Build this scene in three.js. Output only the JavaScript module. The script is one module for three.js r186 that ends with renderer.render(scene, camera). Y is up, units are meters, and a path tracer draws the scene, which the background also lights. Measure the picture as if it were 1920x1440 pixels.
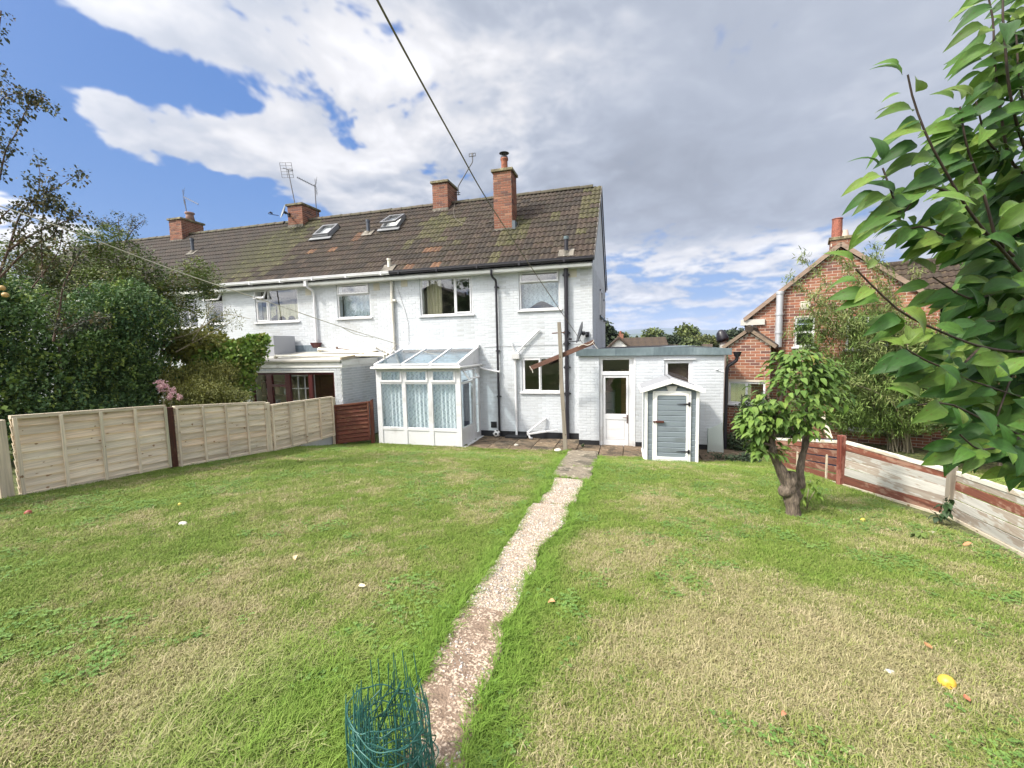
import * as THREE from 'three';
import { mergeGeometries, toCreasedNormals } from 'three/addons/utils/BufferGeometryUtils.js';
import { RoundedBoxGeometry } from 'three/addons/geometries/RoundedBoxGeometry.js';
import { MarchingCubes } from 'three/addons/objects/MarchingCubes.js';

// ------------------------------------------------------------------ camera, sky, sun, exposure
const scene = new THREE.Scene();
const camera = new THREE.PerspectiveCamera(83.974, 4 / 3, 0.05, 12000);
camera.position.set(0.989, 2.687, 12.114);
camera.rotation.order = 'YXZ';
camera.rotation.set(-0.0889, 0.26967, -0.02156);
camera.updateMatrixWorld();
scene.add(camera);
const EXPOSURE = 1.7;
const SUN_DIR = new THREE.Vector3(-0.64, 0.88, 0.56).normalize();
const sun = new THREE.DirectionalLight(new THREE.Color().setRGB(1, 0.94, 0.84), 3.1);
sun.position.copy(SUN_DIR).multiplyScalar(60); sun.target.position.set(-1, 0, 3);
sun.castShadow = true; sun.shadow.radius = 9; sun.shadow.mapSize.set(2048, 2048);
Object.assign(sun.shadow.camera, { left: -22, right: 18, top: 20, bottom: -16, near: 10, far: 110 });
scene.add(sun, sun.target);
const renderer = new THREE.WebGLRenderer({ antialias: true });
renderer.toneMapping = THREE.LinearToneMapping; renderer.toneMappingExposure = EXPOSURE;
renderer.shadowMap.enabled = true;

scene.fog = new THREE.FogExp2(new THREE.Color().setRGB(0.62, 0.72, 0.95), 0.00014);
// ------------------------------------------------------------------ small mathematics
const V = (x, y, z) => new THREE.Vector3(x, y, z);
const R2 = new THREE.Matrix4().makeRotationFromEuler(camera.rotation);
const CAM = camera.position.clone();
const ray = (px, py) => V((px - 960) / 800, -(py - 720) / 800, -1).applyMatrix4(R2);       // photo pixel -> direction, 1 unit of depth
const at = (px, py, d) => ray(px, py).multiplyScalar(d).add(CAM);                             // point that many metres in front of the lens plane
const onZ = (px, py, z) => { const r = ray(px, py); return r.multiplyScalar((z - CAM.z) / r.z).add(CAM); };
const onX = (px, py, x) => { const r = ray(px, py); return r.multiplyScalar((x - CAM.x) / r.x).add(CAM); };
const onY = (px, py, y) => { const r = ray(px, py); return r.multiplyScalar((y - CAM.y) / r.y).add(CAM); };
const rng = (s) => () => { s = (s + 0x6d2b79f5) | 0; let t = Math.imul(s ^ (s >>> 15), 1 | s); t = (t + Math.imul(t ^ (t >>> 7), 61 | t)) ^ t; return ((t ^ (t >>> 14)) >>> 0) / 4294967296; };
const clamp = (x, a = 0, b = 1) => Math.min(b, Math.max(a, x)), mix = (a, b, t) => a + (b - a) * t;
const sstep = (a, b, x) => { const t = clamp((x - a) / (b - a)); return t * t * (3 - 2 * t); };
const hash3 = (x, y, z) => { let h = Math.imul(x, 374761393) ^ Math.imul(y, 668265263) ^ Math.imul(z, 2147483647 ^ 0x5bd1e995); h = Math.imul(h ^ (h >>> 13), 1274126177); return ((h ^ (h >>> 16)) >>> 0) / 4294967296; };
function vn3(x, y, z) {
  const X = Math.floor(x), Y = Math.floor(y), Z = Math.floor(z); let u = x - X, v = y - Y, w = z - Z;
  u = u * u * (3 - 2 * u); v = v * v * (3 - 2 * v); w = w * w * (3 - 2 * w);
  const a = mix(mix(hash3(X, Y, Z), hash3(X + 1, Y, Z), u), mix(hash3(X, Y + 1, Z), hash3(X + 1, Y + 1, Z), u), v);
  const b = mix(mix(hash3(X, Y, Z + 1), hash3(X + 1, Y, Z + 1), u), mix(hash3(X, Y + 1, Z + 1), hash3(X + 1, Y + 1, Z + 1), u), v);
  return mix(a, b, w);
}
const fbm3 = (x, y, z, o = 4) => { let s = 0, a = 0.5, n = 0; for (let i = 0; i < o; i++) { s += a * vn3(x, y, z); n += a; a *= 0.5; x = x * 2.03 + 7.1; y = y * 2.03 + 3.7; z = z * 2.03 + 1.9; } return s / n; };
const vn2 = (x, y, px, py, s = 0) => {                                                      // periodic value noise
  const X = Math.floor(x), Y = Math.floor(y); let u = x - X, v = y - Y; u = u * u * (3 - 2 * u); v = v * v * (3 - 2 * v);
  const m = (k, p) => ((k % p) + p) % p, h = (i, j) => hash3(m(i, px), m(j, py), s);
  return mix(mix(h(X, Y), h(X + 1, Y), u), mix(h(X, Y + 1), h(X + 1, Y + 1), u), v);
};
const fb2 = (u, v, fu, fv, o = 4, s = 0) => { let t = 0, a = 0.5, n = 0; for (let i = 0; i < o; i++) { t += a * vn2(u * fu, v * fv, fu, fv, s + i); n += a; a *= 0.5; fu *= 2; fv *= 2; } return t / n; };
const lin = (r, g, b) => new THREE.Color().setRGB(r, g, b);                                  // linear albedo

// ------------------------------------------------------------------ computed sky: broken cumulus over blue in the west, a grey-white sheet over the middle and east
{
  const W = 3072, H = 1536, data = new Float32Array(W * H * 4);
  const azel = (d) => [Math.atan2(d.x, -d.z), Math.asin(d.y / d.length())];
  const toBlob = ([px, py, rx, ry, w]) => { const d = ray(px, py), [a, e] = azel(d); const [a2] = azel(ray(px + rx, py)), [, e2] = azel(ray(px, py - ry)); return [a, e, Math.abs(a2 - a), Math.abs(e2 - e), w]; };
  const cover = [ // blue openings are negative, cloud banks positive
    [20, 40, 190, 130, -1.2], [-300, 150, 330, 330, -0.7], [150, 120, 120, 44, -1.1], [300, 160, 150, 34, -1.25], [450, 165, 110, 26, -1.0], [580, 150, 60, 22, -0.55], [40, 250, 120, 90, -1.2], [650, 215, 40, 30, -0.45],
    [110, 300, 110, 70, -1.1], [270, 345, 190, 42, -1.25], [430, 395, 150, 50, -1.25], [220, 410, 120, 50, -0.9], [330, 440, 200, 50, -0.9], [560, 395, 60, 26, -0.5],
    [190, 20, 70, 40, 0.25], [330, 60, 190, 62, 0.30], [520, 70, 180, 70, 0.30], [300, 230, 110, 48, 0.40], [430, 255, 170, 62, 0.42], [180, 205, 70, 24, 0.6], [210, 180, 36, 20, 0.4], [560, 300, 120, 44, 0.45], [600, 250, 120, 70, 0.25], [670, 350, 90, 50, 0.4], [1350, 120, 520, 260, 0.5], [1500, 330, 420, 80, 0.3], [1000, 300, 260, 140, 0.3], [760, 420, 200, 60, 0.3],
    [10, 400, 110, 66, 1.1], [120, 440, 70, 26, 0.4], [-60, 330, 90, 70, 0.4], [430, 388, 50, 9, 0.55], [385, 402, 40, 6, 0.4], [160, 345, 40, 8, 0.3],
    [1255, 515, 130, 17, -0.45], [1190, 590, 180, 14, -0.35], [1390, 535, 90, 18, -0.4], [1170, 478, 50, 22, -0.32], [1450, 560, 60, 16, -0.4], [1330, 590, 80, 10, -0.3],
  ].map(toBlob);
  const shade = [ // + brighter, - greyer
    [720, 70, 120, 110, 0.30], [830, 190, 150, 110, 0.20], [420, 230, 270, 80, 0.22], [420, 50, 260, 60, 0.16], [690, 270, 90, 50, 0.20], [10, 390, 170, 110, 0.55], [560, 120, 100, 70, 0.1],
    [900, 10, 140, 50, -0.16], [1000, 330, 120, 80, -0.04], [1250, 330, 330, 90, -0.13], [1420, 390, 330, 50, -0.12], [1100, 200, 180, 90, 0.05], [1650, 200, 300, 150, 0.02],
    [1300, 470, 260, 34, 0.22], [1480, 470, 120, 30, 0.25], [1250, 575, 260, 26, 0.16], [600, 200, 60, 40, -0.10], [700, 380, 120, 50, 0.10],
  ].map(toBlob);
  const blob = (list, a, e, sharp) => { let s = 0; for (const [a0, e0, ra, re, w] of list) { let da = a - a0; if (da > Math.PI) da -= 2 * Math.PI; if (da < -Math.PI) da += 2 * Math.PI; const q = (da * da) / (ra * ra) + ((e - e0) * (e - e0)) / (re * re); if (q < 6) s += w * (sharp ? Math.exp(-q * q * 0.45) : Math.exp(-q * 0.9)); } return s; };
  const g = 1 / EXPOSURE, billow = (x, y, z, o) => { let s = 0, a = 0.5, n = 0; for (let i = 0; i < o; i++) { s += a * (1 - Math.abs(2 * vn3(x, y, z) - 1)); n += a; a *= 0.52; x = x * 2.07 + 4.1; y += 3.3; z = z * 2.07 + 2.7; } return s / n; };
  for (let j = 0; j < H; j++) {
    const el = ((j + 0.5) / H - 0.5) * Math.PI, ce = Math.cos(el), se = Math.sin(el);
    for (let i = 0; i < W; i++) {
      const th = ((i + 0.5) / W - 0.5) * 2 * Math.PI, dx = Math.cos(th) * ce, dz = Math.sin(th) * ce, o = (j * W + i) * 4;
      let r, gg, b;
      if (el < -0.03) { r = 0.16; gg = 0.18; b = 0.10; } else {
        const az = Math.atan2(dx, -dz), q = 1 / (Math.max(se, 0) + 0.16), X = dx * q, Z = dz * q;
        const wx = fbm3(X * 2.2 + 3, 1.5, Z * 2.2, 3) - 0.5, wz = fbm3(X * 2.2 + 9, 4.5, Z * 2.2, 3) - 0.5;
        const sx = wx * 0.12, sy = wz * 0.08;
        const n = billow(X * 3.2 + wx * 1.6, 7.3, Z * 3.2 + wz * 1.6, 6), n2 = fbm3(X * 9 + wx * 2, 2.1, Z * 9 + wz * 2, 5), n0 = fbm3(X * 1.5, 12.5, Z * 1.5, 3);
        const n3 = fbm3(X * 26 + wx * 4, 5.5, Z * 26 + wz * 4, 3), c = 0.92 + blob(cover, az + sx, el + sy, true) + ((n - 0.62) * 1.35 + (n2 - 0.5) * 1.2 + (n3 - 0.5) * 0.6) * mix(2.0, 1.0, sstep(-0.55, -0.1, az));
        const a = sstep(0.36, 1.12, c), thick = sstep(0.55, 1.4, c);
        const t = Math.pow(clamp(Math.max(el, 0) / 1.0), 0.62);
        const hz = Math.exp(-Math.max(el, 0) / 0.10);
        const br = mix(0.23, 0.045, t) + hz * 0.18, bg = mix(0.46, 0.16, t) + hz * 0.15, bb = mix(0.86, 0.55, t) + hz * 0.04;
        const tx = mix(1.0, 0.30, sstep(-0.35, 0.15, az) * sstep(0.12, 0.3, el)) * mix(0.6, 1, sstep(0.5, 0.1, Math.abs(az) - 0.3)), lum0 = clamp(0.56 + blob(shade, az + sx, el + sy) + ((n2 - 0.5) * 0.62 + (n - 0.6) * 0.7 + (n3 - 0.5) * 0.2) * tx + (n0 - 0.5) * 0.16 - (thick - 0.5) * 0.10, 0.2, 1.2), lum = (lum0 < 0.58 ? 0.58 - (0.58 - lum0) * 0.55 : lum0) + 0.42 * sstep(1.0, 2.2, Math.abs(az + 0.27));   // clouds outside the view made brighter, added as fill for shaded sides
        const warm = sstep(0.5, 0.9, lum);
        r = mix(br, lum * mix(0.86, 1.0, warm), a); gg = mix(bg, lum * mix(0.95, 1.0, warm), a); b = mix(bb, lum * mix(1.14, 1.04, warm), a);
        const h = 0.5 + 0.5 * (dx * SUN_DIR.x + se * SUN_DIR.y + dz * SUN_DIR.z), glow = 8.0 * Math.pow(h, 13) * (0.2 + 0.8 * a);        // thin cloud lit through round the veiled sun
        r += glow; gg += glow * 0.985; b += glow * 0.95;
      }
      data[o] = r * g; data[o + 1] = gg * g; data[o + 2] = b * g; data[o + 3] = 1;
    }
  }
  const t = new THREE.DataTexture(data, W, H, THREE.RGBAFormat, THREE.FloatType);
  t.mapping = THREE.EquirectangularReflectionMapping; t.magFilter = THREE.LinearFilter; t.wrapS = THREE.RepeatWrapping; t.needsUpdate = true;
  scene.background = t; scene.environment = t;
}

// ------------------------------------------------------------------ builders
const used = {};
const numbered = (n) => { used[n] = (used[n] ?? -1) + 1; return used[n] ? n + '_' + String(used[n]).padStart(3, '0') : n; };
function tag(o, label, category, group, kind) { if (label) o.userData.label = label; if (category) o.userData.category = category; if (group) o.userData.group = group; if (kind) o.userData.kind = kind; return o; }
function thing(name, label, category, pos = [0, 0, 0], turn = 0, group) { const o = new THREE.Group(); o.name = numbered(name); o.position.set(...pos); o.rotation.y = turn; scene.add(o); return tag(o, label, category, group); }
function put(name, geo, mat, parent = scene) { const m = new THREE.Mesh(geo, mat); m.name = parent === scene ? numbered(name) : name; m.castShadow = m.receiveShadow = true; parent.add(m); return m; }
function struct(name, geo, mat, parent = scene) { const m = put(name, geo, mat, parent); m.userData.kind = 'structure'; return m; }
let uvSeed = rng(5);
function boxUV(g, swap = false) {                                                              // uv in metres from the flat face direction
  const p = g.attributes.position, n = p.count, uv = new Float32Array(n * 2), a = V(), b = V(), c = V(), ou = uvSeed() * 7, ov = uvSeed() * 7;
  for (let i = 0; i < n; i += 3) {
    a.fromBufferAttribute(p, i); b.fromBufferAttribute(p, i + 1); c.fromBufferAttribute(p, i + 2);
    const N = b.clone().sub(a).cross(c.clone().sub(a)), x = Math.abs(N.x), y = Math.abs(N.y), z = Math.abs(N.z);
    [a, b, c].forEach((q, k) => { let u, v; if (x >= y && x >= z) { u = q.z; v = q.y; } else if (y >= z) { u = q.x; v = q.z; } else { u = q.x; v = q.y; } if (swap) [u, v] = [v, u]; uv[(i + k) * 2] = u + ou; uv[(i + k) * 2 + 1] = v + ov; });
  }
  g.setAttribute('uv', new THREE.BufferAttribute(uv, 2)); return g;
}
const flat = (g) => { const q = g.index ? g.toNonIndexed() : g; for (const k of Object.keys(q.attributes)) if (!['position', 'normal', 'uv'].includes(k)) q.deleteAttribute(k); if (!q.attributes.normal) q.computeVertexNormals(); if (!q.attributes.uv) q.setAttribute('uv', new THREE.BufferAttribute(new Float32Array(q.attributes.position.count * 2), 2)); return q; };
class MB {
  constructor() { this.g = []; }
  add(g, m) { g = flat(g); if (m) g = g.clone().applyMatrix4(m); this.g.push(g); return this; }
  box(x, y, z, w, h, d, rx = 0, ry = 0, rz = 0, bevel = 0) { const g = bevel ? new RoundedBoxGeometry(w, h, d, 1, bevel) : new THREE.BoxGeometry(w, h, d); return this.add(g, new THREE.Matrix4().makeRotationFromEuler(new THREE.Euler(rx, ry, rz)).setPosition(x, y, z)); }
  span(x0, x1, y0, y1, z0, z1, bevel = 0) { return this.box((x0 + x1) / 2, (y0 + y1) / 2, (z0 + z1) / 2, Math.abs(x1 - x0), Math.abs(y1 - y0), Math.abs(z1 - z0), 0, 0, 0, bevel); }
  bar(a, b, w, h, roll = 0, bevel = 0) { const d = b.clone().sub(a), L = d.length(), g = bevel ? new RoundedBoxGeometry(w, h, L, 1, bevel) : new THREE.BoxGeometry(w, h, L); const m = new THREE.Matrix4().lookAt(V(0, 0, 0), d, Math.abs(d.y) > 0.98 * L ? V(0, 0, 1) : V(0, 1, 0)); if (roll) m.multiply(new THREE.Matrix4().makeRotationZ(roll)); m.setPosition(a.clone().add(b).multiplyScalar(0.5)); return this.add(g, m); }
  cyl(a, b, r0, r1 = r0, seg = 12) { const d = b.clone().sub(a), L = d.length(); const g = new THREE.CylinderGeometry(r1, r0, L, seg, 1); const m = new THREE.Matrix4().makeRotationFromQuaternion(new THREE.Quaternion().setFromUnitVectors(V(0, 1, 0), d.normalize())); m.setPosition(a.clone().add(b).multiplyScalar(0.5)); return this.add(g, m); }
  tube(pts, r, seg = 24, rad = 6) { return this.add(new THREE.TubeGeometry(new THREE.CatmullRomCurve3(pts), seg, r, rad, false)); }
  limb(pts, r0, r1, rad = 8) {                                                                 // tapered tube through points
    const c = new THREE.CatmullRomCurve3(pts), n = Math.max(6, pts.length * 4), g = new THREE.TubeGeometry(c, n, 1, rad, false), p = g.attributes.position;
    for (let i = 0; i <= n; i++) { const q = c.getPointAt(i / n), r = mix(r0, r1, i / n); for (let k = 0; k <= rad; k++) { const o = i * (rad + 1) + k; p.setXYZ(o, q.x + (p.getX(o) - q.x) * r, q.y + (p.getY(o) - q.y) * r, q.z + (p.getZ(o) - q.z) * r); } }
    return this.add(g);
  }
  geo(uv = true, swap = false) { const g = this.g.length > 1 ? mergeGeometries(this.g) : this.g[0].clone(); return uv ? boxUV(g, swap) : g; }
  build(name, mat, parent, { uv = true, swap = false } = {}) { return put(name, this.geo(uv, swap), mat, parent); }
}
const shapeOf = (pts, holes = []) => { const s = new THREE.Shape(pts.map(([x, y]) => new THREE.Vector2(x, y))); for (const h of holes) s.holes.push(new THREE.Path(h.map(([x, y]) => new THREE.Vector2(x, y)))); return s; };
const rectPts = (r) => [[r.x0, r.y0], [r.x1, r.y0], [r.x1, r.y1], [r.x0, r.y1]];
const slabOf = (shape, z0, z1) => new THREE.ExtrudeGeometry(shape, { depth: z1 - z0, bevelEnabled: false, curveSegments: 4 }).translate(0, 0, z0);
const rectZ = (px0, py0, px1, py1, z) => { const a = onZ(px0, py0, z), b = onZ(px1, py1, z); return { x0: a.x, x1: b.x, y0: b.y, y1: a.y }; };
function inst(name, geo, mat, mats, cols, parent = scene, kind = 'stuff') {
  const m = new THREE.InstancedMesh(geo, mat, mats.length); m.name = parent === scene ? numbered(name) : name;
  mats.forEach((q, i) => m.setMatrixAt(i, q)); if (cols) cols.forEach((c, i) => m.setColorAt(i, c));
  m.castShadow = m.receiveShadow = true; if (kind) m.userData.kind = kind; parent.add(m); return m;
}
const TR = (x, y, z, rx = 0, ry = 0, rz = 0, sx = 1, sy = sx, sz = sx) => new THREE.Matrix4().compose(V(x, y, z), new THREE.Quaternion().setFromEuler(new THREE.Euler(rx, ry, rz)), V(sx, sy, sz));

// ------------------------------------------------------------------ textures and materials
function tex(w, h, f, { srgb = false, rep = [1, 1] } = {}) {                                  // f(u, v) -> grey or [r, g, b] in 0..1
  const d = new Uint8Array(w * h * 4);
  for (let j = 0; j < h; j++) for (let i = 0; i < w; i++) { const c = f((i + 0.5) / w, (j + 0.5) / h), o = (j * w + i) * 4; const [r, g, b] = Array.isArray(c) ? c : [c, c, c]; d[o] = 255 * clamp(r); d[o + 1] = 255 * clamp(g); d[o + 2] = 255 * clamp(b); d[o + 3] = 255; }
  const t = new THREE.DataTexture(d, w, h); t.wrapS = t.wrapT = THREE.RepeatWrapping; t.magFilter = THREE.LinearFilter; t.minFilter = THREE.LinearMipmapLinearFilter; t.generateMipmaps = true; if (srgb) t.colorSpace = THREE.SRGBColorSpace; t.repeat.set(...rep); t.needsUpdate = true; return t;
}
const M3 = (c, a) => c.map((x) => x * a), L3 = (a, b, t) => a.map((x, i) => mix(x, b[i], t));
const std = (o) => new THREE.MeshStandardMaterial({ roughness: 0.8, side: THREE.DoubleSide, ...o });
const T = {};
T.paint = tex(512, 512, (u, v) => { const a = fb2(u, v, 6, 6, 5, 1), b = fb2(u, v, 3, 20, 4, 9), s = sstep(0.58, 0.78, a) * 0.16 + sstep(0.62, 0.82, b) * 0.10 + (fb2(u, v, 60, 60, 2, 4) - 0.5) * 0.05; return L3([0.94, 0.94, 0.93], [0.60, 0.57, 0.52], s * 1.5); }, { srgb: true, rep: [0.35, 0.35] });
T.grain = tex(512, 512, (u, v) => { const w = fb2(u, v, 3, 10, 3, 2) * 0.03, f = fb2(u, v + w, 3, 60, 4, 3), k = fb2(u, v, 2, 8, 3, 8), kn = sstep(0.80, 0.86, fb2(u, v, 7, 12, 2, 15)); return 0.72 + (f - 0.5) * 0.42 + (k - 0.5) * 0.34 - kn * 0.25; }, { rep: [0.9, 1.8] });
T.grainCol = tex(512, 512, (u, v) => { const w = fb2(u, v, 3, 10, 3, 2) * 0.03, f = fb2(u, v + w, 3, 60, 4, 3), k = fb2(u, v, 2, 5, 4, 8), kn = sstep(0.84, 0.90, fb2(u, v, 14, 12, 2, 15)), st = sstep(0.55, 0.8, fb2(u, v, 5, 5, 4, 21)); const c = L3([0.90, 0.865, 0.79], [0.70, 0.67, 0.61], clamp(0.5 + (f - 0.5) * 1.2 + (k - 0.5) * 0.8)); return M3(L3(L3(c, [0.42, 0.30, 0.18], kn * 0.75), [0.60, 0.62, 0.54], st * 0.16), 0.96); }, { srgb: true, rep: [0.8, 1.4] });
T.peel = tex(1024, 512, (u, v) => { const a = fb2(u, v, 5, 14, 5, 3), b = fb2(u, v, 24, 50, 3, 6), f = fb2(u, v, 4, 90, 3, 11); const bare = sstep(0.50, 0.60, a * 0.7 + b * 0.3); const w = M3([0.90, 0.89, 0.86], 0.85 + f * 0.2), br = L3([0.60, 0.47, 0.38], [0.70, 0.66, 0.60], f); return L3(w, br, bare * 0.55); }, { srgb: true, rep: [0.5, 0.9] });
T.redpeel = tex(1024, 512, (u, v) => { const a = fb2(u, v, 5, 14, 5, 33), b = fb2(u, v, 30, 40, 3, 36), f = fb2(u, v, 4, 90, 3, 11); const bare = sstep(0.50, 0.62, a * 0.65 + b * 0.35); return L3(M3([0.52, 0.31, 0.24], 0.75 + f * 0.5), [0.80, 0.72, 0.64], bare * 0.5); }, { srgb: true, rep: [0.5, 0.9] });
T.brown = tex(512, 512, (u, v) => { const f = fb2(u, v, 4, 70, 4, 3), k = fb2(u, v, 5, 6, 4, 8), ed = sstep(0.6, 0.75, fb2(u, v, 18, 26, 3, 18)); return L3(M3([0.38, 0.20, 0.14], 0.65 + f * 0.7), [0.55, 0.48, 0.34], clamp(ed * 0.35 + (k - 0.5) * 0.5)); }, { srgb: true, rep: [0.8, 1.2] });
T.tile = tex(512, 512, (u, v) => { const a = fb2(u, v, 6, 6, 5, 1), s = fb2(u, v, 50, 50, 3, 5), li = sstep(0.74, 0.80, fb2(u, v, 36, 36, 2, 12)), mo = sstep(0.56, 0.76, fb2(u, v, 9, 9, 4, 22)); let c = L3([0.30, 0.265, 0.235], [0.46, 0.415, 0.37], clamp(a + (s - 0.5) * 0.9)); c = L3(c, [0.40, 0.40, 0.20], mo * 0.45); return L3(c, [0.74, 0.73, 0.66], li * 0.8); }, { srgb: true, rep: [1.1, 1.1] });
T.speck = tex(256, 256, (u, v) => 0.5 + (fb2(u, v, 40, 40, 3, 7) - 0.5) * 0.9 + (fb2(u, v, 6, 6, 3, 2) - 0.5) * 0.5, { rep: [2.2, 2.2] });
T.conc = tex(512, 512, (u, v) => { const a = fb2(u, v, 5, 5, 5, 1), s = fb2(u, v, 60, 60, 2, 5), li = sstep(0.66, 0.74, fb2(u, v, 22, 22, 3, 12)), dk = sstep(0.55, 0.75, fb2(u, v, 8, 8, 4, 19)); let c = L3([0.45, 0.42, 0.37], [0.64, 0.60, 0.54], clamp(a + (s - 0.5))); c = L3(c, [0.27, 0.26, 0.22], dk * 0.6); return L3(c, [0.80, 0.78, 0.72], li * 0.6); }, { srgb: true, rep: [0.8, 0.8] });
T.bark = tex(512, 512, (u, v) => { const w = fb2(u, v, 6, 3, 3, 3) * 0.2, f = fb2(u + w, v, 40, 7, 4, 8), s = fb2(u, v, 6, 6, 4, 14); return L3([0.26, 0.23, 0.20], [0.56, 0.52, 0.47], clamp(f * 1.1 + (s - 0.5) * 0.7)); }, { srgb: true, rep: [3, 3] });
T.lead = tex(512, 256, (u, v) => { const a = fb2(u, v, 4, 3, 5, 1), b = fb2(u, v, 30, 6, 3, 4); return L3([0.36, 0.41, 0.43], [0.56, 0.60, 0.61], clamp(a * 0.9 + (b - 0.5) * 0.6)); }, { srgb: true, rep: [0.6, 1.2] });
T.lace = tex(512, 512, (u, v) => {                                                            // woven leaf trails of a net curtain
  let m = 0; for (let k = 0; k < 4; k++) { const x = (u * 4 - k - 0.5), wob = 0.16 * Math.sin(v * Math.PI * 8 + k * 1.7); const dx = x - wob; if (Math.abs(dx) < 0.035) m = Math.max(m, 0.8); for (let q = 0; q < 9; q++) { for (const s of [-1, 1]) { let dy = v * 9 - q - (s > 0 ? 0.5 : 0); dy -= Math.round(dy / 9) * 9; const ex = dx * s - 0.17, ey = dy * 0.42 - ex * 0.6; const e = (ex * ex) / 0.020 + (ey * ey) / 0.0075; if (e < 1) m = Math.max(m, 0.95); } } }
  return L3([0.90, 0.93, 0.95], [0.56, 0.62, 0.66], m * (0.30 + 0.35 * fb2(u, v, 30, 30, 2, 3)));
}, { srgb: true });
const paint = (o) => std({ map: T.paint, roughness: 0.62, ...o });
const MT = {
  wall: paint({ color: lin(0.65, 0.68, 0.725), bumpMap: T.speck, bumpScale: 0.0015 }), wallDirty: paint({ color: lin(0.86, 0.86, 0.86), bumpMap: T.speck, bumpScale: 0.002 }), cream: paint({ color: lin(0.86, 0.82, 0.70) }),
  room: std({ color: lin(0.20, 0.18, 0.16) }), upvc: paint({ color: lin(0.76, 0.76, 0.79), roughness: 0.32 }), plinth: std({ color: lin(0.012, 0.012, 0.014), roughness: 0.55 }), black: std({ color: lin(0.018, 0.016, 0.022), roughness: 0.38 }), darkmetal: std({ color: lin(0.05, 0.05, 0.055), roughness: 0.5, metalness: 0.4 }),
  glass: new THREE.MeshPhysicalMaterial({ color: lin(0.96, 0.98, 0.98), transmission: 1, thickness: 0, roughness: 0.01, ior: 1.9, side: THREE.DoubleSide }),
  glassHi: new THREE.MeshPhysicalMaterial({ color: lin(0.96, 0.98, 0.98), transmission: 1, thickness: 0, roughness: 0.01, ior: 2.4, side: THREE.DoubleSide }), glassBlue: new THREE.MeshPhysicalMaterial({ color: lin(0.70, 0.84, 0.92), transmission: 1, thickness: 0, roughness: 0.03, ior: 1.9, side: THREE.DoubleSide }),
  lace: new THREE.MeshPhysicalMaterial({ map: T.lace, color: lin(0.96, 0.99, 1), transmission: 0.35, thickness: 0, roughness: 1, side: THREE.DoubleSide }), net: new THREE.MeshPhysicalMaterial({ map: T.lace, color: lin(0.84, 0.92, 0.94), transmission: 0.3, thickness: 0, roughness: 1, side: THREE.DoubleSide }), drape: new THREE.MeshPhysicalMaterial({ color: lin(0.62, 0.58, 0.38), transmission: 0.25, thickness: 0, roughness: 1, side: THREE.DoubleSide }),
  slat: std({ map: T.grainCol, color: lin(0.93, 0.90, 0.84), bumpMap: T.grain, bumpScale: 0.002 }), brownslat: std({ map: T.brown, bumpMap: T.grain, bumpScale: 0.002 }), redwood: std({ color: lin(0.18, 0.05, 0.035), bumpMap: T.grain, bumpScale: 0.002 }), peel: std({ map: T.peel, bumpMap: T.grain, bumpScale: 0.002 }), redpeel: std({ map: T.redpeel, bumpMap: T.grain, bumpScale: 0.002 }), oldpost: std({ map: T.grainCol, color: lin(0.42, 0.40, 0.385), bumpMap: T.grain, bumpScale: 0.004 }), rustbeam: std({ map: T.grain, color: lin(0.16, 0.075, 0.05), bumpMap: T.grain, bumpScale: 0.004 }),
  conc: std({ map: T.conc, color: lin(0.74, 0.71, 0.66), bumpMap: T.speck, bumpScale: 0.004 }), lead: std({ map: T.lead, roughness: 0.5, metalness: 0.0, color: lin(0.74, 0.79, 0.80), bumpMap: T.speck, bumpScale: 0.001 }), felt: std({ color: lin(0.045, 0.045, 0.048), bumpMap: T.speck, bumpScale: 0.003 }), bark: std({ map: T.bark, color: lin(0.72, 0.66, 0.6), bumpMap: T.bark, bumpScale: 0.02 }), twig: std({ color: lin(0.10, 0.06, 0.045) }), paletwig: std({ color: lin(0.26, 0.22, 0.15) }), mortar: std({ color: lin(0.52, 0.46, 0.38), bumpMap: T.speck, bumpScale: 0.003 }), brick: std({ bumpMap: T.speck, bumpScale: 0.002 }), terracotta: std({ map: T.speck, color: lin(0.50, 0.17, 0.09) }), stone: std({ map: T.conc }), rope: std({ color: lin(0.17, 0.15, 0.125) }), maroon: std({ color: lin(0.085, 0.022, 0.022), roughness: 0.35 }),
  silver: std({ color: lin(0.50, 0.51, 0.54), roughness: 0.4, metalness: 0.35 }), aerial: std({ color: lin(0.13, 0.13, 0.14), roughness: 0.6 }), flash: std({ map: T.conc, color: lin(0.62, 0.63, 0.65), bumpMap: T.speck, bumpScale: 0.001 }), dish: std({ color: lin(0.20, 0.22, 0.24), roughness: 0.5 }),
};
const tileTint = [[0.247, 0.213, 0.192], [0.288, 0.244, 0.213], [0.206, 0.183, 0.166], [0.329, 0.277, 0.239], [0.253, 0.228, 0.187], [0.294, 0.233, 0.203]];
MT.tiles = tileTint.map((c) => std({ map: T.tile, color: lin(...c), roughness: 0.9, bumpMap: T.speck, bumpScale: 0.003 }));
MT.tileMoss = [std({ map: T.tile, color: lin(0.40, 0.42, 0.20), bumpMap: T.speck, bumpScale: 0.004 }), std({ map: T.tile, color: lin(0.32, 0.36, 0.13), bumpMap: T.speck, bumpScale: 0.005 })];
MT.tileOrange = std({ map: T.tile, color: lin(0.85, 0.50, 0.30) });
MT.tileInst = std({ map: T.tile, bumpMap: T.speck, bumpScale: 0.003 });
const SETTINGS = {};
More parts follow.
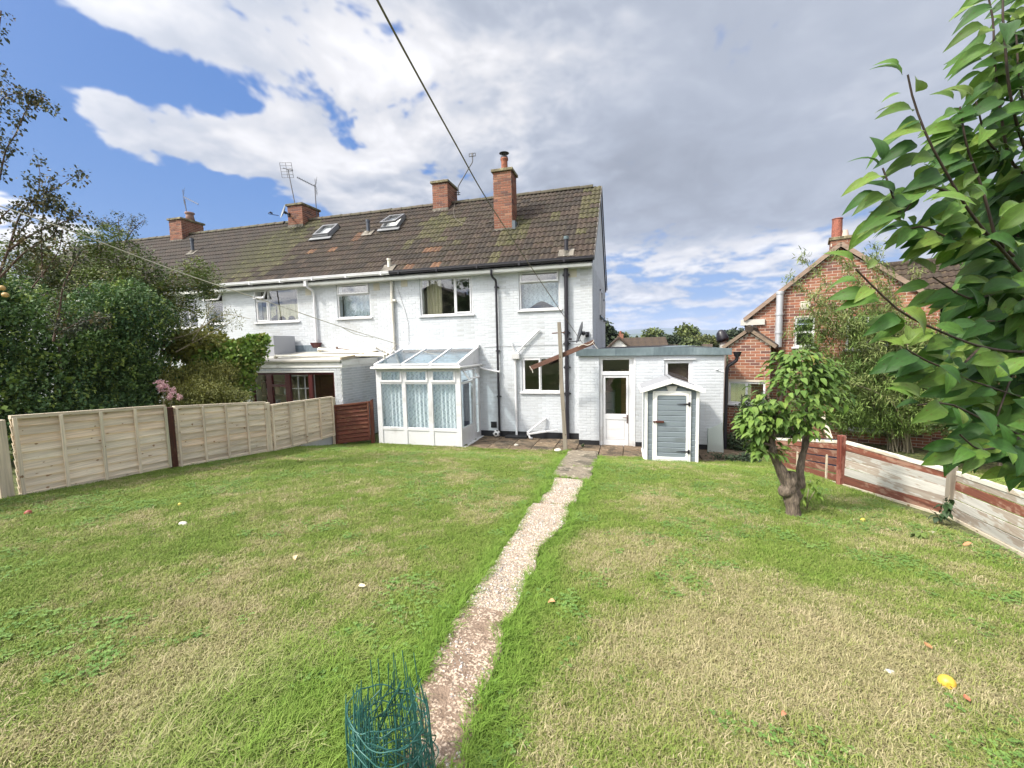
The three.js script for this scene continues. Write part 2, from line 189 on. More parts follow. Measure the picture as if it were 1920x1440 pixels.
// ------------------------------------------------------------------ terrain
function ground0(z) {
  if (z > 4.0) return 0.1 * (z - 0.4);
  if (z > 1.6) { const s = (z - 1.6) / 2.4; return 0.36 * (3 * s * s - 2 * s * s * s) + 2.4 * 0.1 * (s * s * s - s * s); }
  if (z > -8) return 0;
  return -6 * (1 - Math.exp((z + 8) / 75)) - 2.0 * (1 - Math.exp((z + 8) / 260));
}
const groundY = (x, z) => { let y = ground0(z); if (z > 14) y = ground0(14) + (z - 14) * 0.03; return y + (z > 1.7 ? (fbm3(x * 0.9, 0.5, z * 0.9, 3) - 0.5) * 0.05 * sstep(1.7, 3, z) : 0); };
function gnd(px, py) { const r = ray(px, py); let t = 0.8; for (let i = 0; i < 4000; i++) { t += 0.006; const p = r.clone().multiplyScalar(t).add(CAM); if (p.y <= groundY(p.x, p.z)) return p; } return r.multiplyScalar(t).add(CAM); }
const dry = [[330, 1290, 1.0], [230, 1350, .9], [520, 1340, .8], [150, 1210, .75], [420, 1190, .55], [620, 1150, .8], [560, 1090, .6], [330, 1010, .25], [620, 1010, .7], [700, 1035, .75], [850, 905, .75], [800, 880, .5], [760, 940, .45], [900, 960, .35], [1150, 1020, .7], [1260, 1050, .75], [1190, 1080, .55], [1300, 1030, .4], [1390, 965, .55], [1470, 1165, 1.0], [1560, 1190, .8], [1400, 1230, .7], [1250, 1255, .7], [1180, 1240, .5], [1260, 1320, .8], [1330, 1390, .75], [1440, 1340, .5], [1700, 1240, .5], [1720, 1290, .8], [1600, 1260, .5], [1800, 1110, .4], [1560, 1400, .5], [1750, 1390, .4], [1450, 1260, .6], [260, 1090, .3], [480, 960, .2], [1230, 930, .3], [1160, 940, .25]].map(([x, y, w]) => { const p = gnd(x, y); return [p.x, p.z, w, 0.28 + 0.12 * p.distanceTo(CAM) * 0.6]; });
function straw(x, z) { let s = 0.10; for (const [a, b, w, r] of dry) { const q = ((x - a) ** 2 + (z - b) ** 2) / (r * r); if (q < 5) s += w * 0.32 * Math.exp(-q * 0.9); } return clamp(s + (fbm3(x * 1.6, 3.1, z * 1.6, 4) - 0.5) * 1.35 + (fbm3(x * 6, 9.1, z * 6, 3) - 0.5) * 1.0); }

// path outline: left and right edge, near to far, and where its slabs break
const pathDef = [
  ['aggregate', [[866, 1475], [872, 1440], [889, 1360], [905, 1310], [925, 1270], [938, 1235], [945, 1200], [938, 1180], [962, 1160]], [[742, 1475], [750, 1430], [764, 1380], [775, 1330], [790, 1290], [812, 1245], [835, 1205], [852, 1170], [872, 1140]]],
  ['aggregate', [[963, 1158], [985, 1100], [1003, 1070], [1011, 1032]], [[873, 1138], [905, 1090], [926, 1062], [950, 1026]]],
  ['aggregate', [[1012, 1029], [1035, 1010], [1060, 985], [1066, 966], [1064, 951]], [[951, 1023], [968, 1000], [985, 968], [990, 956], [1002, 947]]],
  ['aggregate', [[1066, 949], [1080, 944], [1085, 925], [1093, 915], [1094, 903]], [[1012, 944], [1018, 932], [1032, 922], [1037, 908], [1040, 898]]],
  ['grey slab', [[1108, 901], [1112, 879]], [[1035, 893], [1046, 876]]],
  ['grey slab', [[1113, 878], [1119, 867], [1121, 848]], [[1047, 875], [1055, 862], [1066, 846]]],
];
const slabPolys = pathDef.map(([k, r, l]) => ({ kind: k, pts: [...r, ...l.slice().reverse()].map(([x, y]) => { const p = gnd(x, y); return [p.x, p.z]; }) }));
const pathHull = [...pathDef.flatMap((p) => p[1]), ...pathDef.flatMap((p) => p[2]).reverse()].map(([x, y]) => { const p = gnd(x, y); return [p.x, p.z]; });
const inPoly = (pts, x, z) => { let c = false; for (let i = 0, j = pts.length - 1; i < pts.length; j = i++) { const [xi, zi] = pts[i], [xj, zj] = pts[j]; if ((zi > z) !== (zj > z) && x < ((xj - xi) * (z - zi)) / (zj - zi) + xi) c = !c; } return c; };
const edgeDist = (pts, x, z) => { let m = 9; for (let i = 0, j = pts.length - 1; i < pts.length; j = i++) { const [ax, az] = pts[j], [bx, bz] = pts[i]; const dx = bx - ax, dz = bz - az, t = clamp(((x - ax) * dx + (z - az) * dz) / (dx * dx + dz * dz)); m = Math.min(m, Math.hypot(x - ax - t * dx, z - az - t * dz)); } return m; };
const onPath = (x, z) => slabPolys.some((s) => inPoly(s.pts, x, z));
const pathDist = (x, z) => { let m = 9; for (const s of slabPolys) { const d = edgeDist(s.pts, x, z); m = Math.min(m, inPoly(s.pts, x, z) ? 0 : d); } return m; };
const PATIO = { x0: -3.25, x1: 3.75, z0: -0.2, z1: 1.75 };
const patioEdge = (x) => (x < -0.4 ? 1.55 + 0.10 * Math.sin(x * 2.1) : x < 0.35 ? 1.95 : 1.85 + 0.06 * Math.sin(x * 3));
const paved = (x, z) => x > -3.3 && x < 3.75 && z < patioEdge(x);
{
  const rad = [0]; for (let r = 0.22; r < 14; r += 0.22) rad.push(r); for (let r = 14; r < 9000; r *= 1.12) rad.push(r);
  const NA = 180, pos = [], col = [], uv = [], idx = [];
  rad.forEach((r) => { for (let k = 0; k <= NA; k++) { const a = (k / NA) * Math.PI * 2, x = -0.5 + Math.cos(a) * r, z = 5.5 + Math.sin(a) * r; let y = groundY(x, z); if (paved(x, z) || onPath(x, z)) y -= 0.05; const bare = inPoly(pathHull, x, z); if (r > 300) y += (fbm3(x * 0.002, 1, z * 0.002, 3) - 0.5) * 8 * sstep(300, 900, r); pos.push(x, y, z); uv.push(x, z);
    const s = r < 16 ? straw(x, z) : 0.25; const soil = paved(x, z) || bare ? 1 : 0; const c = L3([0.15, 0.19, 0.045], [0.36, 0.31, 0.17], s); const f = r > 25 ? L3(c, [0.05, 0.085, 0.025], sstep(25, 60, r)) : c; const q = soil ? [0.16, 0.115, 0.08] : f; col.push(...q); } });
  for (let i = 0; i < rad.length - 1; i++) for (let k = 0; k < NA; k++) { const a = i * (NA + 1) + k, b = a + NA + 1; idx.push(a, a + 1, b, b, a + 1, b + 1); }
  const g = new THREE.BufferGeometry(); g.setAttribute('position', new THREE.Float32BufferAttribute(pos, 3)); g.setAttribute('color', new THREE.Float32BufferAttribute(col, 3)); g.setAttribute('uv', new THREE.Float32BufferAttribute(uv, 2)); g.setIndex(idx); g.computeVertexNormals();
  const turf = tex(512, 512, (u, v) => 0.55 + (fb2(u, v, 24, 24, 4, 3) - 0.5) * 1.1 + (fb2(u, v, 90, 90, 2, 8) - 0.5) * 0.7, { rep: [0.9, 0.9] });
  struct('lawn', g, std({ map: turf, vertexColors: true, roughness: 1, bumpMap: turf, bumpScale: 0.03 }));
}
// hills on the horizon
{
  const ridge = (name, dist, prof, mat, depth) => { const N = 90, pos = [], idx = []; for (let i = 0; i <= N; i++) { const a = mix(-1.5, 1.5, i / N), h = prof(a), x = Math.sin(a) * dist, z = -Math.cos(a) * dist; pos.push(x * 0.86, -14, z * 0.86, x, h, z, x * 1.25, -14, z * 1.25); } for (let i = 0; i < N; i++) for (let k = 0; k < 2; k++) { const a = i * 3 + k; idx.push(a, a + 3, a + 1, a + 1, a + 3, a + 4); } const g = new THREE.BufferGeometry(); g.setAttribute('position', new THREE.Float32BufferAttribute(pos, 3)); g.setIndex(idx); g.computeVertexNormals(); return struct(name, g, mat); };
  ridge('hills', 6200, (a) => 2.7 + 6200 * Math.tan(THREE.MathUtils.degToRad(1.35 + 0.42 * Math.exp(-(((a - 0.06) / 0.10) ** 2)) + 0.12 * Math.sin(a * 9 + 2) + 0.05 * Math.sin(a * 31))), std({ color: lin(0.045, 0.075, 0.06), roughness: 1 }));
  ridge('hills', 3600, (a) => 2.7 + 3600 * Math.tan(THREE.MathUtils.degToRad(0.80 + 0.30 * Math.sin(a * 7 + 1.2) + 0.15 * Math.sin(a * 23 + 1))), std({ color: lin(0.05, 0.085, 0.04), roughness: 1 }));
}
// garden path: each slab is laid on its own
{
  const path = new THREE.Group(); path.name = 'path'; path.userData.kind = 'structure'; scene.add(path);
  const agg = std({ map: tex(1024, 1024, (u, v) => { const a = fb2(u, v, 70, 70, 2, 5), b = fb2(u, v, 34, 34, 2, 15), p = sstep(0.56, 0.64, a) * 0.8 + sstep(0.60, 0.66, b) * 0.6, d = fb2(u, v, 6, 6, 4, 31); const c = L3([0.52, 0.47, 0.42], [0.70, 0.65, 0.59], d); return L3(c, [0.93, 0.87, 0.80], clamp(p)); }, { srgb: true, rep: [2.1, 2.1] }), color: lin(0.70, 0.655, 0.605), roughness: 0.95, bumpMap: T.speck, bumpScale: 0.008 });
  const mud = std({ map: tex(1024, 1024, (u, v) => { const a = fb2(u, v, 70, 70, 2, 5), b = fb2(u, v, 34, 34, 2, 15), d = fb2(u, v, 5, 5, 4, 31), p = (sstep(0.60, 0.66, a) * 0.7 + sstep(0.66, 0.70, b) * 0.7) * sstep(0.32, 0.52, d), e = fb2(u, v, 12, 12, 4, 41); const c = L3([0.50, 0.44, 0.385], [0.68, 0.61, 0.55], e); return L3(c, [0.93, 0.88, 0.82], clamp(p)); }, { srgb: true, rep: [1.7, 1.7] }), color: lin(0.66, 0.60, 0.545), roughness: 0.95, bumpMap: T.speck, bumpScale: 0.010 });
  const rnd = rng(77), pebbles = [], pcol = [];
  slabPolys.forEach((s, k) => {
    const pts = s.pts, dense = []; pts.forEach((p, i) => { const q = pts[(i + 1) % pts.length], L = Math.hypot(q[0] - p[0], q[1] - p[1]), n = Math.max(1, Math.round(L / 0.07)); for (let j = 0; j < n; j++) { const t = j / n, w = s.kind === 'aggregate' ? 0.018 : 0.006; dense.push([mix(p[0], q[0], t) + (rnd() - 0.5) * w, mix(p[1], q[1], t) + (rnd() - 0.5) * w]); } });
    const g = new THREE.ExtrudeGeometry(shapeOf(dense.map(([x, z]) => [x, -z])), { depth: 0.09, bevelEnabled: true, bevelThickness: 0.012, bevelSize: 0.008, bevelSegments: 1, curveSegments: 1 }).rotateX(-Math.PI / 2);
    const p = g.attributes.position; for (let i = 0; i < p.count; i++) { const x = p.getX(i), z = p.getZ(i); p.setY(i, p.getY(i) - 0.10 + 0.026 + groundY(x, z)); } g.computeVertexNormals();
    const m = put('paving_slab', boxUV(flat(g)), k === 0 ? mud : s.kind === 'aggregate' ? agg : MT.conc, path);
    if (s.kind === 'aggregate') { let x0 = 9, x1 = -9, z0 = 99, z1 = -9; for (const [x, z] of pts) { x0 = Math.min(x0, x); x1 = Math.max(x1, x); z0 = Math.min(z0, z); z1 = Math.max(z1, z); } const n = (x1 - x0) * (z1 - z0) * (k < 1 ? 1500 : 2600); for (let i = 0; i < n; i++) { const x = mix(x0, x1, rnd()), z = mix(z0, z1, rnd()); if (!inPoly(pts, x, z)) continue; const cov = fbm3(x * 4, 2, z * 4, 3); if (k === 0 && cov < 0.50 + rnd() * 0.14) continue; const sz = 0.0035 + rnd() * rnd() * 0.011; pebbles.push(TR(x, groundY(x, z) + 0.027, z, rnd() * 3, rnd() * 3, rnd() * 3, sz, sz * 0.55, sz * 0.8)); const l = 0.26 + rnd() * 0.40; pcol.push(lin(l, l * (0.87 + rnd() * 0.1), l * (0.74 + rnd() * 0.18))); } }
  });
  const stoneGeo = new THREE.IcosahedronGeometry(1, 0);
  inst('pebbles', stoneGeo, std({ roughness: 0.9, bumpMap: T.speck, bumpScale: 0.001 }), pebbles, pcol, path);
}
// patio of stone slabs along the back of the house
{
  const patio = new THREE.Group(); patio.name = 'patio'; patio.userData.kind = 'structure'; scene.add(patio);
  const rnd = rng(31), mats = [[0.52, 0.42, 0.34], [0.44, 0.36, 0.29], [0.60, 0.50, 0.40], [0.40, 0.345, 0.29]].map((c) => std({ map: T.conc, color: lin(...c), bumpMap: T.speck, bumpScale: 0.004, roughness: 0.95 }));
  for (let i = 0; i < 12; i++) for (let j = 0; j < 4; j++) {
    const w = 0.585, x = -3.0 + i * w, z = 0.12 + j * 0.5; if (z > patioEdge(x) - 0.12 || x > 3.75) continue;
    const m = put('paving_slab', boxUV(flat(new RoundedBoxGeometry(w - 0.016, 0.06, 0.484, 1, 0.008))), mats[Math.floor(rnd() * 4)], patio);
    m.position.set(x + w / 2 - 0.25, -0.03 + (rnd() - 0.5) * 0.012 - 0.0, z + 0.24); m.rotation.set((rnd() - 0.5) * 0.02, (rnd() - 0.5) * 0.02, (rnd() - 0.5) * 0.02);
  }
}
// ------------------------------------------------------------------ grass of the lawn
function bladeTuft(n, h, spread, lean, seed) {
  const rnd = rng(seed), pos = [];
  for (let i = 0; i < n; i++) { const a = rnd() * 6.283, r = Math.sqrt(rnd()) * spread, x = Math.cos(a) * r, z = Math.sin(a) * r, hh = h * (0.55 + rnd() * 0.75), b = rnd() * 6.283, l = lean * (0.3 + rnd()), w = 0.0011 + rnd() * 0.0013; const dx = Math.cos(b), dz = Math.sin(b), px = -dz * w, pz = dx * w; const m = [x + dx * l * hh * 0.35, hh * 0.62, z + dz * l * hh * 0.35], t = [x + dx * l * hh, hh * (1 - 0.25 * l), z + dz * l * hh];
    pos.push(x - px, 0, z - pz, x + px, 0, z + pz, m[0] + px * 0.8, m[1], m[2] + pz * 0.8, x - px, 0, z - pz, m[0] + px * 0.8, m[1], m[2] + pz * 0.8, m[0] - px * 0.8, m[1], m[2] - pz * 0.8, m[0] - px * 0.8, m[1], m[2] - pz * 0.8, m[0] + px * 0.8, m[1], m[2] + pz * 0.8, t[0], t[1], t[2]); }
  const g = new THREE.BufferGeometry(); g.setAttribute('position', new THREE.Float32BufferAttribute(pos, 3)); g.computeVertexNormals(); return g;
}
{
  const rnd = rng(4242), mat = new THREE.MeshPhysicalMaterial({ color: 0xffffff, roughness: 0.75, transmission: 0.25, thickness: 0, side: THREE.DoubleSide, specularIntensity: 0.3 });
  const short = bladeTuft(26, 0.027, 0.055, 0.95, 3), flatT = bladeTuft(26, 0.022, 0.06, 1.5, 9), long = bladeTuft(22, 0.070, 0.04, 0.8, 6);
  const S = [[], []], F = [[], []], G = [[], []];
  const shadeSide = (x) => 0;
  const lay = (x, z, d) => {
    if (paved(x, z) || x < -7.02 && z < 9.5 || x > 11 || (x > 4.3 && x < 4.75)) return; if (z < 2.35 && x < -3.2 && x > -6.0 && z < 1.62) return; if (z < 1.5) return;
    const pd = pathDist(x, z), hull = inPoly(pathHull, x, z); if (hull && edgeDist(pathHull, x, z) > 0.014 && !(z < 6.6 && rnd() < 0.5 && edgeDist(pathHull, x, z) < 0.1 && !onPath(x, z)) && !(pd > 0.006 && z < 7.0 && rnd() < 0.25)) return;
    let st = straw(x, z); const fence = Math.min(Math.abs(x + 7), 9), near = Math.max(0, 1 - pd / 0.30), lush = clamp(near * 0.85 * (0.55 + fbm3(x * 3, 8, z * 3, 2)) + (fence < 0.6 ? 0.35 * (1 - fence / 0.6) : 0));
    const wl = Math.exp(-((x + 0.5) ** 2 + (z - 10.6) ** 2) / 0.35); st = clamp(st - lush * 0.7 - wl * 0.5);
    const y = groundY(x, z) - 0.004, sc = 0.75 + rnd() * 0.55, k = rnd();
    const green = L3([0.125, 0.215, 0.028], [0.225, 0.315, 0.058], rnd()), str = L3([0.34, 0.285, 0.155], [0.54, 0.46, 0.29], rnd()), oliv = L3([0.205, 0.25, 0.06], [0.33, 0.34, 0.12], rnd());
    let c = rnd() < st * 0.95 - 0.05 ? L3(oliv, str, 0.45 + 0.55 * k) : L3(green, oliv, clamp(st * 1.5 + (k - 0.35) * 1.1)); c = L3(c, [0.15, 0.27, 0.035], clamp(lush * 0.8 + wl * 0.5));
    const tuss = fbm3(x * 9 + 3, 2.7, z * 9, 2) > 0.73, tall = lush > 0.42 && rnd() < 0.75 || wl > 0.35 && rnd() < 0.6 || (tuss && rnd() < 0.5), D = tall ? G : rnd() < 0.5 ? S : F; D[0].push(TR(x, y, z, (rnd() - 0.5) * 0.3, rnd() * 6.28, (rnd() - 0.5) * 0.3, sc * (d > 6 ? 1.2 : 1), sc * (tall ? clamp(0.32 + lush * 0.45 + wl * 0.4, 0.3, 1.0) : 1), sc * (d > 6 ? 1.2 : 1))); D[1].push(lin(...c));
  };
  // density falls with distance from the camera's standing point
  for (let x = -13; x < 11; x += 0.5) for (let z = 1.5; z < 12.2; z += 0.5) { const d = Math.hypot(x + 0.25 - CAM.x, z + 0.25 - CAM.z, 1.6), dv = V(x + 0.25, groundY(x, z), z + 0.25).sub(CAM).applyMatrix4(R2.clone().invert()); if (dv.z > -0.4 && d > 2.2) continue; if (Math.abs(dv.x / -dv.z) > 1.45 && d > 2.5) continue; const n = 0.25 * clamp(5200 / Math.pow(Math.max(d, 1.5), 0.95), 340, 3600); for (let i = 0; i < n; i++) { const xx = x + rnd() * 0.5, zz = z + rnd() * 0.5; lay(xx, zz, d); } }
  const grass = new THREE.Group(); grass.name = 'grass'; scene.add(grass); tag(grass, 'mown grass of the lawn, green with straw-coloured dry patches', 'grass', null, 'stuff');
  inst('blades', short, mat, S[0], S[1], grass); inst('blades', flatT, mat, F[0], F[1], grass); inst('blades', long, mat, G[0], G[1], grass);
  const cloverGeo = (() => { const pos = []; for (let q = 0; q < 5; q++) { const a0 = q * 1.9, ox = Math.cos(q * 2.4) * 0.022 * Math.sqrt(q), oz = Math.sin(q * 2.4) * 0.022 * Math.sqrt(q), h = 0.016 + 0.006 * (q % 3); for (let k = 0; k < 3; k++) { const a = a0 + k * 2.094, c = Math.cos(a), s = Math.sin(a), w = 0.0075, l = 0.013; const P = (f, g, y) => [ox + c * f - s * g, h + y, oz + s * f + c * g]; pos.push(...P(0, 0, 0), ...P(l * 0.6, w, 0.002), ...P(l, 0, -0.001), ...P(0, 0, 0), ...P(l, 0, -0.001), ...P(l * 0.6, -w, 0.002)); } } const g2 = new THREE.BufferGeometry(); g2.setAttribute('position', new THREE.Float32BufferAttribute(pos, 3)); g2.computeVertexNormals(); return g2; })();
  const cm = [], cc = []; for (let i = 0; i < 60000 && cm.length < 5200; i++) { const x = -6.8 + rnd() * 11.2, z = 2.2 + rnd() * 9.0; if (inPoly(pathHull, x, z) || paved(x, z) || fbm3(x * 1.9 + 4, 6, z * 1.9, 3) < 0.56 || straw(x, z) > 0.55) continue; const s = 0.7 + rnd() * 0.7; cm.push(TR(x, groundY(x, z), z, (rnd() - 0.5) * 0.3, rnd() * 6.28, (rnd() - 0.5) * 0.3, s)); cc.push(lin(...L3([0.10, 0.20, 0.045], [0.19, 0.30, 0.075], rnd()))); }
  inst('clover', cloverGeo, mat, cm, cc, grass);
  console.log('grass', S[0].length, F[0].length, G[0].length);
}
// ------------------------------------------------------------------ pieces of houses
const EAVE = V(0, 5.02, 0.27), RIDGE = V(0, 8.0, -3.2), UPS = RIDGE.clone().sub(EAVE), SL = UPS.length(); UPS.normalize();
const RN = V(1, 0, 0).cross(UPS).normalize();
const onRoof = (px, py) => { const r = ray(px, py), t = EAVE.clone().sub(CAM).dot(RN) / r.dot(RN); const p = r.multiplyScalar(t).add(CAM); return { x: p.x, s: p.clone().sub(EAVE).dot(UPS), p }; };
const roofPt = (x, s, n = 0) => V(x, 0, 0).add(V(0, EAVE.y, EAVE.z)).addScaledVector(UPS, s).addScaledVector(RN, n);
const RB = new THREE.Matrix4().makeBasis(V(1, 0, 0), UPS, RN), RQ = new THREE.Quaternion().setFromRotationMatrix(RB);
const brickGeo = boxUV(flat(new RoundedBoxGeometry(1, 1, 1, 1, 0.06)));
const wallBrick = flat(new RoundedBoxGeometry(0.215, 0.065, 0.03, 1, 0.005)); boxUV(wallBrick);
// running-bond bricks on a plane: map(u, v) places the centre of a brick, holes are rectangles left out
function bond(u0, u1, v0, v1, holes, inside, seed, place, tint) {
  const rnd = rng(seed), ms = [], cs = [], U0 = u0, U1 = u1; let row = 0;
  for (let v = v0; v + 0.03 < v1; v += 0.075, row++) {
    let cuts = [inside ? inside(v + 0.072) : [U0, U1]]; if (cuts[0][1] - cuts[0][0] < 0.03) continue; for (const h of holes) if (h.y0 < v + 0.055 && h.y1 > v + 0.012) cuts = cuts.flatMap(([a, b]) => (h.x0 >= b || h.x1 <= a ? [[a, b]] : [[a, h.x0], [h.x1, b]].filter(([p, q]) => q - p > 0.02)));
    for (const [a, b] of cuts) { for (let u = Math.floor((a - (row % 2) * 0.1125) / 0.225) * 0.225 + (row % 2) * 0.1125; u < b; u += 0.225) { const p = Math.max(u + 0.005, a + 0.003), q = Math.min(u + 0.22, b - 0.003); if (q - p < 0.03) continue; const m = (p + q) / 2; ms.push(place(m, v + 0.0375, (q - p) / 0.215, (rnd() - 0.5) * 0.0035, (rnd() - 0.5) * 0.006)); cs.push(lin(...tint(rnd, m, v))); } }
  }
  return [ms, cs];
}
const whiteTint = (dirty, holes = []) => (r, u, v) => { let st = 0; for (const h of holes) if (u > h.x0 - 0.1 && u < h.x1 + 0.1 && v < h.y0 && v > h.y0 - 1.3) st += 0.75 * sstep(1.3, 0.0, h.y0 - v) * sstep(0.42, 0.72, fbm3(u * 7, v * 0.3, 5.5, 2)); if (v > 4.3) st += 0.35 * sstep(0.5, 0.8, fbm3(u * 4, v * 0.5, 6.6, 2)); const d = st * 0.45 + dirty * sstep(0.45, 0.75, fbm3(u * 1.3, v * 1.1, 3.3, 4)) + 0.45 * sstep(0.52, 0.78, fbm3(u * 5.5, v * 0.45, 8.1, 3)) * sstep(0.4, 0.6, fbm3(u, v * 0.8, 2.2, 2)) + 0.4 * sstep(0.7, 0.12, v) * fbm3(u * 3, v * 3, 1.1, 2), k = 0.94 + r() * 0.06; return [k * (1 - 0.30 * d), k * (1 - 0.32 * d), k * (1.01 - 0.36 * d)]; };
const redTint = (r) => { const k = r(); const c = k < 0.16 ? [0.15, 0.065, 0.05] : k < 0.34 ? [0.31, 0.145, 0.085] : [0.255, 0.098, 0.056]; return M3(c, 0.75 + r() * 0.45); };
const faceZ = (z) => (u, v, s, o, t) => TR(u, v, z - 0.013 + o, 0, 0, t * 0.3, s, 1, 1);
const faceX = (x) => (u, v, s, o, t) => TR(x - 0.013 + o, v, u, 0, Math.PI / 2, 0, s, 1, 1);
const faceXn = (x) => (u, v, s, o, t) => TR(x + 0.013 - o, v, u, 0, -Math.PI / 2, 0, s, 1, 1);

const pane = (parent, x0, x1, y0, y1, z, mat = MT.glass) => put('pane', new THREE.PlaneGeometry(x1 - x0, y1 - y0).translate((x0 + x1) / 2, (y0 + y1) / 2, z), mat, parent);
function frameMB(mb, r, z0, z1, t, tb = t) { mb.span(r.x0, r.x1, r.y0, r.y0 + tb, z0, z1, 0.006); mb.span(r.x0, r.x1, r.y1 - t, r.y1, z0, z1, 0.006); mb.span(r.x0, r.x0 + t, r.y0 + tb, r.y1 - t, z0, z1, 0.006); mb.span(r.x1 - t, r.x1, r.y0 + tb, r.y1 - t, z0, z1, 0.006); return mb; }
const inner = (r, t) => ({ x0: r.x0 + t, x1: r.x1 - t, y0: r.y0 + t, y1: r.y1 - t });
// window: outer rectangle on a wall face z; lights are {r, sash, open}
function windowZ(parent, r, z, lights, { t = 0.05, sill = true, mat = MT.upvc, name = 'window', dpt = 0.07, inset = 0.03 } = {}) {
  const mb = new MB(), f = z - inset; frameMB(mb, r, f - dpt, f, t);
  const xs = new Set(), w = new THREE.Group();
  for (const L of lights) { for (const m of L.bars ?? []) { if (m.x !== undefined) mb.span(m.x - t / 2, m.x + t / 2, (m.y0 ?? r.y0 + t), (m.y1 ?? r.y1 - t), f - dpt + 0.004, f - 0.003); else mb.span(m.x0 ?? r.x0 + t, m.x1 ?? r.x1 - t, m.y - t / 2, m.y + t / 2, f - dpt + 0.004, f - 0.003); } }
  const win = mb.build(name, mat, parent);
  for (const L of lights) if (L.r) {
    if (L.sash) {
      const s = new MB(), b = 0.045, piv = L.open ? V((L.r.x0 + L.r.x1) / 2, L.r.y1, f) : null, W = L.r.x1 - L.r.x0, H = L.r.y1 - L.r.y0;
      frameMB(s, { x0: -W / 2, x1: W / 2, y0: -H, y1: 0 }, -0.025, 0.018, b);
      const m = s.build('opening_light', mat, win); m.position.set((L.r.x0 + L.r.x1) / 2, L.r.y1, f); if (L.open) { m.rotation.x = -L.open; m.position.z += 0.03; }
      if (parent.isPart) { /* already one level down */ }
      const pg = new THREE.PlaneGeometry(W - 2 * b, H - 2 * b).translate(0, -H / 2, 0); const pm = put('pane', pg, r.y0 > 3 ? MT.glassHi : MT.glass, win); pm.position.copy(m.position); pm.rotation.copy(m.rotation);
    } else pane(win, L.r.x0, L.r.x1, L.r.y0, L.r.y1, f - 0.02, r.y0 > 3 ? MT.glassHi : MT.glass);
  }
  if (sill) new MB().span(r.x0 - 0.06, r.x1 + 0.06, r.y0 - 0.045, r.y0 + 0.002, z - 0.10, z + 0.055, 0.008).build('sill', mat, win);
  return win;
}
function curtain(label, x0, x1, y0, y1, z, mat, folds, amp, hem, seed) {                      // hanging cloth with folds; the hem may dip
  const nx = folds * 8, ny = 10, g = new THREE.PlaneGeometry(1, 1, nx, ny), p = g.attributes.position, uv = g.attributes.uv, rnd = rng(seed), ph = [rnd() * 6, rnd() * 6];
  for (let i = 0; i < p.count; i++) { const u = p.getX(i) + 0.5, v = p.getY(i) + 0.5, low = hem ? hem(u) : 0; p.setXYZ(i, mix(x0, x1, u), mix(y0 + low * (y1 - y0), y1, v), z + amp * Math.sin(u * folds * 6.283 + ph[0] + Math.sin(v * 2.2) * 0.5) * (0.75 + 0.25 * Math.sin(u * folds * 2.1 + ph[1]))); uv.setXY(i, u * (x1 - x0) * 1.8, v * (y1 - y0) * 1.0); }
  g.computeVertexNormals(); const m = put('curtain', g, mat); return tag(m, label, 'curtain');
}
function gutter(parent, x0, x1, mat, y = 4.985, z = 0.335, r = 0.062) {
  const g = new THREE.CylinderGeometry(r, r, x1 - x0, 12, 1, true, 0, Math.PI).rotateX(Math.PI / 2).rotateY(0); g.applyMatrix4(new THREE.Matrix4().makeRotationX(-Math.PI / 2)); g.applyMatrix4(new THREE.Matrix4().makeRotationZ(Math.PI / 2));
  const mb = new MB(); const c = new THREE.CylinderGeometry(r, r, x1 - x0, 14, 1, false).rotateZ(Math.PI / 2).scale(1, 0.92, 1).translate((x0 + x1) / 2, y, z); mb.add(c);
  mb.span(x0, x1, y + 0.028, y + 0.05, z + r - 0.008, z + r + 0.006); for (let x = x0 + 0.3; x < x1; x += 1.25) mb.span(x, x + 0.05, y - r - 0.006, y + 0.05, z - r, z + r + 0.008);
  return mb.build('gutter', mat, parent);
}
// double-roman roof tile: 0.30 wide, 0.38 long, front edge visible
const tileGeo = (() => { const n = 12, pos = [], L = 0.385; const P = []; for (let i = 0; i <= n; i++) { const x = (i / n) * 0.304, w = (x % 0.152) / 0.152, h = 0.026 * Math.pow(Math.sin(Math.PI * w), 2); P.push([x, h]); } const quad = (a, b, c, d) => pos.push(...a, ...b, ...c, ...a, ...c, ...d);
  for (let i = 0; i < n; i++) { const [x0, h0] = P[i], [x1, h1] = P[i + 1]; const t0 = 0.036, tt = 0.010; quad([x0, 0, h0 + t0], [x1, 0, h1 + t0], [x1, L, h1 + tt], [x0, L, h0 + tt]); quad([x0, 0, h0 + t0 - 0.022], [x1, 0, h1 + t0 - 0.022], [x1, 0, h1 + t0], [x0, 0, h0 + t0]); }
  quad([0.304, 0, 0.012], [0.304, L, 0], [0.304, L, 0.012], [0.304, 0, 0.036]);
  const g = new THREE.BufferGeometry(); g.setAttribute('position', new THREE.Float32BufferAttribute(pos, 3)); g.computeVertexNormals(); return g; })();
const tileGeos = [0, 1, 2, 3, 4, 5].map(() => boxUV(tileGeo.clone()));
const moss = (x, s) => { let m = (fbm3(x * 0.9, 4.4, s * 0.7, 4) - 0.5) * 1.6 + (fbm3(x * 5, 1.4, s * 5, 2) - 0.5) * 0.8; for (const [a, b, r, w] of mossSpots) m += w * Math.exp(-((x - a) ** 2 + ((s - b) * 0.8) ** 2) / (r * r)); return m; };
const mossSpots = [[[975, 420], 0.55, 0.9], [[955, 455], 0.35, 0.6], [[1120, 400], 0.3, 0.5], [[1095, 440], 0.35, 0.35], [[1090, 375], 0.7, 0.35], [[830, 415], 0.6, 0.5], [[800, 440], 0.8, 0.3], [[930, 480], 0.35, 0.5], [[545, 440], 1.3, 0.75], [[490, 470], 1.3, 0.7], [[470, 490], 1.0, 0.4], [[740, 400], 1, 0.25]].map(([p, r, w]) => { const q = onRoof(...p); return [q.x, q.s, r, w]; });
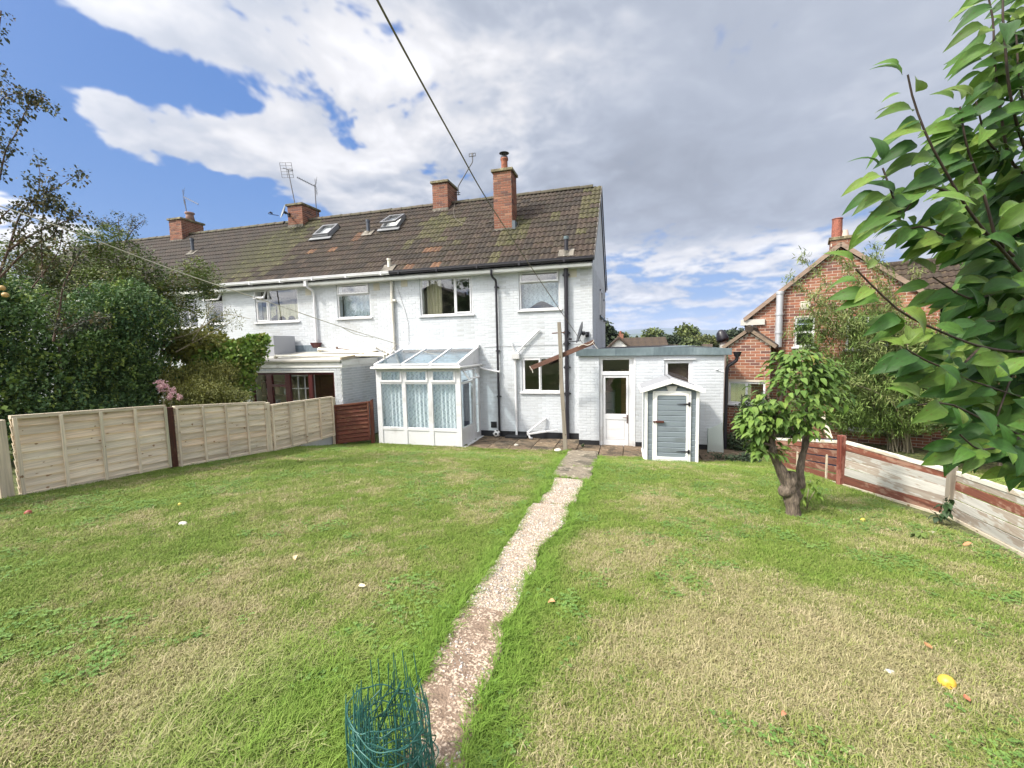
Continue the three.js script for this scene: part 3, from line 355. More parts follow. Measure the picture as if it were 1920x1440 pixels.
const oranges = [[822, 468], [812, 472], [620, 470], [770, 500], [820, 500], [672, 445], [682, 442], [585, 472]].map((p) => onRoof(...p));
function roof(parent, x0, x1, { single = true, skip = [], verge = false } = {}) {
  const sh = shapeOf([[0.27, 4.97], [-3.2, 7.95], [-6.67, 4.97], [-6.67, 4.86], [-3.2, 7.84], [0.27, 4.86]]);
  const slab = new THREE.ExtrudeGeometry(sh, { depth: x1 - x0 - (verge ? 0.03 : 0), bevelEnabled: false }).rotateY(Math.PI / 2).scale(1, 1, 1);
  const p = slab.attributes.position; for (let i = 0; i < p.count; i++) { const a = p.getX(i), c = p.getZ(i); p.setXYZ(i, x0 + a, p.getY(i), -c); } slab.index ? 0 : 0; slab.computeVertexNormals();
  const rf = put('roof', boxUV(flat(slab)), MT.felt, parent);
  const rnd = rng(Math.round(x0 * 100) + 900), rows = 14, gauge = (SL - 0.02) / rows, ms = [], cs = [];
  for (let j = 0; j < rows; j++) for (let i = Math.ceil((0.06 - x1 - 0.15) / 0.3); ; i++) { const x = 0.06 - 0.3 * (i + 1); if (x < x0 - 0.15) break; if (x > x1 - 0.149) continue;
    const s = j * gauge - 0.02, cx = x + 0.15, cs_ = s + 0.17; if (skip.some((k) => cx > k.x0 && cx < k.x1 && cs_ > k.s0 && cs_ < k.s1)) continue;
    const p0 = roofPt(x, s, 0.004 + rnd() * 0.004 + j * 0), m = moss(cx, cs_), or = oranges.some((o) => Math.abs(o.x - cx) < 0.2 && Math.abs(o.s - cs_) < 0.2), cut = 1;
    if (single) { const mat = or ? MT.tileOrange : m > 0.62 ? MT.tileMoss[1] : m > 0.38 && rnd() < 0.8 ? MT.tileMoss[0] : MT.tiles[Math.floor(rnd() * 6)]; const t = put('roof_tile', tileGeos[Math.floor(rnd() * 6)], mat, rf); t.position.copy(p0); t.quaternion.copy(RQ); t.rotateZ((rnd() - 0.5) * 0.022); t.scale.x = cut; }
    else { ms.push(new THREE.Matrix4().compose(p0, RQ.clone().multiply(new THREE.Quaternion().setFromEuler(new THREE.Euler(0, 0, (rnd() - 0.5) * 0.02))), V(cut, 1, 1))); const c = or ? [0.85, 0.5, 0.3] : L3(tileTint[Math.floor(rnd() * 6)], [0.30, 0.33, 0.14], clamp((m - 0.2) * 1.4)); cs.push(lin(...c)); }
  }
  if (!single) inst('roof_tile', tileGeos[0], MT.tileInst, ms, cs, rf);
  const rg = boxUV(flat(new THREE.CylinderGeometry(0.115, 0.125, 0.46, 10, 1, false, 0, Math.PI).rotateZ(Math.PI / 2)));
  const rm = [std({ map: T.tile, color: lin(0.46, 0.48, 0.34), bumpMap: T.speck, bumpScale: 0.003 }), std({ map: T.tile, color: lin(0.52, 0.50, 0.42) })];
  for (let x = x0 + 0.225; x < x1 - 0.1; x += 0.45) { const m = put('ridge_tile', rg, rm[rnd() < 0.5 ? 0 : 1], rf); m.position.set(x, 7.99 + (rnd() - 0.5) * 0.012, -3.2); m.rotation.set((Math.PI) / 1 * 0, 0, (rnd() - 0.5) * 0.015); }
  if (verge) { const v = new MB(); v.bar(roofPt(x1 + 0.0, -0.05, -0.02), roofPt(x1 + 0.0, SL, -0.02), 0.035, 0.10).build('verge', std({ color: lin(0.13, 0.12, 0.11) }), rf); const bk = (q) => V(q.x, q.y, -6.4 - q.z); new MB().bar(bk(roofPt(x1, -0.05, -0.02)), bk(roofPt(x1, SL, -0.02)), 0.035, 0.10).build('verge', std({ color: lin(0.07, 0.065, 0.065) }), rf); }
  return rf;
}
function chimney(parent, x0, x1, z0, z1, y0, y1, { cap = 0.055, pots = [], seed = 1, flash = true } = {}) {
  const core = new MB().span(x0 + 0.008, x1 - 0.008, y0 - 0.5, y1, z0 + 0.008, z1 - 0.008).build('chimney', MT.mortar, parent);
  const [a, ac] = bond(x0, x1, y0 - 0.3, y1, [], null, seed, faceZ(z1), redTint), [b, bc] = bond(z0, z1, y0 - 0.3, y1, [], null, seed + 1, faceX(x1), redTint), [c, cc] = bond(z0, z1, y0 - 0.3, y1, [], null, seed + 2, faceXn(x0), redTint);
  inst('brickwork', wallBrick, MT.brick, [...a, ...b, ...c], [...ac, ...bc, ...cc].map((k) => k.multiplyScalar(0.86)), core);
  new MB().span(x0 - cap, x1 + cap, y1, y1 + 0.085, z0 - cap, z1 + cap, 0.012).build('chimney_cap', std({ map: T.conc, color: lin(0.62, 0.60, 0.42), bumpMap: T.speck, bumpScale: 0.004 }), core);
  for (const q of pots) q(core, y1 + 0.085);
  if (flash) { const ym = y0; new MB().span(x0 - 0.012, x1 + 0.012, ym - 0.30, ym + 0.14, z1 - 0.02, z1 + 0.016).build('flashing', MT.flash, core); }
  return core;
}
const dirtyBoard = paint({ color: lin(0.80, 0.80, 0.78) });
// one house of the terrace: wall with openings, painted bricks, floors, roof
function terraceHouse(label, x0, x1, holes, opt) {
  const t = thing('terraced_house', label, 'house', [0, 0, 0], 0, opt.group);
  const front = slabOf(shapeOf([[x0, 0], [x1, 0], [x1, 4.9], [x0, 4.9]], holes.map(rectPts)), -0.28, -0.003);
  const g = new MB().add(front); if (opt.gable) { const gs = shapeOf([[0, 0], [6.4, 0], [6.4, 4.85], [3.2, 7.86], [0, 4.85]]); const gg = slabOf(gs, 0, 0.27); gg.rotateY(Math.PI / 2).translate(x1 - 0.27 - 0.004, 0, -0.0); g.add(gg); }
  g.span(x0, x0 + 0.1, 0, 4.85, -6.4, -0.28); g.span(x0 + 0.1, x1 - 0.28, 0, 4.85, -6.4, -6.15); const w = g.build('wall', opt.wallMat ?? MT.wall, t);
  const [ms, cs] = bond(x0, x1, opt.plinth ? 0.15 : 0.0, 4.86, holes, null, Math.round(-x0 * 10) + 3, faceZ(0), whiteTint(opt.dirty ?? 0.25, holes));
  if (opt.gable) { const [m2, c2] = bond(-6.4, -0.0, 0.1, 4.9, [], null, 71, faceX(x1), whiteTint(0.3)); ms.push(...m2); cs.push(...c2); }
  inst('brickwork', wallBrick, opt.wallMat ?? MT.wall, ms, cs, w);
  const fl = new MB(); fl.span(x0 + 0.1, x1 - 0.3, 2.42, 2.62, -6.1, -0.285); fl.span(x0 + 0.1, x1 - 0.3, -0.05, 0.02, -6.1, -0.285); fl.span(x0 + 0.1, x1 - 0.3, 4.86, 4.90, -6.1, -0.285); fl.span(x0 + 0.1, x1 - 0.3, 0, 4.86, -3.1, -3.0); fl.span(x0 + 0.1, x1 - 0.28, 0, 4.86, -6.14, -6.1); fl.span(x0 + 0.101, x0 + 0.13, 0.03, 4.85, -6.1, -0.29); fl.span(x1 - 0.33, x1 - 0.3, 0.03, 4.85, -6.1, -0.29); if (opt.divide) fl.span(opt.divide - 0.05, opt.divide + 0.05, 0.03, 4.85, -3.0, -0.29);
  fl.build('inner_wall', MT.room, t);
  if (opt.plinth) new MB().span(x0, x1, -0.12, 0.15, -0.1, 0.014).build('plinth', MT.plinth, t);
  const fm = new MB(); fm.span(x0, x1, 4.80, 4.99, 0.245, 0.27); fm.span(x0, x1, 4.79, 4.81, 0.003, 0.268); if (opt.gable) fm.span(x1 - 0.22, x1, 4.80, 4.96, 0.002, 0.243); fm.build('fascia', dirtyBoard, t);
  return t;
}
const G_TER = 'houses of the white terrace';
const airBrick = (p, x, y, mat = paint({ color: lin(0.62, 0.58, 0.48) })) => { const b = new MB(); b.span(x - 0.11, x + 0.11, y - 0.11, y + 0.11, 0.001, 0.010); for (let i = 0; i < 5; i++) b.span(x - 0.09, x + 0.09, y - 0.09 + i * 0.04, y - 0.072 + i * 0.04, 0.010, 0.017); return b.build('air_brick', mat, p); };
const ventPipe = (p, q, h, r, m, base = true, capM) => { const b = new MB(); const a = q.clone(), top = V(q.x, q.y + h, q.z); b.cyl(V(q.x, q.y - 0.1, q.z), top, r, r, 14); const v = b.build('vent_pipe', m, p); if (base) new MB().add(new THREE.CylinderGeometry(r * 1.3, r * 2.1, h * 0.28, 12), TR(q.x, q.y + h * 0.08, q.z)).add(new THREE.BoxGeometry(0.42, 0.36, 0.02), new THREE.Matrix4().compose(roofPt(q.x, q.clone().sub(EAVE).dot(UPS), 0.065), RQ, V(1, 1, 1))).build('flashing', MT.flash, v); new MB().cyl(V(q.x, top.y - h * 0.16, q.z), V(q.x, top.y, q.z), r * 1.25, r * 1.25, 14).build('cowl', capM ?? m, v); return v; };
function roofWindow(parent, corners, open) {                                                   // corners: px of the four corners on the roof plane
  const q = corners.map((c) => onRoof(...c)), x0 = Math.min(...q.map((a) => a.x)), x1 = Math.max(...q.map((a) => a.x)), s0 = Math.min(...q.map((a) => a.s)), s1 = Math.max(...q.map((a) => a.s)), W = x1 - x0, H = s1 - s0;
  const f = new MB(); f.span(-W / 2, W / 2, -H / 2, -H / 2 + 0.05, 0, 0.11); f.span(-W / 2, W / 2, H / 2 - 0.05, H / 2, 0, 0.11); f.span(-W / 2, -W / 2 + 0.05, -H / 2, H / 2, 0, 0.11); f.span(W / 2 - 0.05, W / 2, -H / 2, H / 2, 0, 0.11); f.span(-W / 2 - 0.1, W / 2 + 0.1, -H / 2 - 0.16, -H / 2, 0.03, 0.06);
  const m = f.build('roof_window', std({ color: lin(0.20, 0.205, 0.215), roughness: 0.5 }), parent); m.position.copy(roofPt((x0 + x1) / 2, (s0 + s1) / 2, 0.05)); m.quaternion.copy(RQ);
  const s = new MB(); frameMB(s, { x0: -W / 2 + 0.02, x1: W / 2 - 0.02, y0: -H + 0.03, y1: 0 }, -0.02, 0.05, 0.07); const o = s.build('opening_light', std({ color: lin(0.16, 0.16, 0.17), roughness: 0.4 }), m); o.position.set(0, H / 2, 0.10); o.rotation.x = -open;
  const b = put('pane', new THREE.PlaneGeometry(W - 0.16, H - 0.14).translate(0, -H / 2, 0), MT.glass, m); b.position.copy(o.position); b.rotation.copy(o.rotation);
  new MB().span(-W / 2 + 0.05, W / 2 - 0.05, -H / 2 + 0.05, H / 2 - 0.05, 0.01, 0.02).build('blind', std({ color: lin(0.72, 0.72, 0.68) }), m); return m;
}
const dn = (a) => ({ x0: a.x0, x1: a.x1, y0: a.y0, y1: a.y1 });

// ------------------------------------------------------------------ the near house at the end of the terrace
const W1 = { x0: -5.24, x1: -3.52, y0: 3.66, y1: 4.80 }, W2 = { x0: onZ(973, 545, 0).x, x1: onZ(1050, 545, 0).x, y0: 3.70, y1: 4.80 }, KW = rectZ(978, 670.5, 1052, 734, 0);
KW.y0 = 1.33; KW.y1 = 2.34;
const house1 = terraceHouse('nearest terrace end house, white brick, tall chimney on its roof, black gutter', -6.08, 0, [W1, W2, KW], { gable: true, plinth: true, dirty: 0.22, divide: -3.1 });
{
  const mx = onZ(852, 555, 0).x; windowZ(house1, W1, 0, [{ r: { x0: W1.x0 + 0.05, x1: mx - 0.02, y0: W1.y0 + 0.05, y1: W1.y1 - 0.05 } }, { r: { x0: mx + 0.02, x1: W1.x1 - 0.05, y0: W1.y0 + 0.045, y1: W1.y1 - 0.045 }, sash: true, bars: [{ x: mx }] }]);
  const ty = onZ(1010, 529, 0).y; windowZ(house1, W2, 0, [{ r: { x0: W2.x0 + 0.05, x1: W2.x1 - 0.05, y0: W2.y0 + 0.05, y1: ty - 0.025 } }, { r: { x0: W2.x0 + 0.04, x1: W2.x1 - 0.04, y0: ty, y1: W2.y1 - 0.03 }, sash: true, open: 0.10, bars: [{ y: ty }] }]);
  const kx = onZ(1013, 700, 0).x; windowZ(house1, KW, 0, [{ r: { x0: KW.x0 + 0.04, x1: kx, y0: KW.y0 + 0.03, y1: KW.y1 - 0.03 }, sash: true, open: 0 }, { r: { x0: kx + 0.025, x1: KW.x1 - 0.05, y0: KW.y0 + 0.05, y1: KW.y1 - 0.05 }, bars: [{ x: kx }] }]);
  // gable windows, edge-on
  for (const [z0, z1, y0, y1] of [[-3.9, -2.9, 3.62, 4.55], [-5.6, -5.0, 3.62, 4.4]]) { const f = new MB(); f.span(0.0, 0.05, y0, y0 + 0.06, z0, z1); f.span(0.0, 0.05, y1 - 0.06, y1, z0, z1); f.span(0.0, 0.05, y0, y1, z0, z0 + 0.06); f.span(0.0, 0.05, y0, y1, z1 - 0.06, z1); const w = f.build('window', MT.upvc, house1); put('pane', new THREE.PlaneGeometry(z1 - z0 - 0.1, y1 - y0 - 0.1).rotateY(Math.PI / 2).translate(0.02, (y0 + y1) / 2, (z0 + z1) / 2), std({ color: lin(0.02, 0.022, 0.025), roughness: 0.05 }), w); new MB().span(0, 0.09, y0 - 0.05, y0, z0 - 0.05, z1 + 0.05).build('sill', MT.lead, w); }
  const r1 = roof(house1, -6.08, 0.06, { verge: true });
  gutter(house1, -6.05, 0.07, MT.black);
  const z2 = -1.22, c2x0 = onZ(926.5, 420, z2).x, c2x1 = onZ(960.5, 425, z2).x, c2t = onZ(944, 321, z2).y;
  chimney(house1, c2x0, c2x1, z2 - 0.62, z2, onZ(944, 437, z2).y, c2t, { seed: 21, pots: [(p, y) => { const pm = new MB().add(new THREE.LatheGeometry([[0.0, 0], [0.125, 0], [0.12, 0.05], [0.105, 0.08], [0.10, 0.34], [0.125, 0.37], [0.125, 0.42], [0.09, 0.42]].map(([a, b]) => new THREE.Vector2(a, b)), 20), TR((c2x0 + c2x1) / 2, y, z2 - 0.3)).build('chimney_pot', MT.terracotta, p); const x = (c2x0 + c2x1) / 2, z = z2 - 0.3; const cw = new MB().add(new THREE.CylinderGeometry(0.115, 0.115, 0.05, 20), TR(x, y + 0.44, z)).add(new THREE.CylinderGeometry(0.05, 0.16, 0.045, 20), TR(x, y + 0.60, z)); for (let k = 0; k < 4; k++) cw.box(x + 0.1 * Math.cos(k * 1.57 + 0.7), y + 0.53, z + 0.1 * Math.sin(k * 1.57 + 0.7), 0.012, 0.14, 0.012); cw.build('cowl', MT.darkmetal, p); }] });
  const z1 = -2.78, c1x0 = onZ(811, 370, z1).x, c1x1 = onZ(839.5, 370, z1).x; 
  chimney(house1, c1x0, c1x1, z1 - 0.92, z1, onZ(825, 398, z1).y, onZ(825, 343, z1).y, { seed: 31, pots: [(p, y) => new MB().add(new THREE.LatheGeometry([[0, 0], [0.10, 0], [0.08, 0.05], [0.07, 0.10], [0.10, 0.13], [0.02, 0.16]].map(([a, b]) => new THREE.Vector2(a, b)), 14), TR((c1x0 + c1x1) / 2 + 0.02, y, z1 - 0.35)).build('chimney_pot', MT.stone, p)] });
  const vp = onRoof(1062, 478); ventPipe(house1, vp.p, 0.50, 0.055, MT.black, true, MT.lead);
  // rainwater and soil pipes
  const px = (x, y, z = 0.09) => onZ(x, y, z);
  const d1 = new MB(); const a = onZ(921, 506, 0.31), kx1 = onZ(930, 533, 0.07).x; d1.tube([a, V(a.x, a.y - 0.12, 0.31), V(a.x + 0.02, a.y - 0.2, 0.26), V(kx1, 4.58, 0.1), V(kx1, 4.45, 0.075), V(kx1, 4.2, 0.075)], 0.034, 30, 10); d1.cyl(V(kx1, 4.25, 0.075), V(kx1, -0.02, 0.075), 0.034, 0.034, 12); for (const y of [4.4, 2.55, 1.2]) d1.cyl(V(kx1, y - 0.02, 0.075), V(kx1, y + 0.03, 0.075), 0.043, 0.043, 12).span(kx1 - 0.07, kx1 + 0.07, y - 0.015, y + 0.015, 0.01, 0.05); d1.build('downpipe', MT.black, house1);
  const sx = onZ(1063, 700, 0.09).x; const d2 = new MB(); d2.cyl(V(sx, 4.99, 0.09), V(sx, -0.05, 0.09), 0.056, 0.056, 16); for (const y of [4.62, 3.02, 2.72, 2.05, 1.3]) { d2.cyl(V(sx, y - 0.05, 0.09), V(sx, y + 0.05, 0.09), 0.07, 0.07, 16); d2.span(sx - 0.1, sx + 0.1, y - 0.02, y + 0.02, 0.01, 0.06); } d2.build('soil_pipe', MT.black, house1);
  const wx = onZ(967, 720, 0.06).x; const d3 = new MB(); d3.cyl(V(wx, 2.3, 0.06), V(wx, 0.05, 0.06), 0.035, 0.035, 12); d3.span(wx - 0.10, wx + 0.14, 2.30, 2.48, 0.005, 0.14, 0.02); d3.cyl(V(wx, 0.78, 0.06), V(wx, 0.86, 0.06), 0.043, 0.043, 12); d3.tube([V(wx + 0.05, 2.46, 0.07), V(wx + 0.3, 2.72, 0.06), onZ(1012, 618, 0.05)], 0.024, 12, 8); d3.tube([V(wx + 0.02, 2.46, 0.08), V(wx - 0.05, 2.62, 0.07), V(wx - 0.12, 2.82, 0.05)], 0.016, 8, 6); d3.build('waste_pipe', MT.upvc, house1);
  new MB().span(wx - 0.30, wx + 0.35, -0.02, 0.06, 0.02, 0.3, 0.01).build('gully', MT.plinth, house1);
  airBrick(house1, onZ(758, 531, 0).x, onZ(758, 531, 0).y); airBrick(house1, onZ(1074, 509, 0).x, 4.66);
  { const q = onZ(926, 796, 0.01), v = new MB(); v.span(q.x - 0.09, q.x + 0.09, q.y - 0.09, q.y + 0.09, 0.001, 0.02); for (let i = 0; i < 4; i++) v.box(q.x, q.y - 0.06 + i * 0.04, 0.025, 0.16, 0.03, 0.01, 0.5); v.build('vent_grille', MT.darkmetal, house1); }
  // thin wires pinned to the wall
  const wr = new MB(); wr.tube([V(-3.2, 2.68, 0.012), V(-2, 2.69, 0.014), V(-0.05, 2.70, 0.012)], 0.006, 20, 5); wr.tube([onZ(742, 530, 0.012), onZ(752, 560, 0.012), onZ(765, 605, 0.012), onZ(766, 655, 0.012)], 0.006, 20, 5); wr.build('cable', paint({ color: lin(0.6, 0.6, 0.62) }), house1);
  new MB().tube([onRoof(854, 385).p, onRoof(852, 398).p, onRoof(856, 415).p, onRoof(875, 424).p, onRoof(900, 425).p, onRoof(927, 418).p].map((p) => p.addScaledVector(RN, 0.08)), 0.0065, 30, 6).build('roof_cable', MT.rope, house1);
  new MB().tube([onRoof(961, 434).p, onRoof(970, 430).p, onRoof(974, 418).p].map((p) => p.addScaledVector(RN, 0.08)), 0.0065, 12, 6).build('roof_cable', MT.rope, house1);
  new MB().span(c2x1 + 0.002, c2x1 + 0.10, onRoof(964, 430).p.y - 0.02, onRoof(964, 430).p.y + 0.25, z2 - 0.5, z2 + 0.03).build('flashing', std({ color: lin(0.10, 0.12, 0.14) }), house1);
}
curtain('pale side curtain behind the wide bedroom window above the conservatory', -5.20, -4.68, 3.62, 4.78, -0.36, MT.drape, 5, 0.035, null, 3);
curtain('patterned net curtain in the top-hung bedroom window right of the black downpipe', W2.x0, W2.x1, 3.68, 4.5, -0.33, MT.net, 5, 0.02, (u) => 0.05 + 0.30 * Math.exp(-(((u - 0.5) / 0.28) ** 2)), 4);

// ------------------------------------------------------------------ second and third house, and one more beyond
const N1 = rectZ(630, 532, 696, 598, 0), N2 = { x0: -11.55, x1: -9.76, y0: 3.68, y1: 4.80 }; N1.y1 = 4.80; N1.y0 = 3.70;
const house2 = terraceHouse('middle terrace house, white gutter, two roof windows, above the flat-roofed lean-to', -12.9, -6.08, [N1, N2], { dirty: 0.9, wallMat: MT.wall, divide: -9.2 });
{
  const ty = onZ(663, 552, 0).y; windowZ(house2, N1, 0, [{ r: { x0: N1.x0 + 0.05, x1: N1.x1 - 0.05, y0: N1.y0 + 0.05, y1: ty - 0.03 } }, { r: { x0: N1.x0 + 0.04, x1: N1.x1 - 0.04, y0: ty + 0.01, y1: N1.y1 - 0.03 }, sash: true, open: 0.08, bars: [{ y: ty }] }]);
  const mx = onZ(502, 575, 0).x, ty2 = onZ(488, 563, 0).y; windowZ(house2, N2, 0, [{ r: { x0: mx + 0.03, x1: N2.x1 - 0.05, y0: N2.y0 + 0.05, y1: N2.y1 - 0.05 }, bars: [{ x: mx }, { y: ty2, x0: N2.x0 + 0.05, x1: mx }] }, { r: { x0: N2.x0 + 0.04, x1: mx - 0.02, y0: N2.y0 + 0.04, y1: ty2 - 0.02 }, sash: true }, { r: { x0: N2.x0 + 0.04, x1: mx - 0.02, y0: ty2 + 0.02, y1: N2.y1 - 0.03 }, sash: true, open: 0.38 }]);
  const skip = []; roof(house2, -12.88, -6.08, { skip });
  gutter(house2, -12.9, -6.06, MT.upvc);
  roofWindow(house2, [[718, 432], [747, 431], [760, 412], [737, 413]], 0.16); roofWindow(house2, [[590, 450], [618, 448], [638, 429], [611, 431]], 0.02);
  ventPipe(house2, onRoof(691, 440).p, 0.52, 0.06, std({ color: lin(0.06, 0.07, 0.09), roughness: 0.4 })); ventPipe(house2, onRoof(730, 506).p, 0.34, 0.05, MT.cream);
  const z1 = -2.78, x0 = onZ(540, 410, z1).x, x1 = onZ(567.5, 410, z1).x; chimney(house2, x0, x1, z1 - 1.0, z1, onZ(553, 428, z1).y, onZ(555, 385, z1).y, { seed: 41, pots: [(p, y) => new MB().span(x0 + 0.2, x0 + 0.4, y, y + 0.05, z1 - 0.5, z1 - 0.3).build('chimney_pot', MT.stone, p)] });
  const d = new MB(), a = onZ(573, 528, 0.31), b = onZ(588, 545, 0.06), c = onZ(597, 645, 0.06); d.span(a.x - 0.05, a.x + 0.05, a.y - 0.16, a.y + 0.1, 0.26, 0.36, 0.01); d.tube([V(a.x, a.y - 0.1, 0.31), V(a.x + 0.05, a.y - 0.2, 0.27), V(b.x, b.y - 0.02, 0.1), V(b.x, b.y - 0.2, 0.06)], 0.036, 20, 10).cyl(V(b.x, b.y - 0.15, 0.06), V(b.x, c.y + 0.05, 0.06), 0.036, 0.036, 12); d.build('downpipe', MT.upvc, house2);
  new MB().add(new THREE.CylinderGeometry(0.19, 0.11, 0.17, 4).rotateY(Math.PI / 4).scale(1.15, 1, 0.8), TR(b.x + 0.03, c.y - 0.04, 0.13)).build('hopper_head', MT.maroon, house2);
  const e = new MB(), ex = onZ(737, 600, 0.06).x; e.cyl(V(ex, 4.78, 0.06), V(ex, 2.62, 0.06), 0.045, 0.045, 12).cyl(V(ex, 4.2, 0.06), V(ex + 0.14, 4.16, 0.09), 0.04, 0.04, 10).cyl(V(ex, 4.12, 0.06), V(ex, 4.24, 0.06), 0.06, 0.06, 12); e.build('soil_pipe', paint({ color: lin(0.74, 0.71, 0.64) }), house2);
  airBrick(house2, onZ(706, 536, 0).x, 4.64); airBrick(house2, onZ(578, 545, 0).x, 4.62);
}
curtain('net curtain in the top-hung window of the middle house', N1.x0, N1.x1, N1.y0, 4.45, -0.33, MT.net, 6, 0.02, (u) => 0.04 + 0.10 * Math.exp(-(((u - 0.35) / 0.08) ** 2)) + 0.10 * Math.exp(-(((u - 0.72) / 0.08) ** 2)), 5);
curtain('scalloped cream net curtain in the wide window of the middle house', N2.x0 + 0.6, N2.x1, N2.y0, 4.3, -0.33, std({ color: lin(0.56, 0.53, 0.34) }), 9, 0.025, (u) => 0.10 + 0.26 * Math.abs(Math.sin(u * 9.4)), 6);
curtain('short cream curtain in the narrow casement of the middle house', N2.x0, N2.x0 + 0.55, N2.y0, 4.25, -0.33, std({ color: lin(0.56, 0.53, 0.34) }), 4, 0.02, (u) => 0.5 * u, 7);
const N3 = { x0: onZ(410, 570, 0).x, x1: -12.62 - 0.35, y0: 3.7, y1: 4.78 }, N4 = rectZ(318, 552, 372, 612, 0); N3.x0 = -13.75; N4.y0 = 3.6; N4.y1 = 4.72;
const house3 = terraceHouse('third terrace house, half hidden by the dark shrubs, open top-hung window', -19.3, -12.9, [N3, N4], { dirty: 0.35, divide: -15.5 });
{
  const ty = onZ(425, 565, 0).y; windowZ(house3, N3, 0, [{ r: { x0: N3.x0 + 0.05, x1: N3.x1 - 0.05, y0: N3.y0 + 0.05, y1: ty - 0.03 } }, { r: { x0: N3.x0 + 0.03, x1: N3.x1 - 0.03, y0: ty + 0.01, y1: N3.y1 - 0.02 }, sash: true, open: 0.55, bars: [{ y: ty }] }]);
  const w = (N4.x1 - N4.x0) / 3; windowZ(house3, N4, 0, [0, 1, 2].map((i) => ({ r: { x0: N4.x0 + w * i + 0.04, x1: N4.x0 + w * (i + 1) - 0.04, y0: N4.y0 + 0.05, y1: N4.y1 - 0.05 }, bars: i ? [{ x: N4.x0 + w * i }] : [] })));
  roof(house3, -19.28, -12.88, { single: false }); ventPipe(house3, onRoof(362, 476).p, 0.62, 0.06, std({ color: lin(0.06, 0.07, 0.09), roughness: 0.4 }));
  const z1 = -2.78, x0 = onZ(318, 435, z1).x, x1 = onZ(341, 435, z1).x; chimney(house3, x0, x1, z1 - 1.05, z1, onZ(330, 456, z1).y, onZ(330, 412, z1).y, { seed: 51, pots: [(p, y) => new MB().add(new THREE.LatheGeometry([[0, 0], [0.19, 0], [0.15, 0.22], [0.15, 0.28], [0.19, 0.3], [0.19, 0.36], [0.12, 0.38]].map(([a, b]) => new THREE.Vector2(a, b)), 16), TR(x1 - 0.15, y, z1 - 0.55)).build('chimney_pot', std({ color: lin(0.26, 0.16, 0.13) }), p)] });
}
const house4 = terraceHouse('furthest terrace house, seen only as roof and wall through the shrubs', -26, -19.3, [], { dirty: 0.3 }); roof(house4, -26, -19.28, { single: false });
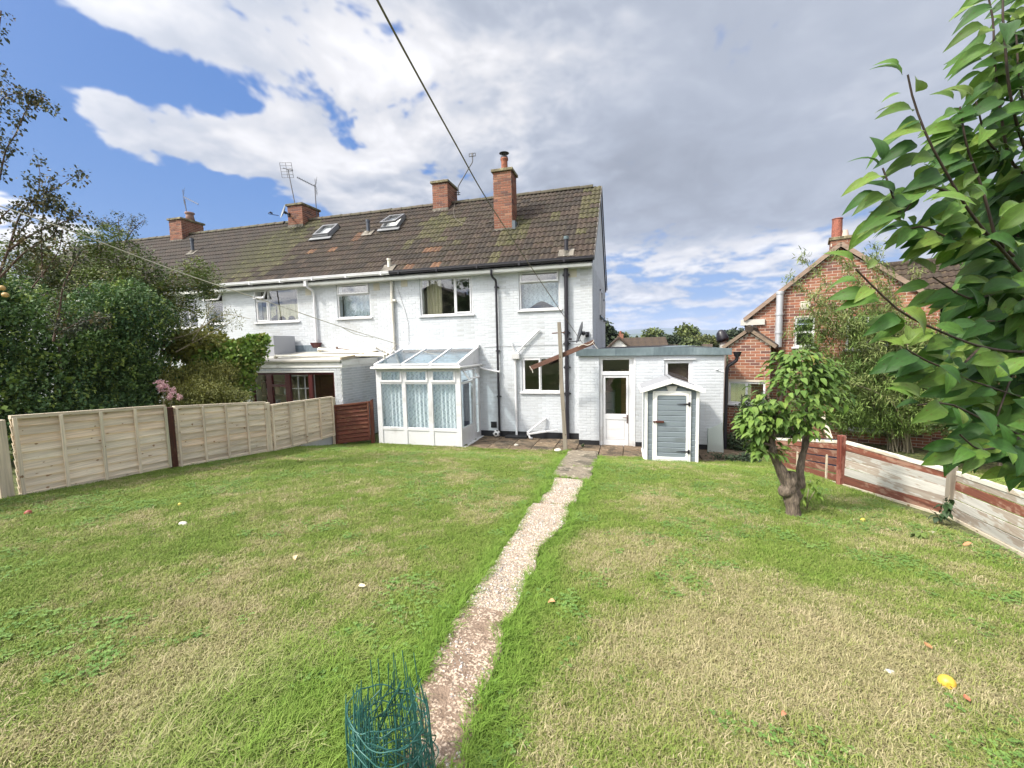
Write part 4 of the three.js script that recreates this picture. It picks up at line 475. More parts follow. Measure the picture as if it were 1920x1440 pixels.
// ------------------------------------------------------------------ flat-roofed side extension
{
  const Z = 0.7, X0 = -0.32, X1 = 3.22, t = thing('side_extension', 'white brick flat-roofed extension with grey fascia, half-glazed door and small window', 'extension');
  const D = { x0: 0.22, x1: 1.09, y0: -0.06, y1: 2.32 }, Wn = { x0: 1.84, x1: 2.50, y0: 1.25, y1: 2.25 };
  const w = new MB().add(slabOf(shapeOf([[X0, -0.1], [X1, -0.1], [X1, 2.4], [X0, 2.4]], [D, Wn].map(rectPts)), Z - 0.24, Z - 0.003)); w.span(X0, X0 + 0.22, -0.1, 2.4, 0.03, Z - 0.24); w.span(X1 - 0.23, X1 - 0.012, -0.1, 2.4, -6.2, Z - 0.24); w.span(0.02, X1 - 0.23, -0.1, 2.4, -6.2, -6.0);
  const wm = w.build('wall', MT.wall, t);
  const [ms, cs] = bond(X0, X1, 0.12, 2.37, [D, Wn], null, 301, faceZ(Z), whiteTint(0.35)); inst('brickwork', wallBrick, MT.wall, ms, cs, wm);
  const pl = new MB(); pl.span(X0 - 0.004, D.x0, -0.14, 0.12, Z - 0.05, Z + 0.006); pl.span(D.x1, X1 + 0.004, -0.14, 0.12, Z - 0.05, Z + 0.006); pl.build('plinth', MT.plinth, t);
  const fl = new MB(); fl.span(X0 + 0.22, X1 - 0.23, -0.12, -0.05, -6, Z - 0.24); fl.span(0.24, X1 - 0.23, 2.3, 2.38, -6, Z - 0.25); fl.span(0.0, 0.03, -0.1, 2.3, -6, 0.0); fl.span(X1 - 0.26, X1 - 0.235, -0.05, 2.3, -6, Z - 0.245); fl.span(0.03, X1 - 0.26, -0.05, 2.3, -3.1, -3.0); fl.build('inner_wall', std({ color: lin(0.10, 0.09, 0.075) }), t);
  // roof deck, sagging lead fascia in five lengths
  const rf = new MB(); const rs = shapeOf([[X0 - 0.03, 2.4], [X1 + 0.1, 2.4], [X1 + 0.1, 2.505], [2.6, 2.585], [1.2, 2.565], [X0 - 0.03, 2.545]]); rf.add(slabOf(rs, -6.3, Z + 0.03)); const rfm = rf.build('roof', MT.felt, t);
  const cuts = [X0 - 0.05, onZ(1153, 660, Z + 0.06).x, onZ(1225, 660, Z + 0.06).x, onZ(1301, 660, Z + 0.06).x, X1 + 0.13], bt = [2.385, 2.38, 2.378, 2.373, 2.368], tp = [2.565, 2.562, 2.575, 2.555, 2.515];
  for (let i = 0; i < 4; i++) { const s = shapeOf([[cuts[i] + 0.001, bt[i]], [cuts[i + 1] + 0.012, bt[i + 1] - (i % 2) * 0.006], [cuts[i + 1] + 0.012, tp[i + 1]], [cuts[i] + 0.001, tp[i]]]); const g = new THREE.ExtrudeGeometry(s, { depth: 0.03, bevelEnabled: true, bevelSize: 0.004, bevelThickness: 0.006, bevelSegments: 1 }).translate(0, 0, Z + 0.04 + (i % 2) * 0.006); put('fascia', boxUV(flat(g)), MT.lead, rfm); }
  new MB().span(X0 - 0.055, X0 - 0.02, 2.39, 2.56, 0.05, Z + 0.07).span(X1 + 0.10, X1 + 0.14, 2.37, 2.51, -6.3, Z + 0.04).build('fascia', MT.lead, rfm);
  new MB().add(slabOf(shapeOf([[1.9, 2.578], [2.6, 2.592], [X1 + 0.11, 2.512], [2.4, 2.56]]), -2.2, Z + 0.02)).build('roof_edging', MT.lead, rfm);
  // doorway: frame, fanlight, half-glazed leaf with panel and handle
  const dm = new MB(); const f = Z - 0.06; dm.span(D.x0, D.x0 + 0.085, D.y0, D.y1, f - 0.08, f + 0.01, 0.006).span(D.x1 - 0.11, D.x1, D.y0, D.y1, f - 0.08, f + 0.01, 0.006).span(D.x0 + 0.085, D.x1 - 0.11, D.y1 - 0.05, D.y1, f - 0.08, f + 0.01, 0.006).span(D.x0 + 0.085, D.x1 - 0.11, 1.865, 1.965, f - 0.08, f + 0.01, 0.006).span(D.x1, D.x1 + 0.05, D.y0, D.y1, Z - 0.01, Z + 0.012); const frame = dm.build('door_frame', MT.upvc, t);
  pane(frame, D.x0 + 0.085, D.x1 - 0.11, 1.965, D.y1 - 0.05, f - 0.04);
  const L = { x0: D.x0 + 0.095, x1: D.x1 - 0.12, y0: -0.04, y1: 1.86 }, df = f - 0.01, lf = new MB(); frameMB(lf, { x0: L.x0, x1: L.x1, y0: 0.76, y1: L.y1 }, df - 0.045, df, 0.062, 0.075); frameMB(lf, { x0: L.x0, x1: L.x1, y0: L.y0, y1: 0.76 }, df - 0.045, df, 0.075, 0.17); lf.span(L.x0 + 0.07, L.x1 - 0.07, L.y0 + 0.16, 0.70, df - 0.035, df - 0.018); lf.span(L.x0 + 0.095, L.x1 - 0.095, L.y0 + 0.19, 0.66, df - 0.03, df - 0.008, 0.006);
  const leaf = lf.build('door', MT.upvc, t); pane(leaf, L.x0 + 0.06, L.x1 - 0.06, 0.83, L.y1 - 0.06, df - 0.02); new MB().span(L.x1 - 0.05, L.x1 - 0.015, 0.60, 0.82, df, df + 0.012, 0.004).cyl(V(L.x1 - 0.032, 0.75, df), V(L.x1 - 0.032, 0.75, df + 0.05), 0.011).cyl(V(L.x1 - 0.032, 0.75, df + 0.045), V(L.x1 - 0.15, 0.75, df + 0.045), 0.010, 0.009).build('handle', std({ color: lin(0.13, 0.075, 0.06), metalness: 0.6, roughness: 0.4 }), leaf);
  new MB().span(D.x0 - 0.02, D.x1 + 0.04, -0.12, -0.045, Z - 0.1, Z + 0.12, 0.01).build('doorstep', MT.stone, t);
  windowZ(t, Wn, Z, [{ r: { x0: Wn.x0 + 0.09, x1: Wn.x1 - 0.085, y0: Wn.y0 + 0.06, y1: Wn.y1 - 0.06 } }], { t: 0.085, sill: false });
  new MB().span(Wn.x0 - 0.02, Wn.x1 + 0.08, Wn.y1 + 0.005, Wn.y1 + 0.03, Z, Z + 0.04).build('drip_mould', MT.upvc, t);
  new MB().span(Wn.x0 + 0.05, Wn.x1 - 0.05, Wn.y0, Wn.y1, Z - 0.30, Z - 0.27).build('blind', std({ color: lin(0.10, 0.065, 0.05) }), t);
  const dp = new MB(), q = onZ(1385, 664, 0.55), w1 = onZ(1362, 690, 0.55); dp.add(new THREE.CylinderGeometry(0.10, 0.06, 0.12, 12), TR(q.x - 0.03, q.y, 0.55)); dp.tube([V(q.x - 0.03, q.y - 0.03, 0.55), V(q.x - 0.05, q.y - 0.15, 0.55), V(w1.x + 0.03, w1.y + 0.03, 0.55), V(w1.x + 0.01, w1.y - 0.12, 0.55)], 0.04, 24, 10).cyl(V(w1.x + 0.01, w1.y - 0.08, 0.55), V(w1.x + 0.01, -0.05, 0.55), 0.04); dp.build('downpipe', MT.black, t);
  const sb = onZ(1344, 693, Z); new MB().add(new THREE.SphereGeometry(0.035, 12, 8).scale(1, 0.6, 0.8), TR(sb.x, sb.y, Z + 0.01)).tube([V(sb.x, sb.y, Z + 0.008), V(sb.x + 0.1, sb.y - 0.05, Z + 0.008), V(sb.x + 0.17, sb.y - 0.06, Z + 0.006)], 0.006, 8, 5).build('cable_clip', MT.upvc, t);
  // what stands behind the door glass
  const c = thing('tall_cupboard', 'orange wooden cupboard seen behind the door glass of the extension', 'cupboard', [1.05, -0.05, -1.1]); new MB().span(-0.30, 0.30, 0.05, 1.95, -0.25, 0.25).build('body', std({ map: T.grain, color: lin(0.42, 0.20, 0.07) }), c); for (const s of [0, 1]) { const d = new MB().span(-0.29 + s * 0.3, -0.01 + s * 0.3, 0.1 + 0.0, 1.9, 0.252, 0.27, 0.006).build('door', std({ map: T.grain, color: lin(0.55, 0.28, 0.10) }), c); new MB().span(-0.05 + s * 0.08, -0.03 + s * 0.08, 0.9, 1.05, 0.27, 0.29).build('handle', MT.darkmetal, d); }
  const a = thing('fridge', 'pale grey fridge seen low behind the left of the door glass', 'fridge', [0.30, -0.05, -0.75]); new MB().span(-0.28, 0.28, 0.04, 1.35, -0.28, 0.28, 0.02).build('body', std({ color: lin(0.30, 0.33, 0.35), roughness: 0.4 }), a); const fd = new MB().span(-0.275, 0.275, 0.06, 0.85, 0.283, 0.32, 0.012).build('door', std({ color: lin(0.36, 0.39, 0.41), roughness: 0.35 }), a); new MB().span(0.20, 0.23, 0.6, 0.8, 0.32, 0.35, 0.005).build('handle', MT.silver, fd);
}
// ------------------------------------------------------------------ lean-to conservatory
{
  const Z = 1.55, XL = onZ(707.2, 760, Z).x, XR = onZ(864.5, 760, Z).x, t = thing('conservatory', 'white framed lean-to conservatory with glazed roof and lace curtains', 'conservatory');
  const yT = onZ(780, 694, Z).y, yE = 2.14, yB = -0.04, ch = (px) => onZ(px, 760, Z).x, yv = (py) => onZ(785, py, Z).y;
  const rail1 = yv(718), sill = yv(805), fr = new MB(), tt = 0.05;
  fr.span(XL, XL + 0.15, yB, yE, Z - 0.07, Z, 0.006); fr.span(XR - 0.15, XR, yB, yE, Z - 0.07, Z, 0.006);
  const m1 = ch(758.3), m2 = ch(807.2); fr.span(m1 - 0.06, m1 + 0.06, yB, yE, Z - 0.07, Z - 0.002, 0.006); fr.span(m2 - 0.07, m2 + 0.07, yB, yE, Z - 0.07, Z - 0.002, 0.006);
  const bays = [[XL + 0.15, m1 - 0.06], [m1 + 0.06, m2 - 0.07], [m2 + 0.07, XR - 0.15]];
  for (const [a, b] of bays) { fr.span(a, b, yT, yE, Z - 0.07, Z - 0.004); fr.span(a, b, rail1 - 0.035, rail1 + 0.03, Z - 0.07, Z - 0.004, 0.005); fr.span(a, b, sill - 0.045, sill + 0.04, Z - 0.07, Z - 0.004, 0.005); fr.span(a + 0.0, b, yB, sill - 0.045, Z - 0.055, Z - 0.02); }
  const frm = fr.build('frame', MT.upvc, t);
  bays.forEach(([a, b]) => { pane(frm, a, b, sill + 0.04, rail1 - 0.035, Z - 0.035); const s = new MB(); frameMB(s, { x0: a - 0.02, x1: b + 0.02, y0: rail1 + 0.012, y1: yT + 0.015 }, Z - 0.02, Z + 0.018, 0.062); const o = s.build('opening_light', MT.upvc, frm); pane(frm, a + 0.035, b - 0.035, rail1 + 0.07, yT - 0.045, Z - 0.005); });
  new MB().span(XL - 0.03, XR + 0.03, yB - 0.06, yB + 0.02, Z - 0.09, Z + 0.045, 0.008).build('sill', MT.upvc, t);
  // right side: corner post, window bay with an open vent, glazed door
  const X = XR - 0.005, zy = (px, py) => onX(px, py, X), zb = zy(889, 760).z, zd1 = 0.10, sf = new MB();
  sf.span(X - 0.07, X, yB, yE + 0.0, zb - 0.05, zb + 0.05, 0.005); sf.span(X - 0.07, X, yB, yE, 0.0, zd1 - 0.02, 0.005); sf.span(X - 0.07, X, yT - 0.02, yE, zd1, Z - 0.08); sf.span(X - 0.068, X - 0.002, rail1 - 0.05, rail1 + 0.01, zb + 0.05, Z - 0.08); sf.span(X - 0.068, X - 0.002, sill - 0.045, sill + 0.035, zb + 0.05, Z - 0.08); sf.span(X - 0.05, X - 0.02, yB, sill - 0.045, zb + 0.05, Z - 0.08);
  const side = sf.build('side_frame', MT.upvc, t); const pz = (z0, z1, y0, y1, x = X - 0.035) => put('pane', new THREE.PlaneGeometry(z1 - z0, y1 - y0).rotateY(Math.PI / 2).translate(x, (y0 + y1) / 2, (z0 + z1) / 2), MT.glass, side); pz(zb + 0.05, Z - 0.08, sill + 0.035, rail1 - 0.05);
  { const s = new MB(), w = Z - 0.10 - zb - 0.03, h = yT - rail1 - 0.02; frameMB(s, { x0: -w / 2, x1: w / 2, y0: -h, y1: 0 }, -0.02, 0.02, 0.045); const o = s.build('opening_light', MT.upvc, side); o.position.set(X + 0.03, yT + 0.0, (Z - 0.08 + zb + 0.05) / 2); o.rotation.set(0, Math.PI / 2, 0); o.rotateX(-0.62); const g = put('pane', new THREE.PlaneGeometry(w - 0.09, h - 0.09).translate(0, -h / 2, 0), MT.glass, side); g.position.copy(o.position); g.quaternion.copy(o.quaternion); }
  const dr = new MB(), z0 = zd1, z1 = zb - 0.06; dr.span(X - 0.055, X + 0.008, yB + 0.03, yT - 0.03, z0, z0 + 0.09, 0.006).span(X - 0.055, X + 0.008, yB + 0.03, yT - 0.03, z1 - 0.09, z1, 0.006).span(X - 0.055, X + 0.008, yB + 0.03, yB + 0.2, z0 + 0.09, z1 - 0.09).span(X - 0.055, X + 0.008, yT - 0.13, yT - 0.03, z0 + 0.09, z1 - 0.09); const door = dr.build('door', MT.upvc, t);
  put('pane', new THREE.PlaneGeometry(z1 - z0 - 0.18, yT - yB - 0.36).rotateY(Math.PI / 2).translate(X - 0.02, (yT + yB + 0.05) / 2, (z0 + z1) / 2), MT.glass, door); new MB().span(X + 0.008, X + 0.02, 0.86, 1.08, z1 - 0.06, z1 - 0.03, 0.003).span(X + 0.02, X + 0.05, 1.0, 1.02, z1 - 0.055, z1 - 0.035).span(X + 0.04, X + 0.055, 0.995, 1.02, z1 - 0.16, z1 - 0.035, 0.004).build('handle', MT.upvc, door);
  new MB().span(X - 0.02, X + 0.10, yB - 0.06, yB + 0.03, 0.02, Z + 0.02, 0.008).build('side_sill', MT.upvc, t);
  // left side, plain
  const ls = new MB(); ls.span(XL, XL + 0.07, yB, yE, 0, 0.08).span(XL, XL + 0.07, yT, yE, 0.08, Z - 0.08).span(XL, XL + 0.07, yB, sill, 0.08, Z - 0.08).span(XL, XL + 0.07, sill, yT, 0.72, 0.82); const lsm = ls.build('side_frame', MT.upvc, t); for (const [a, b] of [[0.08, 0.72], [0.82, Z - 0.08]]) put('pane', new THREE.PlaneGeometry(b - a, yT - sill).rotateY(Math.PI / 2).translate(XL + 0.035, (yT + sill) / 2, (a + b) / 2), MT.glass, lsm);
  // roof: eaves beam, four glazing bars, wall plate, panes, gutter
  const eY = 2.235, eZ = Z + 0.06, wY = 2.66, wZ = 0.06, bx = (k) => mix(XL + 0.02, XR - 0.03, k / 3), rb = new MB();
  rb.span(XL - 0.02, XR + 0.01, 2.13, 2.215, Z - 0.10, Z + 0.055, 0.006); const rm = rb.build('roof', MT.upvc, t);
  for (let k = 0; k < 4; k++) new MB().bar(V(bx(k), eY, eZ), V(bx(k), wY, wZ), k % 3 ? 0.055 : 0.075, 0.06, 0, 0.006).build('glazing_bar', MT.upvc, rm);
  const n = V(0, eZ - wZ, wY - eY).normalize(); for (let k = 0; k < 3; k++) { const a = bx(k) + 0.025, b = bx(k + 1) - 0.025, len = Math.hypot(eZ - wZ, wY - eY), g = new THREE.PlaneGeometry(b - a, len - 0.02); const m = put('pane', g, MT.glassBlue, rm); m.position.set((a + b) / 2, (eY + wY) / 2 + 0.005, (eZ + wZ) / 2); m.rotation.x = -Math.PI / 2 + Math.atan2(wY - eY, eZ - wZ); new MB().bar(V(a, eY + 0.012, eZ + 0.002), V(b, eY + 0.012, eZ + 0.002), 0.05, 0.05).build('eaves_bead', MT.upvc, rm); }
  new MB().span(bx(0) - 0.04, bx(3) + 0.05, wY - 0.03, wY + 0.09, 0.003, 0.10, 0.006).build('wall_plate', MT.upvc, rm); new MB().span(bx(0), bx(3), wY - 0.11, wY - 0.032, 0.02, 0.05).build('flashing', MT.plinth, rm);
  const tri = slabOf(shapeOf([[0.0, 2.15], [Z + 0.02, 2.15], [Z + 0.02, 2.20], [0.0, 2.63]]), 0, 0.03).rotateY(-Math.PI / 2); put('gable_panel', boxUV(flat(tri.clone().translate(XR - 0.01, 0, 0))), MT.upvc, rm); put('gable_panel', boxUV(flat(tri.clone().translate(XL + 0.04, 0, 0))), MT.upvc, rm);
  const gm = new MB(); gm.box((XL + XR) / 2, 2.155, Z + 0.11, XR - XL + 0.16, 0.075, 0.10, 0, 0, 0, 0.028); gm.box(XR + 0.05, 2.155, Z / 2 + 0.05, 0.08, 0.06, Z + 0.1, 0, 0, 0, 0.02); gm.build('gutter', paint({ color: lin(0.90, 0.89, 0.90), roughness: 0.35 }), t);
  const p0 = V(XR + 0.05, 2.13, 0.22), p1 = onZ(937, 697, 0.08); new MB().tube([p0, V(p0.x + 0.03, 2.07, 0.16), V(mix(p0.x, p1.x, 0.5), 1.98, 0.1), p1], 0.034, 20, 10).build('downpipe', MT.upvc, t);
  bays.forEach(([a, b], i) => curtain(['lace curtain in the left bay of the conservatory front', 'lace curtain in the middle bay of the conservatory front', 'lace curtain in the right bay of the conservatory front'][i], a - 0.08, b + 0.08, sill - 0.02, yT, Z - 0.16, MT.lace, 7, 0.028, null, 60 + i));
  const g = curtain('dark drape in the conservatory side window beside the door', 0, 0.4, sill, rail1 + 0.02, 0, std({ color: lin(0.05, 0.06, 0.09) }), 4, 0.03, null, 66); g.position.set(X - 0.16, 0, zb + 0.42); g.rotation.y = Math.PI / 2;
}
// ------------------------------------------------------------------ neighbour's flat-roofed lean-to with maroon patio doors
{
  const Z = 1.82, XR = -6.84, XL = -11.6, t = thing('garden_room', 'white flat-roofed garden room with maroon glazed doors behind the lap fence', 'extension');
  const D = { x0: onZ(470, 730, Z).x, x1: onZ(628, 730, Z).x, y0: 0.02, y1: onZ(560, 698.5, Z).y };
  const w = new MB().add(slabOf(shapeOf([[XL, 0], [XR, 0], [XR, 2.36], [XL, 2.36]], [rectPts(D)]), Z - 0.24, Z)); w.span(XR - 0.22, XR, 0, 2.36, 0.02, Z - 0.24); w.span(XL, XL + 0.2, 0, 2.36, 0.02, Z - 0.24); const wm = w.build('wall', MT.wallDirty, t);
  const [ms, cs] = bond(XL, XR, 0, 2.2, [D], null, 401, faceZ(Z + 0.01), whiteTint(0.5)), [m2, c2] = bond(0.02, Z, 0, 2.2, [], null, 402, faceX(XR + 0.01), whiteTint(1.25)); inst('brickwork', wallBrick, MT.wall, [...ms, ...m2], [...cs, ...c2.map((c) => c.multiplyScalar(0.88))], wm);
  const rg = slabOf(shapeOf([[0.02, 2.64], [Z + 0.1, 2.41], [Z + 0.1, 2.36], [0.02, 2.55]]), 0, XR + 0.06 - XL); { const q = rg.attributes.position; for (let i = 0; i < q.count; i++) q.setXYZ(i, XL + q.getZ(i), q.getY(i), q.getX(i)); rg.computeVertexNormals(); }
  const roofM = put('roof', boxUV(flat(rg)), std({ color: lin(0.42, 0.40, 0.36), bumpMap: T.speck, bumpScale: 0.003 }), t);
  new MB().span(XL, XR + 0.07, 2.19, 2.40, Z + 0.012, Z + 0.035, 0.004).span(XR + 0.012, XR + 0.035, 2.24, 2.42, 0.02, Z + 0.035).build('fascia', paint({ color: lin(0.88, 0.88, 0.87) }), roofM);
  new MB().bar(V(XR + 0.05, 2.44, Z + 0.05), V(XR + 0.05, 2.60, 0.05), 0.05, 0.06).build('verge', std({ map: T.grainCol, color: lin(0.66, 0.60, 0.5) }), roofM);
  const fm = new MB(), f = Z - 0.05; frameMB(fm, D, f - 0.08, f, 0.07); const xs = [[498, 508], [533, 542], [577, 584]].map(([a, b]) => [onZ(a, 730, Z).x, onZ(b, 730, Z).x]); for (const [a, b] of xs) fm.span(a, b, D.y0 + 0.07, D.y1 - 0.07, f - 0.08, f + 0.004, 0.006); fm.span(xs[0][1], xs[1][0], 1.62, 1.70, f - 0.07, f); const frm = fm.build('patio_door', MT.maroon, t);
  const ed = [D.x0 + 0.07, ...xs.flat(), D.x1 - 0.07]; for (let i = 0; i < 8; i += 2) pane(frm, ed[i], ed[i + 1], D.y0 + 0.07, D.y1 - 0.07, f - 0.04);
  const inn = new MB(); inn.span(XL + 0.2, XR - 0.22, 0.0, 0.03, 0.1, Z - 0.24); inn.span(XL + 0.2, XR - 0.22, 2.30, 2.34, 0.1, Z - 0.24); inn.span(XL + 0.2, XR - 0.22, 0.03, 2.3, 0.035, 0.08); inn.build('inner_wall', std({ color: lin(0.62, 0.54, 0.42) }), t);
  const gd = thing('glazed_door', 'white door with small panes standing open inside the garden room', 'door', [onZ(560, 740, 1.7).x, 0.03, 1.55], 0.25); const gf = new MB(); frameMB(gf, { x0: -0.4, x1: 0.4, y0: 0, y1: 1.98 }, -0.02, 0.02, 0.09); for (let k = 1; k < 3; k++) gf.span(-0.31 + k * 0.207 - 0.015, -0.31 + k * 0.207 + 0.015, 0.09, 1.89, -0.015, 0.015); for (let k = 1; k < 5; k++) gf.span(-0.31, 0.31, 0.09 + k * 0.36 - 0.015, 0.09 + k * 0.36 + 0.015, -0.014, 0.014); gf.build('frame', MT.upvc, gd); put('pane', new THREE.PlaneGeometry(0.62, 1.8).translate(0, 0.99, 0), MT.glass, gd);
  const bp = thing('broom', 'broom leaning inside the right pane of the maroon doors', 'broom', [onZ(596, 740, 1.6).x, 0.03, 1.6]); new MB().bar(V(0, 0.1, 0), V(-0.28, 1.5, -0.1), 0.025, 0.025).build('stick', MT.paletwig, bp); new MB().span(-0.15, 0.15, 0.0, 0.1, -0.03, 0.03, 0.01).build('head', MT.rustbeam, bp);
  const cu = thing('wooden_wardrobe', 'dark reddish wooden wardrobe inside the right end of the garden room', 'wardrobe', [onZ(606, 740, 0.6).x + 0.1, 0.03, 0.5]); new MB().span(-0.6, 0.6, 0, 1.9, -0.3, 0.3, 0.02).build('body', std({ map: T.grain, color: lin(0.16, 0.07, 0.035) }), cu); for (const s of [-1, 1]) { const d = new MB().span(s * 0.3 - 0.28, s * 0.3 + 0.28, 0.1, 1.82, 0.302, 0.325, 0.008).build('door', std({ map: T.grain, color: lin(0.22, 0.10, 0.05) }), cu); new MB().span(s * 0.05 - 0.01, s * 0.05 + 0.01, 0.9, 1.05, 0.325, 0.35).build('handle', MT.darkmetal, d); }
  const bk = thing('shelf_unit', 'cluttered shelf seen in the narrow left pane of the maroon doors', 'shelf', [onZ(520, 740, 1.5).x, 0.03, 1.45]); const sh = new MB(); for (let k = 0; k < 5; k++) sh.span(-0.45, 0.45, 0.1 + k * 0.4, 0.13 + k * 0.4, -0.16, 0.16); sh.span(-0.47, -0.45, 0, 1.8, -0.16, 0.16).span(0.45, 0.47, 0, 1.8, -0.16, 0.16); sh.build('frame', MT.rustbeam, bk);
  const rnd = rng(9); for (let k = 0; k < 9; k++) { const o = thing('storage_tin', ['white', 'red-brown', 'grey', 'cream', 'blue', 'black', 'pale green', 'tan', 'silver'][k] + ' tin on the shelf behind the maroon doors', 'tin', [onZ(520, 740, 1.5).x - 0.33 + (k % 3) * 0.32, 0.16 + (1 + Math.floor(k / 3)) * 0.4, 1.46], 0, 'tins on the garden room shelf'); const h = 0.14 + rnd() * 0.12; new MB().add(new THREE.LatheGeometry([[0, 0], [0.07, 0], [0.075, 0.01], [0.072, h - 0.01], [0.075, h], [0, h]].map(([a, b]) => new THREE.Vector2(a, b)), 14)).build('body', std({ color: lin(...[[0.8, 0.8, 0.78], [0.3, 0.1, 0.06], [0.3, 0.3, 0.3], [0.7, 0.6, 0.4], [0.1, 0.15, 0.3], [0.03, 0.03, 0.03], [0.4, 0.5, 0.35], [0.4, 0.3, 0.2], [0.5, 0.5, 0.5]][k]), roughness: 0.4 }), o); new MB().add(new THREE.CylinderGeometry(0.077, 0.077, 0.02, 14), TR(0, h, 0)).build('lid', MT.silver, o); }
  // clutter lying on that roof
  const up = onZ(504, 645, 0.9); const st = thing('roof_upstand', 'grey rendered box standing on the garden room roof behind the vine', 'upstand', [up.x, 2.5, 0.6]); new MB().span(-0.32, 0.30, 0, 0.68, -0.5, 0.4, 0.01).build('body', std({ color: lin(0.36, 0.37, 0.40), bumpMap: T.speck, bumpScale: 0.002 }), st); new MB().bar(V(-0.34, 0.68, 0.05), V(-1.0, 0.35, 0.05), 0.5, 0.04).build('sloping_lid', std({ color: lin(0.25, 0.26, 0.28) }), st);
  const fx = new MB().span(XL, onZ(600, 650, 0.06).x, 2.62, 2.86, 0.004, 0.02).build('lead_flashing', std({ map: T.lead, color: lin(1.1, 1.1, 1.2) }), t);
  const pl = (nm, a, b, r, lab, m = MT.cream) => { const o = thing(nm, lab, 'gutter length'); const d = b.clone().sub(a), L = d.length(), g = new THREE.CylinderGeometry(r, r, L, 12, 1, false, 0, Math.PI).rotateY(Math.PI); const mm = new MB().add(g, new THREE.Matrix4().makeRotationFromQuaternion(new THREE.Quaternion().setFromUnitVectors(V(0, 1, 0), d.clone().normalize())).setPosition(a.clone().add(b).multiplyScalar(0.5))); mm.build('trough', m, o); new MB().cyl(a, a.clone().addScaledVector(d, 0.04 / L), r * 1.12, r * 1.12, 12).cyl(b, b.clone().addScaledVector(d, -0.04 / L), r * 1.12, r * 1.12, 12).build('end_cap', m, o); return o; };
  pl('plastic_gutter', onZ(598, 657, 0.7).add(V(0, 0.02, 0)), onZ(727, 668, 0.75).add(V(0, 0.02, 0)), 0.07, 'cream plastic gutter length lying slanted on the garden room roof');
  pl('plastic_gutter', onZ(516, 669, 1.5), onZ(722, 668, 1.1), 0.06, 'long cream gutter length lying along the front of the garden room roof');
  const bp2 = thing('rusty_bar', 'thin rusty bar propped on the garden room roof against the wall', 'metal bar'); const ba = onZ(632, 653, 0.3), bb = onZ(705, 663, 0.6); new MB().cyl(ba, bb, 0.012, 0.012, 8).build('rod', MT.rustbeam, bp2); new MB().box(ba.x, ba.y, ba.z, 0.05, 0.09, 0.04, 0.3).build('bracket', MT.rustbeam, bp2);
  const pp = thing('pipe_offcut', 'grey white jointed pipe offcut lying at the end of the garden room roof', 'pipe'); const qa = onZ(708, 650, 0.35), qb = onZ(737, 664, 0.6); new MB().cyl(qa, qb, 0.075, 0.075, 14).build('pipe', paint({ color: lin(0.62, 0.6, 0.58) }), pp); for (const k of [0.05, 0.4, 0.55, 0.95]) new MB().cyl(qa.clone().lerp(qb, k - 0.03), qa.clone().lerp(qb, k + 0.03), 0.088, 0.088, 14).build('collar', paint({ color: lin(0.72, 0.7, 0.66) }), pp);
  const lw = thing('low_wall', 'low white rendered wall showing under the third fence panel', 'wall'); const lg = slabOf(shapeOf([[1.85, -0.1], [4.25, -0.1], [4.25, 0.42], [1.85, 0.32]]), 0, 0.18); { const q = lg.attributes.position; for (let i = 0; i < q.count; i++) q.setXYZ(i, -7.26 + q.getZ(i), q.getY(i), q.getX(i)); lg.computeVertexNormals(); } put('body', boxUV(flat(lg)), MT.wall, lw); new MB().bar(V(-7.17, 0.43, 4.25), V(-7.17, 0.33, 1.85), 0.22, 0.03).build('coping', MT.wall, lw);
}
